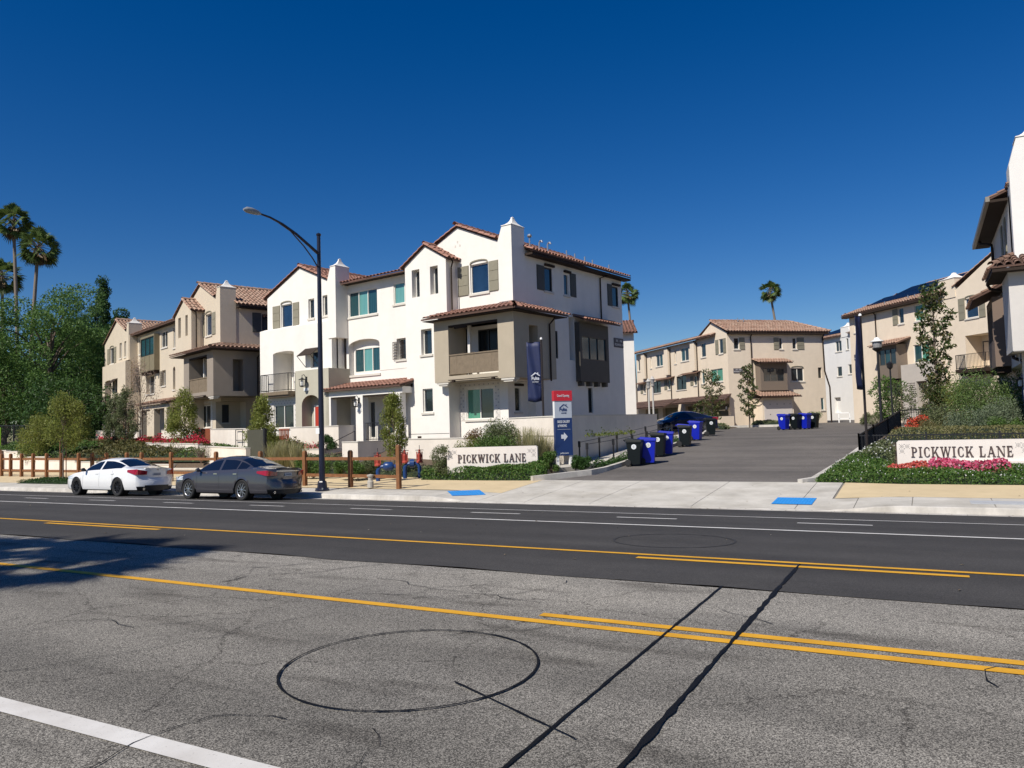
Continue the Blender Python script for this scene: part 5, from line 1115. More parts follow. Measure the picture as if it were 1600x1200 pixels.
# street retaining wall: steps down to the right
t = thing('retaining_wall', 'white stepped retaining wall behind the wooden fence on the left', 'retaining wall', (-41, 26.9, 0)); mb = MB(); mc = MB()
for x0, x1, z in ((-80, -50.3, 1.1), (-50.3, -49.1, 1.03), (-49.1, -48.3, .86), (-48.3, -46.2, .68), (-46.2, -43.3, .47), (-43.3, -41.3, .36), (-41.3, -37.5, .19), (-37.5, -34.9, .19), (-34.9, -30.5, -.0)):
    mb.box(x0 + 41, x1 + 41, 0, .25, -.6, z); mc.box(x0 + 41 - .02, x1 + 41 + .02, -.025, .275, z + .001, z + .05)
mb.build('wall_body', wall_st, t); mc.build('coping', stone, t)
t = thing('wall_pier', 'rust stained end pier of the stepped white wall, behind the leftmost fence posts', 'pier', (-50.9, 26.3, 0)); mb = MB(); mb.box(-.2, .3, 0, .5, -.3, 1.2); mb.build('pier_block', mat('pier_brown', (.33, .19, .12), .9, noise=.2), t)

# ================================================================ wooden fence
t = thing('wooden_fence', 'brown wooden post and two rail fence along the tan path behind the parked cars', 'fence', (-15.84, 20.95, -.28))
fy = lambda X: 20.95 + .0953 * (-15.84 - X)
def on_fence(px):
    th = math.atan((px - 800) / FPX) - YAW; k = math.tan(th)  # X = k*Y
    return k * (20.95 - .0953 * 15.84) / (1 + .0953 * k)
FX = [on_fence(p) for p in (620, 545, 474, 405, 336, 266, 220, 197, 165, 143, 122, 95, 72, 51, 33, 16, 2, -12, -25)]
ox, oy, oz = -15.84, 20.95, -.28
for i, X in enumerate(FX):
    Y = fy(X); z = zS(X, 23) - .03; h = 1.45 if i == 0 else 1.28; mb = MB(); w = .066
    mb.box(X - ox - w, X - ox + w, Y - oy - w, Y - oy + w, z - oz - .2, z - oz + h - .06)
    mb.hexa([(X - ox - w, Y - oy - w, z - oz + h - .06), (X - ox + w, Y - oy - w, z - oz + h - .06), (X - ox + w, Y - oy + w, z - oz + h - .06), (X - ox - w, Y - oy + w, z - oz + h - .06)],
            [(X - ox - .04, Y - oy - .04, z - oz + h), (X - ox + .04, Y - oy - .04, z - oz + h), (X - ox + .04, Y - oy + .04, z - oz + h), (X - ox - .04, Y - oy + .04, z - oz + h)])
    mb.build('post', fence_w, t)
    if i:
        Xp = FX[i - 1]
        for hh in (.98, .38):
            mb = MB(); mb.bar((X - ox, Y - oy + .02, z - oz + hh + random.uniform(-.01, .01)), (Xp - ox, fy(Xp) - oy + .02, z - oz + hh + random.uniform(-.01, .01)), .05, .11); mb.build('rail', fence_w, t)

# ================================================================ signs
def serif_word(word, H, T, m, parent, name='lettering', d=.03):
    """condensed slab-serif capitals built from polygons; T maps (a,z,depth)"""
    mb = MB(); st, th, sf = .15, .05, .045
    def P(a, z, dd): return T(x + a * H, z * H, dd)
    def poly(p): mb.prism(p, d, P)
    def ser(c, z, w=.3): poly([(c - w / 2, z - sf / 2), (c + w / 2, z - sf / 2), (c + w / 2, z + sf / 2), (c - w / 2, z + sf / 2)])
    def stem(a, z0=0, z1=1, w=st): poly([(a, z0), (a + w, z0), (a + w, z1), (a, z1)])
    def dia(x0, z0, x1, z1, w): poly([(x0, z0), (x0 + w, z0), (x1 + w, z1), (x1, z1)])
    def arc(cx, cz, rx, rz, a0, a1, wmax, n=12):
        for k in range(n):
            t0, t1 = a0 + (a1 - a0) * k / n, a0 + (a1 - a0) * (k + 1) / n
            w = lambda t: th + (wmax - th) * abs(math.cos(t)) ** 1.5
            pt = lambda t, e: (cx + (rx - e * w(t)) * math.cos(t), cz + (rz - e * th) * math.sin(t))
            poly([pt(t0, 0), pt(t1, 0), pt(t1, 1), pt(t0, 1)])
    adv = {'P': .68, 'I': .44, 'C': .72, 'K': .80, 'W': 1.06, 'L': .68, 'A': .80, 'N': .84, 'E': .66, ' ': .40}
    x = -sum(adv[c] for c in word) * H / 2
    for c in word:
        if c == 'P': stem(.08); ser(.165, 0, .34); ser(.12, 1, .2); arc(.27, .73, .28, .27, -1.57, 1.57, .16); poly([(.2, .94), (.28, .94), (.28, 1), (.2, 1)]); poly([(.2, .46), (.28, .46), (.28, .52), (.2, .52)])
        if c == 'I': stem(.09); ser(.175, 0, .34); ser(.175, 1, .34)
        if c == 'C': arc(.34, .5, .30, .51, .75, 2 * math.pi - .75, .17, 20); stem(.5, .68, .92, .06); stem(.52, .1, .3, .05)
        if c == 'K': stem(.07); ser(.155, 0, .33); ser(.155, 1, .33); dia(.22, .38, .52, .97, .07); dia(.50, .0, .30, .52, .17); ser(.60, 0, .24); ser(.56, 1, .24)
        if c == 'W': dia(.22, 0, .05, 1, .16); dia(.24, 0, .44, .97, .07); dia(.60, 0, .40, 1, .16); dia(.62, 0, .84, .97, .07); ser(.14, 1, .28); ser(.5, 1, .2); ser(.86, 1, .22)
        if c == 'L': stem(.07); ser(.155, 0, .3); ser(.155, 1, .33); poly([(.2, -.027), (.5, -.027), (.53, .27), (.48, .27), (.4, .04), (.2, .04)])
        if c == 'A': dia(.07, 0, .30, 1, .065); dia(.50, 0, .27, 1, .17); poly([(.18, .3), (.5, .3), (.48, .36), (.2, .36)]); ser(.1, 0, .24); ser(.59, 0, .28)
        if c == 'N': stem(.10, 0, 1, .065); stem(.60, 0, 1, .065); dia(.54, 0, .07, 1, .15); ser(.13, 0, .26); ser(.06, 1, .16); ser(.63, 1, .26)
        if c == 'E': stem(.07); poly([(.03, -.027), (.5, -.027), (.54, .25), (.49, .25), (.4, .04), (.03, .04)]); poly([(.03, 1.027), (.49, 1.027), (.51, .78), (.47, .78), (.4, .96), (.03, .96)]); stem(.22, .475, .53, .2); stem(.38, .4, .6, .04)
        x += adv[c] * H
    return mb.build(name, m, parent)
letter_m = mat('lettering_brown', (.09, .06, .055), .6); orn = mat('ornament_grey', (.36, .34, .33), .7)
def ornament(mb, ax, az, T, s=.2, flip=1):
    cells = [(0, 0), (1, 0), (0, -1)] if flip > 0 else [(0, 0), (-1, 0), (0, -1)]
    for cx, cz in cells:
        a, z = ax + cx * s, az + cz * s
        for q in range(8):
            t = q * math.pi / 4; r = s * .3; px_, pz = a + r * math.cos(t), z + r * math.sin(t); k = s * .085
            mb.prism([(px_ - k, pz), (px_, pz - k), (px_ + k, pz), (px_, pz + k)], .006, T)
        k = s * .1; mb.prism([(a - k, z - k), (a + k, z - k), (a + k, z + k), (a - k, z + k)], .006, T)
        for sx_, sz_ in ((-1, -1), (1, -1), (1, 1), (-1, 1)):
            px_, pz = a + sx_ * s * .42, z + sz_ * s * .42; k = s * .06; mb.prism([(px_ - k, pz - k), (px_ + k, pz - k), (px_ + k, pz + k), (px_ - k, pz + k)], .006, T)
def monument(label, loc, rz, w, z0, z1, th, H, zt, base=0):
    t = thing('neighbourhood_sign', label, 'sign', (loc[0], loc[1], z0), rz); h = z1 - z0; mb = MB(); r = .05
    prof = [(-w / 2, -.3), (w / 2, -.3), (w / 2, h - r), (w / 2 - r, h), (-w / 2 + r, h), (-w / 2, h - r)]
    mb.prism(prof, th, lambda a, z, d: (a, d, z)); mb.build('sign_wall', mat('sign_stucco', (.74, .68, .62), .85, noise=.04, bump=.3, dirt=.05), t)
    T = lambda a, z, d: (a, -.003 - d, z + zt - z0)
    serif_word('PICKWICK LANE', H, lambda a, z, d: (a, -.003 - d, z + zt - z0), letter_m, t)
    mb = MB(); TT = lambda a, z, d: (a, -.003 - d, z); s = .15
    ornament(mb, -w / 2 + .14, h - .17, TT, s, 1); ornament(mb, w / 2 - .14, h - .17, TT, s, -1); o = mb.build('floral_ornament', orn, t)
    if base: mb = MB(); mb.box(w * -.05, w / 2 + .2, -.12, -.004, -.3, base); mb.build('sign_base', mat('sign_stucco', (.74, .68, .62), .85), t)
    return t
p = at(765.5, 28.4); monument('white PICKWICK LANE sign wall above the clipped hedge left of the driveway', p, R(21), 3.38, -.15, .97, .32, .285, .42)
monument('white PICKWICK LANE sign wall behind the pink flowers right of the driveway', (.86, 27.0), 0, 3.5, -.1, .90, .36, .30, .40, .36)
navy = mat('sign_navy', (.012, .035, .13), .45); sred = mat('sign_red', (.50, .02, .035), .45); slight = mat('sign_grey_blue', (.42, .46, .52), .5)
def house_logo(mb, cx, cz, s, T):
    mb.prism([(cx - s, cz + s * .25), (cx - s * .1, cz + s * 1.0), (cx + s * .1, cz + s * 1.0), (cx + s * .1, cz + s * .82), (cx - s * .8, cz + s * .22)], .004, T)
    mb.prism([(cx + s * .1, cz + s * 1.0), (cx + s * 1.0, cz + s * .35), (cx + s * .85, cz + s * .25), (cx + s * .1, cz + s * .82)], .004, T)
    mb.prism([(cx + s * .45, cz + s * .7), (cx + s * .45, cz + s * 1.0), (cx + s * .62, cz + s * 1.0), (cx + s * .62, cz + s * .6)], .004, T)
t = thing('sales_sign', 'blue sales gallery sign with a white arrow and red top on white legs', 'sign', (-12.5, 27.3, .03), R(48))
mb = MB(); mb.box(-.36, .36, 0, .17, .48, 1.95); mb.build('sign_panel', navy, t)
mb = MB(); mb.box(-.36, .36, 0, .17, 1.95, 2.62); mb.build('upper_panel', slight, t)
mb = MB(); mb.box(-.385, .385, -.02, .19, 2.62, 3.02); mb.build('red_panel', sred, t)
mb = MB(); mb.box(-.368, -.361, -.002, .172, 1.95, 2.6); mb.build('side_strip', white_p, t)
for s in (-.27, .27): mb = MB(); mb.box(s - .05, s + .05, .03, .13, -.2, .48); mb.build('leg', white_p, t)
T = lambda a, z, d: (a, -.004 - d, z); whs = mat('sign_white', (.62, .64, .68), .5)
mb = MB(); mb.prism([(-.12, 1.14), (.0, 1.14), (.0, 1.05), (.15, 1.22), (.0, 1.39), (.0, 1.30), (-.12, 1.30)], .004, T); mb.build('arrow', whs, t)
text_mesh('SALES GALLERY', .145, whs, t, 'lettering', upright(.0, -.006, 1.80), bold=.002, sx=.52); text_mesh('& PARKING', .145, whs, t, 'lettering', upright(-.06, -.006, 1.64), bold=.002, sx=.52)
text_mesh('pulte.com', .10, whs, t, 'lettering', upright(.0, -.006, .58), sx=.9); text_mesh('Grand Opening', .15, whs, t, 'lettering', upright(0, -.026, 2.82), sx=.55)
mb = MB(); mb.box(-.28, .28, -.007, -.003, 1.5, 1.508); mb.build('rule_line', whs, t)
text_mesh('Pulte', .20, navy, t, 'lettering', upright(-.01, -.006, 2.28), bold=.004, sx=.8); text_mesh('HOMES', .07, navy, t, 'lettering', upright(0.02, -.006, 2.14)); mb = MB(); house_logo(mb, .02, 2.3, .19, T); mb.build('house_emblem', navy, t)
def banner_pole(label, loc, z0, z1, bz0, bz1, w, ang, logo):
    t = thing('banner_pole', label, 'banner pole', (loc[0], loc[1], z0), 0); mb = MB(); mb.tube([(0, 0, -.2), (0, 0, z1 - z0)], .045, 8); mb.build('pole', mat('pole_brown_black', (.025, .018, .016), .4), t)
    mb = MB(); mb.lathe([(.06, 0), (.05, .06), (.0, .1)], 8, (0, 0, z1 - z0)); mb.build('finial', white_p, t)
    ca, sa = math.cos(ang), math.sin(ang); n = 12; V = []; 
    for j in range(n + 1):
        f = j / n; z = bz1 - z0 - (bz1 - bz0) * f
        for i in range(9):
            u = .05 + w * i / 8; y = .03 * math.sin(i * .9 + f * 5) * (1 + f); V.append((u * ca - y * sa, u * sa + y * ca, z - .05 * math.sin(i * .4) * f))
    mb = MB(); mb.add(V, [(j * 9 + i, j * 9 + i + 1, (j + 1) * 9 + i + 1, (j + 1) * 9 + i) for j in range(n) for i in range(8)]); o = mb.build('banner', mat('banner_navy', (.010, .018, .07), .6, noise=.15), t, smooth=True)
    so_ = o.modifiers.new('s', 'SOLIDIFY'); so_.thickness = .006; so_.offset = 0
    for zz in (bz1 - z0, bz0 - z0): mb = MB(); mb.bar((0, 0, zz), (w * ca, w * sa, zz), .02); mb.build('banner_arm', iron, t)
    if logo:
        Tm = Matrix.Rotation(ang, 4, 'Z') @ Matrix.Rotation(math.pi, 4, 'Z'); cz = bz0 - z0 + .95
        q = lambda a, z, d: tuple(Tm @ Vector((a - w / 2, -.06 - d, z)))
        mb = MB(); house_logo(mb, 0, cz + .05, .2, q); mb.build('house_emblem', whs, t)
        text_mesh('Pulte', .2, whs, t, 'lettering', Tm @ upright(-w / 2, -.066, cz + .0), bold=.004, sx=.8); text_mesh('HOMES', .08, whs, t, 'lettering', Tm @ upright(-w / 2, -.066, cz - .15))
banner_pole('brown pole with a navy banner before the shaded side of the white row', (-14.2, 29.0), .1, 5.35, 2.75, 5.25, .58, R(180 + 24), 1)
banner_pole('brown pole with a dark banner seen edge on, beside the black fence', (-1.95, 30.35), .2, 5.35, 2.7, 5.3, .6, R(256), 0)

# ================================================================ lamps
navyblack = mat('lamp_blue_black', (.012, .014, .03), .35)
t = thing('street_lamp', 'tall dark street lamp with a long curved arm over the road behind the grey car', 'street lamp', (-18.28, 20.0, -.31))
mb = MB(); mb.tube([(0, 0, 0), (0, 0, 1.0), (0, 0, 8.85)], [.105, .098, .062], 14); mb.lathe([(.07, 0), (.085, .02), (.085, .07), (.0, .12)], 12, (0, 0, 8.82)); mb.build('pole', navyblack, t, smooth=True)
mb = MB(); mb.lathe([(.24, 0), (.24, .05), (.17, .09), (.15, .3), (.13, .34)], 8); mb.build('base_plate', navyblack, t)
for k in range(4): mb = MB(); mb.lathe([(.03, .05), (.03, .11), (0, .12)], 6, (.2 * math.cos(k * 1.57 + .78), .2 * math.sin(k * 1.57 + .78), 0)); mb.build('bolt', steel, t)
arm = [(0, -.05, 8.2), (-.02, -.5, 8.42), (-.04, -1.05, 8.68), (-.05, -1.65, 8.88), (-.05, -2.2, 8.98), (-.05, -2.65, 9.0)]
mb = MB(); mb.tube(arm, [.055, .05, .045, .04, .035, .032], 8); mb.build('arm', navyblack, t, smooth=True)
mb = MB(); mb.tube([(0, -.05, 7.7), (-.01, -.3, 7.98), (-.02, -.7, 8.32), (-.04, -1.3, 8.72), (-.05, -1.8, 8.88)], .022, 6); mb.build('brace', navyblack, t)
mb = MB(); mb.tube([(-.05, -2.6, 9.0), (-.05, -2.72, 9.01), (-.05, -2.95, 9.01), (-.05, -3.15, 9.0), (-.05, -3.28, 8.98)], [.04, .08, .105, .095, .03], 10); h = mb.build('lamp_head', mat('lamp_grey', (.24, .26, .28), .4), t, smooth=True); h.scale = (1, 1, 1)
mb = MB(); mb.box(-.14, .02, -.13, -.12, 1.95, 2.15); mb.build('label_plate', white_p, t)
def lantern_lamp(label, loc, z0, h, m, k=1.0, group=None):
    t = thing('lantern_lamp', label, 'lamp post', (loc[0], loc[1], z0), 0, group)
    mb = MB(); mb.lathe([(.16, 0), (.16, .25), (.09, .35), (.07, .6), (.055, h - .7)], 12); mb.build('post', m, t, smooth=True)
    mb = MB(); mb.lathe([(.05, 0), (.12, .05), (.2 * k, .14), (.22 * k, .2)], 12, (0, 0, h - .72)); mb.build('yoke', m, t)
    mb = MB(); mb.lathe([(.17 * k, 0), (.2 * k, .16), (.2 * k, .3)], 12, (0, 0, h - .5)); mb.build('lamp_glass', mat('lamp_glass_grey', (.3, .3, .3), .2), t)
    mb = MB(); mb.lathe([(.28 * k, 0), (.28 * k, .03), (.14 * k, .1), (.12 * k, .16), (.1 * k, .2), (0, .24)], 14, (0, 0, h - .2)); mb.build('hood', white_p if k > 1 else m, t)
p = at(1374, 38.5); lantern_lamp('black lantern lamp post with a pale hood right of the driveway', p, .55, 5.1, iron, 1.15)
for px_, lab in ((1013, 'pale slender lamp post in front of the garages, left one of the pair'), (1019.5, 'pale slender lamp post in front of the garages, right one of the pair')):
    p = at(px_, 54); lantern_lamp(lab, p, .95, 4.0 + (px_ < 1015) * -.15, mat('post_pale', (.5, .48, .45), .5), .7, 'pale lamp posts by the garages')

# ================================================================ black metal fences on the right
def iron_fence(label, pts, gap=.115, name='metal_fence'):
    x0, y0, z0, _ = pts[0]; t = thing(name, label, 'fence', (x0, y0, z0)); mp = MB()
    for (xa, ya, a0, a1), (xb, yb, b0, b1) in zip(pts, pts[1:]):
        q = lambda x, y, z: (x - x0, y - y0, z - z0); l = math.hypot(xb - xa, yb - ya); n = int(l / gap)
        for f in (0, 1):
            mb = MB(); mb.bar(q(xa, ya, (a1 - .04) if f else a0 + .1), q(xb, yb, (b1 - .04) if f else b0 + .1), .04, .04); mb.build('rail', iron, t)
        for k in range(1, n): s = k / n; x, y = xa + (xb - xa) * s, ya + (yb - ya) * s; za, zb = a0 + (b0 - a0) * s, a1 + (b1 - a1) * s; mp.bar(q(x, y, za + .04), q(x, y, zb), .02)
        np_ = max(1, round(l / 2.2))
        for k in range(np_ + 1): s = k / np_; x, y = xa + (xb - xa) * s, ya + (yb - ya) * s; za, zb = a0 + (b0 - a0) * s, a1 + (b1 - a1) * s; mb = MB(); mb.box(x - x0 - .03, x - x0 + .03, y - y0 - .03, y - y0 + .03, za - z0 - .3, zb - z0 + .05); mb.build('post', iron, t)
    o = mp.build('pickets', iron, t); o['kind'] = 'stuff'; return t
iron_fence('black picket fence climbing beside the driveway and turning behind the right sign', [(6.5, 30.3, .15, 1.02), (-2.25, 30.9, .1, 1.04), (-1.9, 33.5, .35, 1.32), (-1.5, 36.5, .65, 1.62), (-1.1, 40, 1.05, 1.97), (4.5, 42.0, 1.25, 2.2)], .1)
for side, lab in ((0, 'black posts with a thin rail on the driveway side of the ramp'), (1, 'black posts with a thin rail on the wall side of the ramp')):
    t = thing('ramp_railing', lab, 'railing', (-12, 28, 0)); pts = [(-11.55, 27.3), (-11.2, 29.2), (-11.1, 31.2), (-11.15, 33.3), (-11.25, 35.6), (-11.4, 38)] if not side else [(-12.3, 28.3), (-12.25, 30.3), (-12.25, 32.4), (-12.35, 34.6), (-12.45, 37), (-12.6, 39.6)]
    for x, y in pts:
        z = zD(y) + .12; mb = MB(); mb.box(x + 12 - .025, x + 12 + .025, y - 28 - .025, y - 28 + .025, z - .1, z + .62); mb.box(x + 12 - .045, x + 12 + .045, y - 28 - .03, y - 28 + .03, z + .62, z + .86); mb.build('post', iron, t)
    mb = MB(); mb.tube([(x + 12, y - 28, zD(y) + .93) for x, y in pts], .012, 5); mb.build('rail', iron, t)
iron_fence('black metal gate fence in front of the big tree at the far left edge', [(-60, 31.5, 1.0, 2.9), (-55.0, 31.0, .9, 2.8), (-52.6, 30.6, .9, 2.8)], .13)
t = thing('street_post', 'bright lime green panel on a post at the far left edge', 'sign', (*at(2, 55), .6)); mb = MB(); mb.box(-.5, .0, -.03, .03, .6, 2.1); mb.build('panel', mat('lime_panel', (.22, .42, .01), .6), t)

# ================================================================ wheeled bins
bin_black = mat('bin_black', (.004, .007, .008), .5, spec=.25); bin_blue = mat('bin_blue', (.004, .014, .36), .42, spec=.35); stick = mat('sticker_white', (.75, .78, .8), .5); wheel_m = mat('rubber', (.012, .012, .012), .7)
def make_bin(col, lab, loc, rz):
    t = thing('wheeled_bin', lab, 'wheeled bin', loc, rz, 'wheeled bins along the driveway')
    b = [(-.22, -.21, .06), (.22, -.21, .06), (.22, .21, .06), (-.22, .21, .06)]; m_ = [(-.27, -.26, .92), (.29, -.26, .92), (.29, .26, .92), (-.27, .26, .92)]
    mb = MB(); mb.hexa(b, m_); mb.box(-.29, .31, -.28, .28, .88, .95); mb.build('body', col, t, bevel=.012)
    mb = MB(); mb.hexa([(-.33, -.285, .955), (.34, -.285, .955), (.34, .285, .955), (-.33, .285, .955)], [(-.30, -.26, 1.06), (.30, -.25, 1.0), (.30, .25, 1.0), (-.30, .26, 1.06)]); mb.build('lid', col, t, bevel=.015)
    mb = MB(); mb.tube([(-.32, -.22, .95), (-.38, -.22, 1.0), (-.38, .22, 1.0), (-.32, .22, .95)], .017, 6); mb.build('handle', col, t)
    for s in (-.25, .25): mb = MB(); mb.lathe([(0, -.03), (.11, -.03), (.13, -.015), (.13, .015), (.11, .03), (0, .03)], 14, (-.23, s, .13), 'Y'); mb.build('wheel', wheel_m, t)
    mb = MB(); mb.bar((-.23, -.25, .13), (-.23, .25, .13), .03); mb.build('axle', steel, t)
    mb = MB(); mb.lathe([(0, 0), (.095, 0), (.095, -.004), (0, -.004)], 20, (.02, -.2615, .74), 'Y'); o = mb.build('round_sticker', stick, t)
    mb = MB(); mb.lathe([(.05, -.001), (.065, -.001), (.065, -.003), (.05, -.003)], 16, (.02, -.2665, .74), 'Y'); mb.box(-.0, .04, -.2695, -.2675, .71, .77); mb.build('sticker_emblem', orn, o)
    return t
K = make_bin(bin_black, 'nearest black wheeled bin, lowest on the driveway beside a blue one', (-9.95, 28.2, zD(28.2)), R(8))
Bl = make_bin(bin_blue, 'nearest blue wheeled bin, just behind the lowest black bin', (-9.62, 28.85, zD(28.9)), R(14))
for src, x, y, a, lab in ((K, -10.08, 31.6, 6, 'second black wheeled bin up the driveway, beside a blue one'), (Bl, -9.95, 32.35, 12, 'second blue wheeled bin up the driveway, behind the second black one'),
                          (K, -10.22, 36.2, 4, 'third black wheeled bin up the driveway, under a raised blue lid behind it'), (Bl, -10.5, 37.1, 5, 'third blue wheeled bin, only its lid showing over the third black bin'),
                          (Bl, -10.75, 40.2, -4, 'fourth blue wheeled bin, standing clear before the dark car'), (K, -11.05, 44.5, 20, 'last black wheeled bin of the left line, beside the garages'),
                          (Bl, -8.15, 51.9, -25, 'leftmost bin of the far group of four, blue with white lettering on its edge'), (K, -7.5, 52.3, -25, 'black wheeled bin between the two blue bins of the far group'),
                          (Bl, -6.95, 52.7, -25, 'blue wheeled bin right of the black one in the far group'), (K, -6.55, 53.6, -15, 'rightmost bin of the far group of four, black')):
    dup(src, (x, y, zD(y)), R(a), lab)

# ================================================================ backflow valves and small fittings
def backflow(label, px0, px1, d):
    (xa, ya), (xb, yb) = at(px0, d), at(px1, d); L_ = math.hypot(xb - xa, yb - ya); t = thing('backflow_valve', label, 'water valve', (xa, ya, zL(xa, ya)), math.atan2(yb - ya, xb - xa), 'backflow valves by the left sign')
    red = mat('valve_red', (.36, .05, .03), .6); bl = mat('valve_blue', (.012, .045, .16), .35)
    mb = MB(); mb.tube([(0, 0, -.2), (0, 0, .45), (.08, 0, .58), (.25, 0, .6)], .08, 10); mb.tube([(L_, 0, -.2), (L_, 0, .45), (L_ - .08, 0, .58), (L_ - .25, 0, .6)], .08, 10); mb.build('riser', bl, t, smooth=True)
    mb = MB(); mb.tube([(.22, 0, .6), (L_ * .35, 0, .6), (L_ * .65, 0, .6), (L_ - .22, 0, .6)], [.12, .17, .17, .12], 12); mb.build('pipe_body', bl, t, smooth=True)
    for x in (.0, L_):
        mb = MB(); mb.lathe([(.13, .0), (.13, .05), (.07, .1), (.08, .3), (.05, .42), (.03, .52)], 10, (x, 0, .62)); mb.box(x - .12, x - .08, -.03, .03, .7, 1.05); mb.box(x + .08, x + .12, -.03, .03, .7, 1.05); v = mb.build('gate_valve', red, t)
        mb = MB(); mb.lathe([(.13, 0), (.16, .0), (.16, .02), (.13, .02), (.13, 0)], 14, (x, 0, 1.1)); mb.bar((x - .14, 0, 1.11), (x + .14, 0, 1.11), .015); mb.bar((x, -.14, 1.11), (x, .14, 1.11), .015); mb.bar((x, 0, 1.05), (x, 0, 1.3), .02); mb.build('hand_wheel', iron, v)
backflow('blue pipe with two red valves behind the rightmost fence bay', 588, 621, 29.2)
backflow('dark blue pipe with two red valves right of the last fence post', 630, 653, 30.0)
t = thing('standpipe', 'short pale concrete standpipe stub behind the lower fence rail', 'standpipe', (*at(576, 26.5), -.25)); mb = MB(); mb.lathe([(.11, 0), (.11, .2), (.08, .24), (.08, .36), (.12, .38), (.12, .43), (0, .46)], 12); mb.build('stub', mat('standpipe_grey', (.4, .37, .32), .8, noise=.15), t)
for i, (x, y, lab) in enumerate(((1.5, 20.15, 'flat grey utility cover in the pavement at the right edge'),)):
    t = thing('utility_cover', lab, 'utility cover', (x, y, zS(x, y) + .004)); mb = MB(); mb.box(-.75, .75, -.33, .33, -.01, .006); mb.build('cover', mat('cover_grey', (.40, .41, .42), .8, noise=.1), t)
t = thing('hose_box', 'small white utility frame by the far white townhouse', 'utility frame', (*at(1308, 68), 1.2)); mb = MB()
for s in ((0, 0, 0, .9), (.9, 0, .9, .9), (0, .9, .9, .9), (0, .4, .9, .4)): mb.bar((s[0], 0, s[1]), (s[2], 0, s[3]), .09)
mb.build('frame', white_p, t)
t = thing('doorstep_lantern', 'dark post lantern in the shrubs before the cream block', 'lamp', (*at(1392, 46), 1.0)); mb = MB(); mb.tube([(0, 0, 0), (0, 0, 3.6)], .05, 6); mb.lathe([(.05, 0), (.16, .1), (.2, .35), (0, .5)], 8, (0, 0, 3.5)); mb.build('post', iron, t)

mb = MB(); t_ = [o for o in bpy.data.objects if o.name.startswith('boundary_wall')][0]
a_, b_ = b2(1.87, -3.012), b2(5.0, -3.012); mb.bar((a_[0] - t_.location.x, a_[1] - t_.location.y, 1.3 - t_.location.z), (b_[0] - t_.location.x, b_[1] - t_.location.y, 1.3 - t_.location.z), .012, .014); mb.build('control_joint', joint, t_)
# ================================================================ cars
tyre_m = mat('tyre', (.012, .012, .012), .8); carglass = mat('car_glass', (.006, .008, .014), .03, spec=1.0); plast = mat('black_plastic', (.01, .01, .011), .5)
tail_r = mat('tail_red', (.32, .008, .012), .12, coat=1); chrome = mat('chrome', (.7, .7, .7), .12, metal=1); alloy = mat('alloy', (.5, .5, .51), .3, metal=.9); darkalloy = mat('dark_alloy', (.035, .035, .04), .35, metal=.6)
plate_m = mat('number_plate', (.55, .56, .55), .5); headl = mat('headlight', (.55, .58, .6), .08, coat=1)
def pch(T, x):
    xs = [a for a, _ in T]; ys_ = [b for _, b in T]
    if x <= xs[0]: return ys_[0]
    if x >= xs[-1]: return ys_[-1]
    i = max(k for k in range(len(xs)) if xs[k] <= x); i = min(i, len(xs) - 2); h = xs[i + 1] - xs[i]; t = (x - xs[i]) / h
    d = [(ys_[k + 1] - ys_[k]) / (xs[k + 1] - xs[k]) for k in range(len(xs) - 1)]
    def m(k):
        if k == 0: return d[0]
        if k == len(xs) - 1: return d[-1]
        return 0 if d[k - 1] * d[k] <= 0 else 2 * d[k - 1] * d[k] / (d[k - 1] + d[k])
    m0, m1 = m(i) * h, m(i + 1) * h
    return (2 * t ** 3 - 3 * t * t + 1) * ys_[i] + (t ** 3 - 2 * t * t + t) * m0 + (-2 * t ** 3 + 3 * t * t) * ys_[i + 1] + (t ** 3 - t * t) * m1
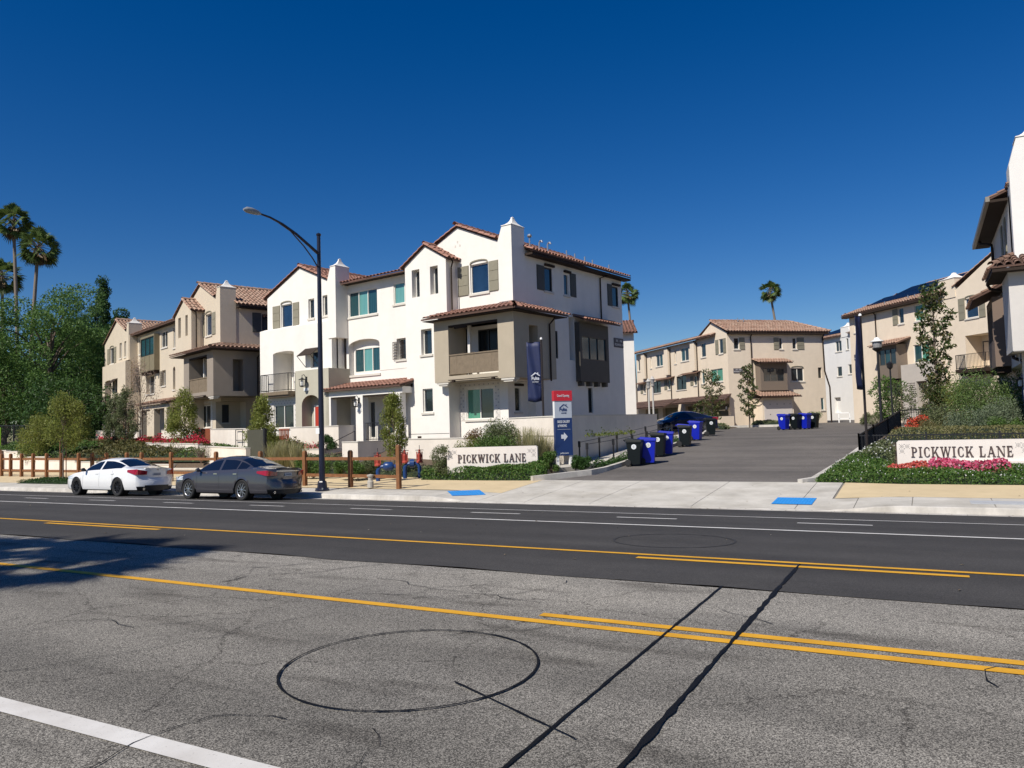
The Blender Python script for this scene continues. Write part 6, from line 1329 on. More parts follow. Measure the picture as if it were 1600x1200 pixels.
def make_car(name, label, S, paint, rim, loc, rz, tilt=0, scale=1):
    t = thing(name, label, 'car', loc, rz); t.rotation_euler = (tilt, 0, rz); t.scale = (scale,) * 3
    L_, W2 = S['L'], S['W'] / 2; fa, ra = S['fa'], S['ra']; wr_ = .335; ar = .385; cx = (fa + ra) / 2
    def sec(x):
        zt, zb = pch(S['top'], x), pch(S['belt'], x); w = pch(S['w'], x) * W2; cab = pch(S['cab'], x)
        wr = pch(S['wr'], x) * W2; zre = zt - (.03 + .05 * cab)
        zb = min(zb, zre - .005)
        g1 = (w - .035, zb); g2 = (w - .055 - .015 * cab, zb + .025 * (.2 + cab))
        P = [(0, .2), (w - .16, .2), (w - .05, .24), (w - .005, .36), (w, .56), (w - .003, .68), (w - .007, .78), (w - .012, zb - .09), g1, g2, (g2[0] + (wr + .015 - g2[0]) * .9, g2[1] + (zre - g2[1]) * .86), (wr, zre), (wr * .62, zt - .012 - .01 * cab), (wr * .3, zt - .003), (0, zt)]
        out = []
        for i, (y, z) in enumerate(P):
            for a in (fa, ra):
                dx = abs(x - a)
                if dx < ar and 1 <= i <= 6: z = max(z, wr_ + math.sqrt(ar * ar - dx * dx) - .005 * (6 - i))
            if i in (3, 4, 5, 6): z = min(z, zb - .095 - .004 * (6 - i))
            out.append((y, z))
        return out
    n = 94; xs = [L_ * i / n for i in range(n + 1)]; SS = [sec(x) for x in xs]; m = len(SS[0])
    regs = {'body': MB(), 'side_window': MB(), 'windscreen': MB(), 'rear_window': MB(), 'sill': MB()}
    w0, w1, pil = S['win']; f0, f1 = S['wind']; r0, r1 = S['rear']
    def reg(xm, k):
        if k in (0, 1): return 'sill'
        if k == 9 and w0 < xm < w1 and not any(a < xm < b for a, b in pil): return 'side_window'
        if k >= 11 and f0 < xm < f1: return 'windscreen'
        if k >= 11 and r0 < xm < r1: return 'rear_window'
        return 'body'
    for sgn in (-1, 1):
        verts = [[(x - cx, sgn * y, z) for (y, z) in sc] for x, sc in zip(xs, SS)]
        for i in range(n):
            for k in range(m - 1):
                a, b, c, d = verts[i][k], verts[i + 1][k], verts[i + 1][k + 1], verts[i][k + 1]
                q = (a, b, c, d) if sgn < 0 else (a, d, c, b); regs[reg((xs[i] + xs[i + 1]) / 2, k)].quad(*q)
    # end caps, bulging
    def cap(mb, si, x0, dirn, bul, mbd):
        sc = SS[si]; C = 12
        def P(k, j):
            y, z = sc[k]; c = -1 + 2 * j / C; b = bul(z) * (1 - abs(c) ** 2.6); return (x0 - cx + dirn * b, c * y, z)
        for k in range(1, m - 2):
            for j in range(C):
                q = (P(k, j), P(k, j + 1), P(k + 1, j + 1), P(k + 1, j)); (mbd if sc[k][1] < .33 else mb).quad(*(q if dirn > 0 else q[::-1]))
    cap(regs['body'], n, L_, 1, S['rb'], regs['sill']); cap(regs['body'], 0, 0, -1, S['fb'], regs['sill'])
    def weld(o):
        bm = bmesh.new(); bm.from_mesh(o.data); bmesh.ops.remove_doubles(bm, verts=bm.verts, dist=.0008); bm.to_mesh(o.data); bm.free(); o.data.polygons.foreach_set('use_smooth', [True] * len(o.data.polygons))
        try: o.data.set_sharp_from_angle(angle=R(50))
        except Exception: pass
    body = regs['body'].build('body', paint, t); weld(body)
    for k, mm in (('side_window', carglass), ('windscreen', carglass), ('rear_window', carglass), ('sill', plast)): weld(regs[k].build(k, mm, t))
    def side(x, z, off=.004, s=-1):
        sc = sec(x)
        for k in range(2, 11):
            if sc[k][1] <= z <= sc[k + 1][1]: f = (z - sc[k][1]) / max(1e-6, sc[k + 1][1] - sc[k][1]); y = sc[k][0] + f * (sc[k + 1][0] - sc[k][0]); return (x - cx, s * (y + off), z)
        return (x - cx, s * (sc[4][0] + off), z)
    def rear(y, z, off=.004):
        sc = SS[-1]; w = sc[4][0]; bu = S['rb'](z)
        for k in range(1, 11):
            if sc[k][1] <= z <= sc[k + 1][1]: f = (z - sc[k][1]) / max(1e-6, sc[k + 1][1] - sc[k][1]); bu = S['rb'](sc[k][1]) * (1 - f) + S['rb'](sc[k + 1][1]) * f; w = sc[k][0] + f * (sc[k + 1][0] - sc[k][0])
        c = min(1, abs(y) / w); return (L_ - cx + bu * (1 - c ** 2.6) + off, y, z)
    # seams, handles
    mb = MB()
    for x in S['doors']:
        zt_ = pch(S['belt'], x) - .01; zz = lin(.3, zt_, 10)
        for a, b in zip(zz, zz[1:]):
            for s in (-1, 1): p, q, r_, u = side(x, a, .002, s), side(x + .008, a, .002, s), side(x + .008, b, .002, s), side(x, b, .002, s); mb.quad(p, q, r_, u)
    mb.build('door_seam', plast, t)
    for x in S['handles']:
        for s in (-1, 1): a = side(x, S['hz'], .02, s); mb = MB(); mb.box(a[0] - .09, a[0] + .09, min(a[1], a[1] - s * .02), max(a[1], a[1] - s * .02), a[2] - .014, a[2] + .014); mb.build('door_handle', chrome if S.get('chrome') else paint, t)
    # lights
    for s in (-1, 1):
        mb = MB(); path = [side(L_ - S['tls'] * (1 - q), 0, .0, s) for q in ()]
        u = lin(0, 1, 7)
        lo, hi = S['tlz']
        def col(q):
            if q <= .5: x = L_ - S['tls'] * (1 - q * 2); k = q * 2; return [side(x, lo + (hi - lo) * (.5 - .5 * k) * 1 + (0), .015 + .04 * k ** 2, s), side(x, hi - .02 * (1 - k), .015 + .04 * k ** 2, s)]
            k = (q - .5) * 2; y = s * (S['W'] / 2 * pch(S['w'], L_) * (1 - k) + S['tly'] * k); return [rear(y * (1 + .05 * (1 - k)), lo + .0 * k, .03 + .03 * (1 - k)), rear(y * (1 + .05 * (1 - k)), hi - (hi - lo) * .35 * k, .03 + .03 * (1 - k))]
        cols = [col(q) for q in lin(0, 1, 15)]
        for a, b in zip(cols, cols[1:]): mb.quad(a[0], b[0], b[1], a[1])
        mb.build('tail_light', tail_r, t)
        mb = MB(); hz = S['hlz']; cols = []
        for q in lin(0, 1, 6): x = .10 + .55 * q; cols.append([side(x, hz - .05, .006, s), side(x, hz + .05 + .03 * q, .006, s)])
        for a, b in zip(cols, cols[1:]): mb.quad(a[0], b[0], b[1], a[1])
        mb.build('headlight', headl, t)
    # rear details
    mb = MB(); pz = S['pz']; a = rear(0, pz, 0); mb.box(a[0], a[0] + .012, -.16, .16, pz - .055, pz + .055); pl = mb.build('number_plate', plate_m, t)
    mb = MB()
    for i in range(7): mb.box(a[0] + .0125, a[0] + .014, -.12 + i * .037, -.12 + i * .037 + .02, pz - .028, pz + .02)
    mb.build('plate_characters', navy, pl)
    zl = pch(S['belt'], L_) - .02; mb = MB(); 
    ys_ = lin(-.5, .5, 11); 
    for a, b in zip(ys_, ys_[1:]):
        p, q = rear(a, S['lip'], -.03), rear(b, S['lip'], -.03); mb.hexa([(p[0], a, S['lip'] - .012), (p[0] + .075, a, S['lip'] + .004), (q[0] + .075, b, S['lip'] + .004), (q[0], b, S['lip'] - .012)], [(p[0] - .02, a, S['lip'] + .02), (p[0] + .075, a, S['lip'] + .022), (q[0] + .075, b, S['lip'] + .022), (q[0] - .02, b, S['lip'] + .02)])
    mb.build('boot_lip', paint, t)
    mb = MB()
    for a, b in zip(ys_, ys_[1:]): mb.quad(rear(a, S['tray'][0], .006), rear(b, S['tray'][0], .006), rear(b, S['tray'][1], .006), rear(a, S['tray'][1], .006))
    mb.build('bumper_insert', plast, t)
    if S.get('chrome'):
        mb = MB(); y2 = lin(-.5, .5, 9)
        for a, b in zip(y2, y2[1:]): mb.quad(rear(a, S['pz'] + .10, .01), rear(b, S['pz'] + .10, .01), rear(b, S['pz'] + .12, .01), rear(a, S['pz'] + .12, .01))
        mb.build('chrome_strip', chrome, t)
    mb = MB(); a = rear(0, S['pz'] + .17, .006); mb.tube([(a[0], -.035, a[2] + .03), (a[0], -.028, a[2] - .03), (a[0], .028, a[2] - .03), (a[0], .035, a[2] + .03)], .006, 5); mb.bar((a[0], -.03, a[2]), (a[0], .03, a[2]), .01); mb.build('badge', chrome, t)
    for s in (-1, 1):
        a = side(S['mx'], pch(S['belt'], S['mx']) + .0, .0, s); mb = MB(); mb.tube([(a[0], a[1], a[2] + .02), (a[0] + .01, a[1] + s * .07, a[2] + .05), (a[0] + .02, a[1] + s * .12, a[2] + .07), (a[0] + .02, a[1] + s * .2, a[2] + .07)], [.02, .05, .075, .05], 8); mb.build('mirror', paint if S.get('pm') else plast, t, smooth=True)
    mb = MB(); a = rear(.0, .3, 0); 
    for s in ((-.55,) if not S.get('chrome') else (-.6, .6)): mb.lathe([(.035, 0), (.04, .05), (.03, .05)], 10, (a[0] - .08, s, .27), 'X')
    mb.build('exhaust', chrome, t)
    # dark wheel wells and wheels
    for a in (fa, ra):
        for s in (-1, 1):
            mb = MB(); y = s * (W2 - .30); mb.lathe([(0, 0), (ar - .01, 0), (ar - .01, s * .16)], 20, (a - cx, y, wr_), 'Y'); mb.build('wheel_well', plast, t)
            yo = s * (W2 - .12); mb = MB(); r = wr_
            mb.lathe([(r * .66, -.09), (r * .92, -.105), (r, -.08), (r, .08), (r * .92, .105), (r * .66, .09)], 28, (a - cx, yo, r), 'Y'); wh = mb.build('wheel', tyre_m, t, smooth=True)
            mb = MB(); f = s * .075; mb.lathe([(r * .67, f * 1.1), (r * .63, f * .9), (r * .60, f * .2), (0, f * .1)], 28, (a - cx, yo, r), 'Y'); mb.build('rim_barrel', plast if rim is alloy else darkalloy, wh)
            mb = MB(); mb.lathe([(r * .61, f * 1.0), (r * .675, f * 1.15), (r * .66, f * .7)], 28, (a - cx, yo, r), 'Y')
            for k in range(5):
                t0 = 2 * math.pi * k / 5 + .3
                for dt in (-.17, .17):
                    c, q = math.cos(t0 + dt * 1.9), math.sin(t0 + dt * 1.9); c0, q0 = math.cos(t0 + dt * .4), math.sin(t0 + dt * .4)
                    mb.bar((a - cx + .05 * c0, yo + f * 1.0, r + .05 * q0), (a - cx + r * .64 * c, yo + f * .95, r + r * .64 * q), .03, .022)
            mb.lathe([(0, f * 1.3), (.045, f * 1.2), (.055, f * .9)], 12, (a - cx, yo, r), 'Y'); mb.build('rim', rim, wh)
    return t
civ = dict(L=4.62, W=1.80, fa=.92, ra=3.62, win=(1.5, 3.80, ), wind=0, rear=0, doors=0)
civ = dict(L=4.62, W=1.80, fa=.92, ra=3.62,
    top=[(0, .66), (.25, .76), (.7, .86), (1.12, .945), (1.3, 1.01), (1.75, 1.24), (2.15, 1.385), (2.5, 1.415), (2.9, 1.405), (3.3, 1.34), (3.75, 1.20), (4.15, 1.075), (4.4, 1.045), (4.62, 1.02)],
    belt=[(0, .63), (.3, .73), (1.0, .86), (1.8, .91), (2.8, .95), (3.6, .99), (4.2, 1.01), (4.62, .97)],
    w=[(0, .76), (.15, .86), (.4, .94), (.9, .99), (2.0, 1.0), (3.6, 1.0), (4.15, .97), (4.45, .91), (4.62, .85)],
    wr=[(0, .62), (.4, .8), (1.15, .84), (1.5, .78), (2.1, .66), (2.8, .645), (3.4, .64), (3.9, .70), (4.3, .76), (4.62, .72)],
    cab=[(0, 0), (1.15, 0), (1.5, .6), (2.0, 1), (3.3, 1), (3.9, .5), (4.2, 0), (4.62, 0)],
    win=(1.45, 3.78, [(2.42, 2.49)]), wind=(1.22, 2.02), rear=(3.2, 4.05), doors=(1.38, 2.46, 3.3), handles=(2.3, 3.3), hz=.82,
    rb=lambda z: .21 if z < .58 else (.21 - (z - .58) * 1.1 if z < .68 else .10 + (z - .68) * .25), fb=lambda z: .22 if z < .5 else max(.04, .22 - (z - .5) * .8),
    tls=.42, tlz=(.78, .98), tly=.42, hlz=.66, pz=.80, lip=1.0, tray=(.24, .40), mx=1.55, pm=0)
acc = dict(L=4.86, W=1.85, fa=.96, ra=3.74,
    top=[(0, .68), (.25, .79), (.7, .89), (1.15, .965), (1.35, 1.03), (1.85, 1.29), (2.2, 1.42), (2.6, 1.465), (3.1, 1.45), (3.5, 1.37), (3.95, 1.20), (4.2, 1.10), (4.5, 1.085), (4.86, 1.05)],
    belt=[(0, .64), (.3, .75), (1.0, .88), (1.8, .93), (2.8, .96), (3.6, .99), (4.3, 1.02), (4.86, .99)],
    w=[(0, .76), (.15, .87), (.4, .94), (.9, .99), (2.0, 1.0), (3.7, 1.0), (4.3, .98), (4.65, .93), (4.86, .87)],
    wr=[(0, .62), (.4, .8), (1.15, .85), (1.5, .8), (2.2, .68), (2.9, .66), (3.6, .66), (4.1, .74), (4.5, .80), (4.86, .76)],
    cab=[(0, 0), (1.15, 0), (1.5, .6), (2.05, 1), (3.5, 1), (4.05, .5), (4.3, 0), (4.86, 0)],
    win=(1.5, 3.95, [(2.55, 2.63), (3.42, 3.47)]), wind=(1.28, 2.1), rear=(3.4, 4.15), doors=(1.42, 2.6, 3.55), handles=(2.42, 3.42), hz=.86,
    rb=lambda z: .21 if z < .58 else (.21 - (z - .58) * 1.0 if z < .68 else .11 + (z - .68) * .22), fb=lambda z: .20 if z < .5 else max(.04, .20 - (z - .5) * .7),
    tls=.40, tlz=(.80, .97), tly=.48, hlz=.70, pz=.84, lip=1.035, tray=(.24, .33), mx=1.6, pm=1, chrome=1)
pw = mat('car_white', (.78, .78, .77), .22, coat=1, spec=.5); pg = mat('car_grey', (.075, .073, .085), .28, metal=.45, coat=1); pb = mat('car_blue', (.012, .018, .06), .2, metal=.4, coat=1)
c_ = make_car('parked_car', 'white sedan with dark wheels parked at the kerb', civ, pw, darkalloy, (-26.75, 18.25, -.425), 0, R(-2.6), .97); c_.scale = (.89, .97, .98)
c_ = make_car('parked_car', 'dark grey sedan with silver wheels parked behind the white one, beside the street lamp', acc, pg, alloy, (-20.2, 17.95, -.41), 0, R(-2.6), .955); c_.scale = (.885, .95, .96)
p = at(1060, 51); make_car('parked_car', 'dark blue car behind the bins in front of the garages', civ, pb, alloy, (p[0], p[1], 1.0), R(42), 0, 1.0)
# ================================================================ plants
g_dark = leafmat('leaf_dark', [(.018, .05, .010), (.038, .09, .018), (.065, .135, .030), (.028, .065, .018)])
g_mid = leafmat('leaf_mid', [(.045, .095, .018), (.085, .155, .03), (.13, .21, .045), (.06, .115, .022)])
g_oak = leafmat('leaf_fresh_green', [(.05, .11, .025), (.10, .19, .045), (.17, .28, .07), (.06, .13, .03)], .4)
g_yel = leafmat('leaf_yellow_green', [(.14, .17, .03), (.22, .26, .05), (.28, .31, .08), (.18, .18, .05)], .5)
g_olv = leafmat('leaf_olive', [(.075, .10, .04), (.13, .16, .065), (.19, .21, .10), (.10, .12, .055)])
g_brn = leafmat('leaf_rusty', [(.16, .08, .03), (.22, .12, .05), (.12, .09, .03), (.2, .1, .06)])
g_hedge = leafmat('leaf_hedge', [(.035, .09, .015), (.07, .15, .025), (.12, .21, .04), (.05, .11, .02), (.16, .20, .05)])
g_mag = leafmat('leaf_magnolia', [(.03, .06, .015), (.05, .095, .02), (.14, .11, .045), (.08, .13, .03)])
g_palm = leafmat('leaf_palm', [(.05, .09, .022), (.10, .15, .035), (.15, .20, .055)])
g_dead = leafmat('leaf_palm_dead', [(.16, .11, .06), (.22, .16, .09)], .15)
f_pink = leafmat('petal_pink', [(.62, .06, .16), (.70, .16, .28), (.55, .04, .10), (.72, .30, .38)], .3)
f_coral = leafmat('petal_coral', [(.55, .08, .06), (.62, .15, .10), (.5, .05, .08)], .3)
f_red = leafmat('petal_crimson', [(.40, .012, .03), (.5, .03, .06), (.30, .015, .03)], .3)
f_bright = leafmat('petal_bright_red', [(.6, .02, .06), (.65, .06, .10)], .3)
f_white = leafmat('petal_white', [(.7, .7, .68), (.6, .6, .55)], .2)
straw = leafmat('grass_straw', [(.30, .27, .12), (.42, .38, .2), (.22, .22, .08), (.5, .46, .3)], .3)
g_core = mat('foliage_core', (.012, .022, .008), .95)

def leafquads(P, size, asp=.5, up=.25, rs=.35):
    n = len(P); d = rng.normal(size=(n, 3)); d[:, 2] += up; d /= np.linalg.norm(d, axis=1)[:, None]
    e = rng.normal(size=(n, 3)); e -= d * (e * d).sum(1)[:, None]; e /= np.linalg.norm(e, axis=1)[:, None]
    s = size * (1 + rs * rng.uniform(-1, 1, n))[:, None]; a = d * s; b = e * s * asp
    V = np.stack([P - a * .5, P + b * .5 * 1.0, P + a * .5, P - b * .5], 1).reshape(-1, 3)
    return V, np.arange(n * 4).reshape(-1, 4)
def cloud(name, P, size, m, parent=None, **k):
    V, F = leafquads(np.asarray(P), size, **k); return npmesh(name, V, F, m, parent)
def clumped(centers, radii, per, flat=1.0, shell=.5):
    out = []
    for c, r in zip(centers, radii):
        d = rng.normal(size=(per, 3)); d /= np.linalg.norm(d, axis=1)[:, None]; rr = r * rng.uniform(shell, 1.0, per) ** .6
        p = d * rr[:, None]; p[:, 2] *= flat; out.append(p + c)
    return np.concatenate(out)
def trunk(mb, h, r0, r1, lean=(0, 0), wig=.06, n=7):
    pts = [(lean[0] * i / n + random.uniform(-wig, wig) * (0 < i), lean[1] * i / n + random.uniform(-wig, wig) * (0 < i), h * i / n - (.1 if i == 0 else 0)) for i in range(n + 1)]
    mb.tube(pts, [r0 + (r1 - r0) * (i / n) for i in range(n + 1)], 8); return pts
def limbs(mb, origin, targets, r=.1):
    for c in targets:
        o = Vector(origin) + Vector((0, 0, random.uniform(-.25, .25))); c = Vector(c); mid = o.lerp(c, .5) + Vector((0, 0, .12 * (c - o).length))
        mb.tube([o, mid, c], [r, r * .6, r * .15], 5)
def tree(name, label, loc, z0, h, rad, m, nclump=40, per=220, ls=.16, cz=.55, crz=.42, tr=.2, cat='tree', group=None, clr=.33, shape=None, bm=None, up=.25):
    t = thing(name, label, cat, (loc[0], loc[1], z0), 0, group); mb = MB(); pts = trunk(mb, h * .72, tr, tr * .35, wig=.05 * rad)
    C, Rr = [], []
    for i in range(nclump):
        d = rng.normal(size=3); d /= np.linalg.norm(d); q = rng.uniform(.35, 1) ** .5; zz = cz + crz * d[2] * q
        k = shape(zz) if shape else 1
        C.append(np.array([d[0] * rad * q * k, d[1] * rad * q * k, zz * h])); Rr.append(rad * clr * rng.uniform(.6, 1.25))
    for c in C[::2]: limbs(mb, (0, 0, max(.15 * h, min(.66 * h, c[2] * .7))), [c], tr * .3)
    mb.build('trunk', bm or bark, t, smooth=True); cloud('crown', clumped(C, Rr, per, .85), ls, m, t, up=up); return t
def fill(name, label, pxs, d, z, h, rad, m, **k): p = at(pxs, d); return tree(name, label, p, z, h, rad, m, **k)

# big trees on the left
fill('broad_tree', 'big rounded green tree left of the tan row', 78, 68, .9, 15.0, 5.6, g_oak, nclump=46, per=950, ls=.21, cz=.56, crz=.40, tr=.35, clr=.34)
fill('broad_tree', 'dark green tree against the far left end of the tan row', 156, 80, 1.0, 15.5, 3.6, g_dark, nclump=65, per=520, ls=.22, cz=.52, crz=.45, tr=.4, clr=.32)
fill('broad_tree', 'lower spreading green tree at the far left edge', 8, 70, .9, 9.8, 5.8, g_oak, nclump=55, per=520, ls=.2, cz=.55, crz=.40, tr=.3, clr=.3)
fill('broad_tree', 'deep shaded tree behind the big rounded tree', 125, 88, 1.0, 13.5, 6.2, g_dark, nclump=60, per=280, ls=.3, cz=.5, crz=.46, tr=.35, clr=.33)
fill('broad_tree', 'green tree cut by the left edge, behind the palms', -40, 80, 1.0, 12.5, 6.5, g_oak, nclump=50, per=260, ls=.28, cz=.5, crz=.44, tr=.35, clr=.33)
fill('ivy_shrub', 'dark ivy mass beside the left end of the tan row', 148, 70, 1.0, 7.5, 2.6, g_dark, nclump=34, per=240, ls=.22, cz=.5, crz=.5, tr=.15, clr=.42, cat='shrub')
fill('bushy_shrub', 'mid green bush under the big rounded tree', 100, 62, .9, 6.0, 3.6, g_dark, nclump=40, per=240, ls=.22, cz=.5, crz=.48, tr=.15, clr=.36, cat='shrub')
fill('cypress_tree', 'narrow dark cypress rising above the left end of the tan row', 160, 92, 1.0, 20.6, 1.3, g_dark, nclump=110, per=170, ls=.22, cz=.55, crz=.46, tr=.2, clr=.5, shape=lambda z: max(.35, 1.15 - .8 * z), up=1.5)
fill('cypress_tree', 'small cypress against the white wall behind the corner row', 984, 66, 1.1, 3.7, .42, g_dark, nclump=26, per=120, ls=.12, cz=.5, crz=.5, tr=.06, clr=.5, shape=lambda z: max(.2, 1.2 - z), up=1.5)

def palm(label, px_, d, zc, lean=0, cr=2.3, fr=52, seed=1):
    rr = random.Random(seed); x, y = at(px_, d); z0 = 1.2; t = thing('fan_palm', label, 'palm', (x, y, z0)); H = zc - z0
    rx, ry = cR.x, cR.y; pts = [(lean * rx * (i / 10) ** 1.5, lean * ry * (i / 10) ** 1.5, H * i / 10 - (.3 if i == 0 else 0)) for i in range(11)]
    mb = MB(); mb.tube(pts, [.30 - .1 * i / 10 for i in range(11)], 9); mb.build('trunk', barkp, t, smooth=True)
    top = Vector(pts[-1]); G, Dd = MB(), MB(); stems = MB()
    for k in range(fr + 16):
        dead = k >= fr; az = k * 2.399 + rr.uniform(-.5, .5); el = (1.4 - 2.3 * (k / fr) ** .95 + rr.uniform(-.3, .3)) if not dead else rr.uniform(-1.45, -.85)
        el += rr.uniform(-.1, .1); d = Vector((math.cos(az) * math.cos(el), math.sin(az) * math.cos(el), math.sin(el))); pl = cr * rr.uniform(.38, .55) * (.6 if dead else 1)
        base = top + d * .15; hub = base + d * pl + Vector((0, 0, -.12 * pl * (1 - max(0, math.sin(el))))); 
        (stems).tube([base, base.lerp(hub, .5) + Vector((0, 0, .06)), hub], [.035, .025, .02], 4, cap=False)
        s = Quaternion(d, rr.uniform(-1.2, 1.2)) @ d.cross(Vector((0, 0, 1))).normalized(); u = s.cross(d).normalized(); fl = cr * rr.uniform(.5, .62) * (.8 if dead else 1); n = 17
        for j in range(n):
            a = (-1.35 + 2.7 * j / (n - 1)) * (.55 if dead else 1); dd = (d * math.cos(a) + s * math.sin(a)).normalized(); l = fl * (1 - .18 * abs(a))
            w = l * .06; sd = (s * math.cos(a) - d * math.sin(a)) * w; droop = Vector((0, 0, -l * rr.uniform(.18, .4)))
            m1 = hub + dd * l * .62 + droop * .25; tip = hub + dd * l + droop
            (Dd if dead else G).add([hub, m1 - sd + u * .02, tip, m1 + sd + u * .02], [(0, 1, 2, 3)])
    stems.build('frond_stems', g_dead, t); tag(G.build('fronds', g_palm, t), kind='stuff'); tag(Dd.build('dead_fronds', g_dead, t), kind='stuff'); return t
palm('right one of the tall fan palm pair on the left', 44, 100, 27.2, 1.2, 2.7, seed=3)
palm('tallest fan palm on the left, its crown highest of the three', 30, 108, 33.0, -1.0, 2.8, seed=4)
palm('shortest fan palm, cut by the left edge', 5, 118, 27.3, -.3, 3.0, seed=5)
palm('fan palm rising just right of the white corner row', 995, 150, 27.4, -1.2, 2.3, seed=6)
palm('fan palm with a leaning trunk behind the sand coloured block', 1228, 150, 27.0, -2.3, 2.25, seed=7)
# the trees behind the camera whose shadow lies on the road
def shadow_palm(label, x, y, h, sd, cr=3.0):
    rr = random.Random(sd); t = palm(label, 800, 10, h, 0, cr, 30, seed=sd); t.location = (x, y, 0); return t
shadow_palm('middle fan palm behind the camera on the left, throwing its shadow on the road', -14.3, -5.2, 12.4, 21, 2.6)
shadow_palm('second fan palm on the near pavement left of the camera, with a longer shadow', -13.2, -5.6, 13.4, 22, 2.2)
shadow_palm('third fan palm on the near pavement, furthest left of the camera', -16.2, -6.0, 12.2, 23, 2.8)

# young street and garden trees
def willow(label, px_, d, z0, h, rad, m=g_yel, stakes=1, n=900, cb=.35, bare=0, group='young staked trees', ls=.13):
    n = int(n * .36); ls *= 1.1
    x, y = at(px_, d); t = thing('young_tree', label, 'young tree', (x, y, z0), 0, group); mb = MB(); trunk(mb, h * .9, .035, .012, wig=.04); C = []
    for i in range(46):
        q = rng.uniform(0, 1); zz = h * (cb + (1 - cb) * q); k = rad * (math.sin(math.pi * min(1, .18 + .82 * q)) ** .8 + .15) * rng.uniform(.35, 1); a = rng.uniform(0, 6.28)
        C.append(np.array([k * math.cos(a), k * math.sin(a), zz])); mb.tube([(0, 0, zz * .75), (k * .5 * math.cos(a), k * .5 * math.sin(a), zz * .93), C[-1]], [.012, .008, .004], 4)
    mb.build('trunk', bark, t)
    if n:
        P = clumped(C, [rad * .42] * len(C), n // 12, 1.5, .1); P[:, 2] -= rng.uniform(0, .18, len(P)) * h * .2; cloud('crown', P, ls, m, t, asp=.28, up=-.9)
    for s in range(stakes):
        for k in (-.16, .16): b = MB(); b.tube([(k, k * .3, -.1), (k, k * .3, h * .5)], .022, 6); b.build('stake', stake, t)
    return t
willow('young yellow-green tree with stakes in the kerb planter before the white car', 99, 35.5, -.28, 3.9, .85, n=4200, cb=.5, ls=.12)
willow('bushy yellow-green tree above the stepped white wall', 60, 47, .4, 2.6, 1.0, n=4600, cb=.12, stakes=0)
willow('small yellow-green tree left of the kerb planter tree, above the wall', 126, 50, .4, 3.6, .6, n=3000, cb=.3, stakes=0)
willow('narrow olive tree before the arched doorway of the tan row', 180, 50, .6, 4.0, .55, g_olv, n=3800, cb=.2)
willow('slim olive tree right of the arched doorway tree', 197, 49, .6, 4.2, .6, g_olv, n=3800, cb=.25)
willow('thin nearly leafless tree before the porch of the tan row', 219, 50, .6, 6.0, 1.1, leafmat('petal_pale', [(.42, .30, .24), (.5, .38, .3), (.25, .2, .14)], .3), n=1500, cb=.35, ls=.1)
willow('yellow-green willowy tree in the middle before the tan row', 287, 44, .1, 4.1, .82, n=5200, cb=.25)
willow('yellow-green willowy tree between the tan row and the white row', 410, 38, .1, 3.4, .72, n=5200, cb=.18)
willow('yellow-green willowy tree before the porch of the white row', 613, 31, .3, 2.75, .52, n=4200, cb=.15, ls=.11)
def magnolia(label, px_, d, z0, h, rad, n=26, per=60, ls=.2, m=g_mag, group=None, cb=.2):
    x, y = at(px_, d); t = thing('garden_tree', label, 'tree', (x, y, z0), 0, group); mb = MB(); trunk(mb, h * .92, .07 * h / 6, .02, wig=.05); C = []
    for i in range(n):
        q = i / n; zz = h * (cb + (1 - cb) * q); a = i * 2.4; k = rad * (1.05 - .75 * abs(q - .55) * 1.4) * rng.uniform(.35, 1); C.append(np.array([k * math.cos(a), k * math.sin(a), zz])); mb.tube([(0, 0, zz * .86), C[-1]], [.02, .008], 4)
    mb.build('trunk', bark, t); cloud('crown', clumped(C, [rad * .38] * n, per, .8, .2), ls, m, t, asp=.42, up=.5); return t
magnolia('tall glossy leaved tree in front of the cream block with the solar panels', 1464, 43, 1.0, 8.1, 1.1, 40, 66, .24)
magnolia('sparse young tree before the green window of the sand coloured block', 1112, 62, 1.0, 4.9, .95, 26, 44, .22, group='young trees before the garage block')
magnolia('sparse young tree left of the address plate at the garages', 1090, 60, 1.0, 2.4, .5, 12, 34, .2, group='young trees before the garage block')
magnolia('slender young tree beside the white panel door of the sand coloured block', 1168, 60, 1.05, 5.0, .72, 30, 50, .2, group='young trees before the garage block')
magnolia('small bushy tree behind the lantern lamp post', 1386, 50, 1.0, 3.2, 1.1, 26, 90, .17, g_mid)
magnolia('lower silver-leaved tree right of the lantern lamp post', 1408, 47, 1.1, 2.5, .9, 18, 70, .14, g_olv)
# shrubs
g_soft = leafmat('leaf_soft_green', [(.07, .12, .03), (.12, .19, .05), (.17, .25, .08), (.09, .14, .04)], .35)
g_sage = leafmat('leaf_sage', [(.10, .14, .08), (.15, .19, .11), (.20, .24, .15), (.11, .14, .08)], .3)
def shrub(name, label, px_, d, z0, h, w, m, per=200, n=16, ls=.09, up=.6, asp=.35, cat='shrub', group=None, fl=None):
    x, y = at(px_, d); t = thing(name, label, cat, (x, y, z0), 0, group); C = []; mb = MB()
    for i in range(n):
        a = rng.uniform(0, 6.28); q = rng.uniform(0, 1) ** .5; zz = h * rng.uniform(.15, .78); k = w / 2 * q * (1 - .35 * zz / h); C.append(np.array([k * math.cos(a), k * math.sin(a), zz])); mb.tube([(0, 0, -.05), C[-1]], [.014, .005], 4, cap=False)
    mb.build('stems', bark, t); cloud('foliage', clumped(C, [min(w, h) * .26] * n, per, 1, .15), ls, m, t, asp=asp, up=up)
    if fl: P = clumped(C, [min(w, h) * .3] * n, fl[1], 1, .6); P = P[P[:, 2] > h * .45]; cloud('blossom', P, ls * .8, fl[0], t, asp=.8)
    return t
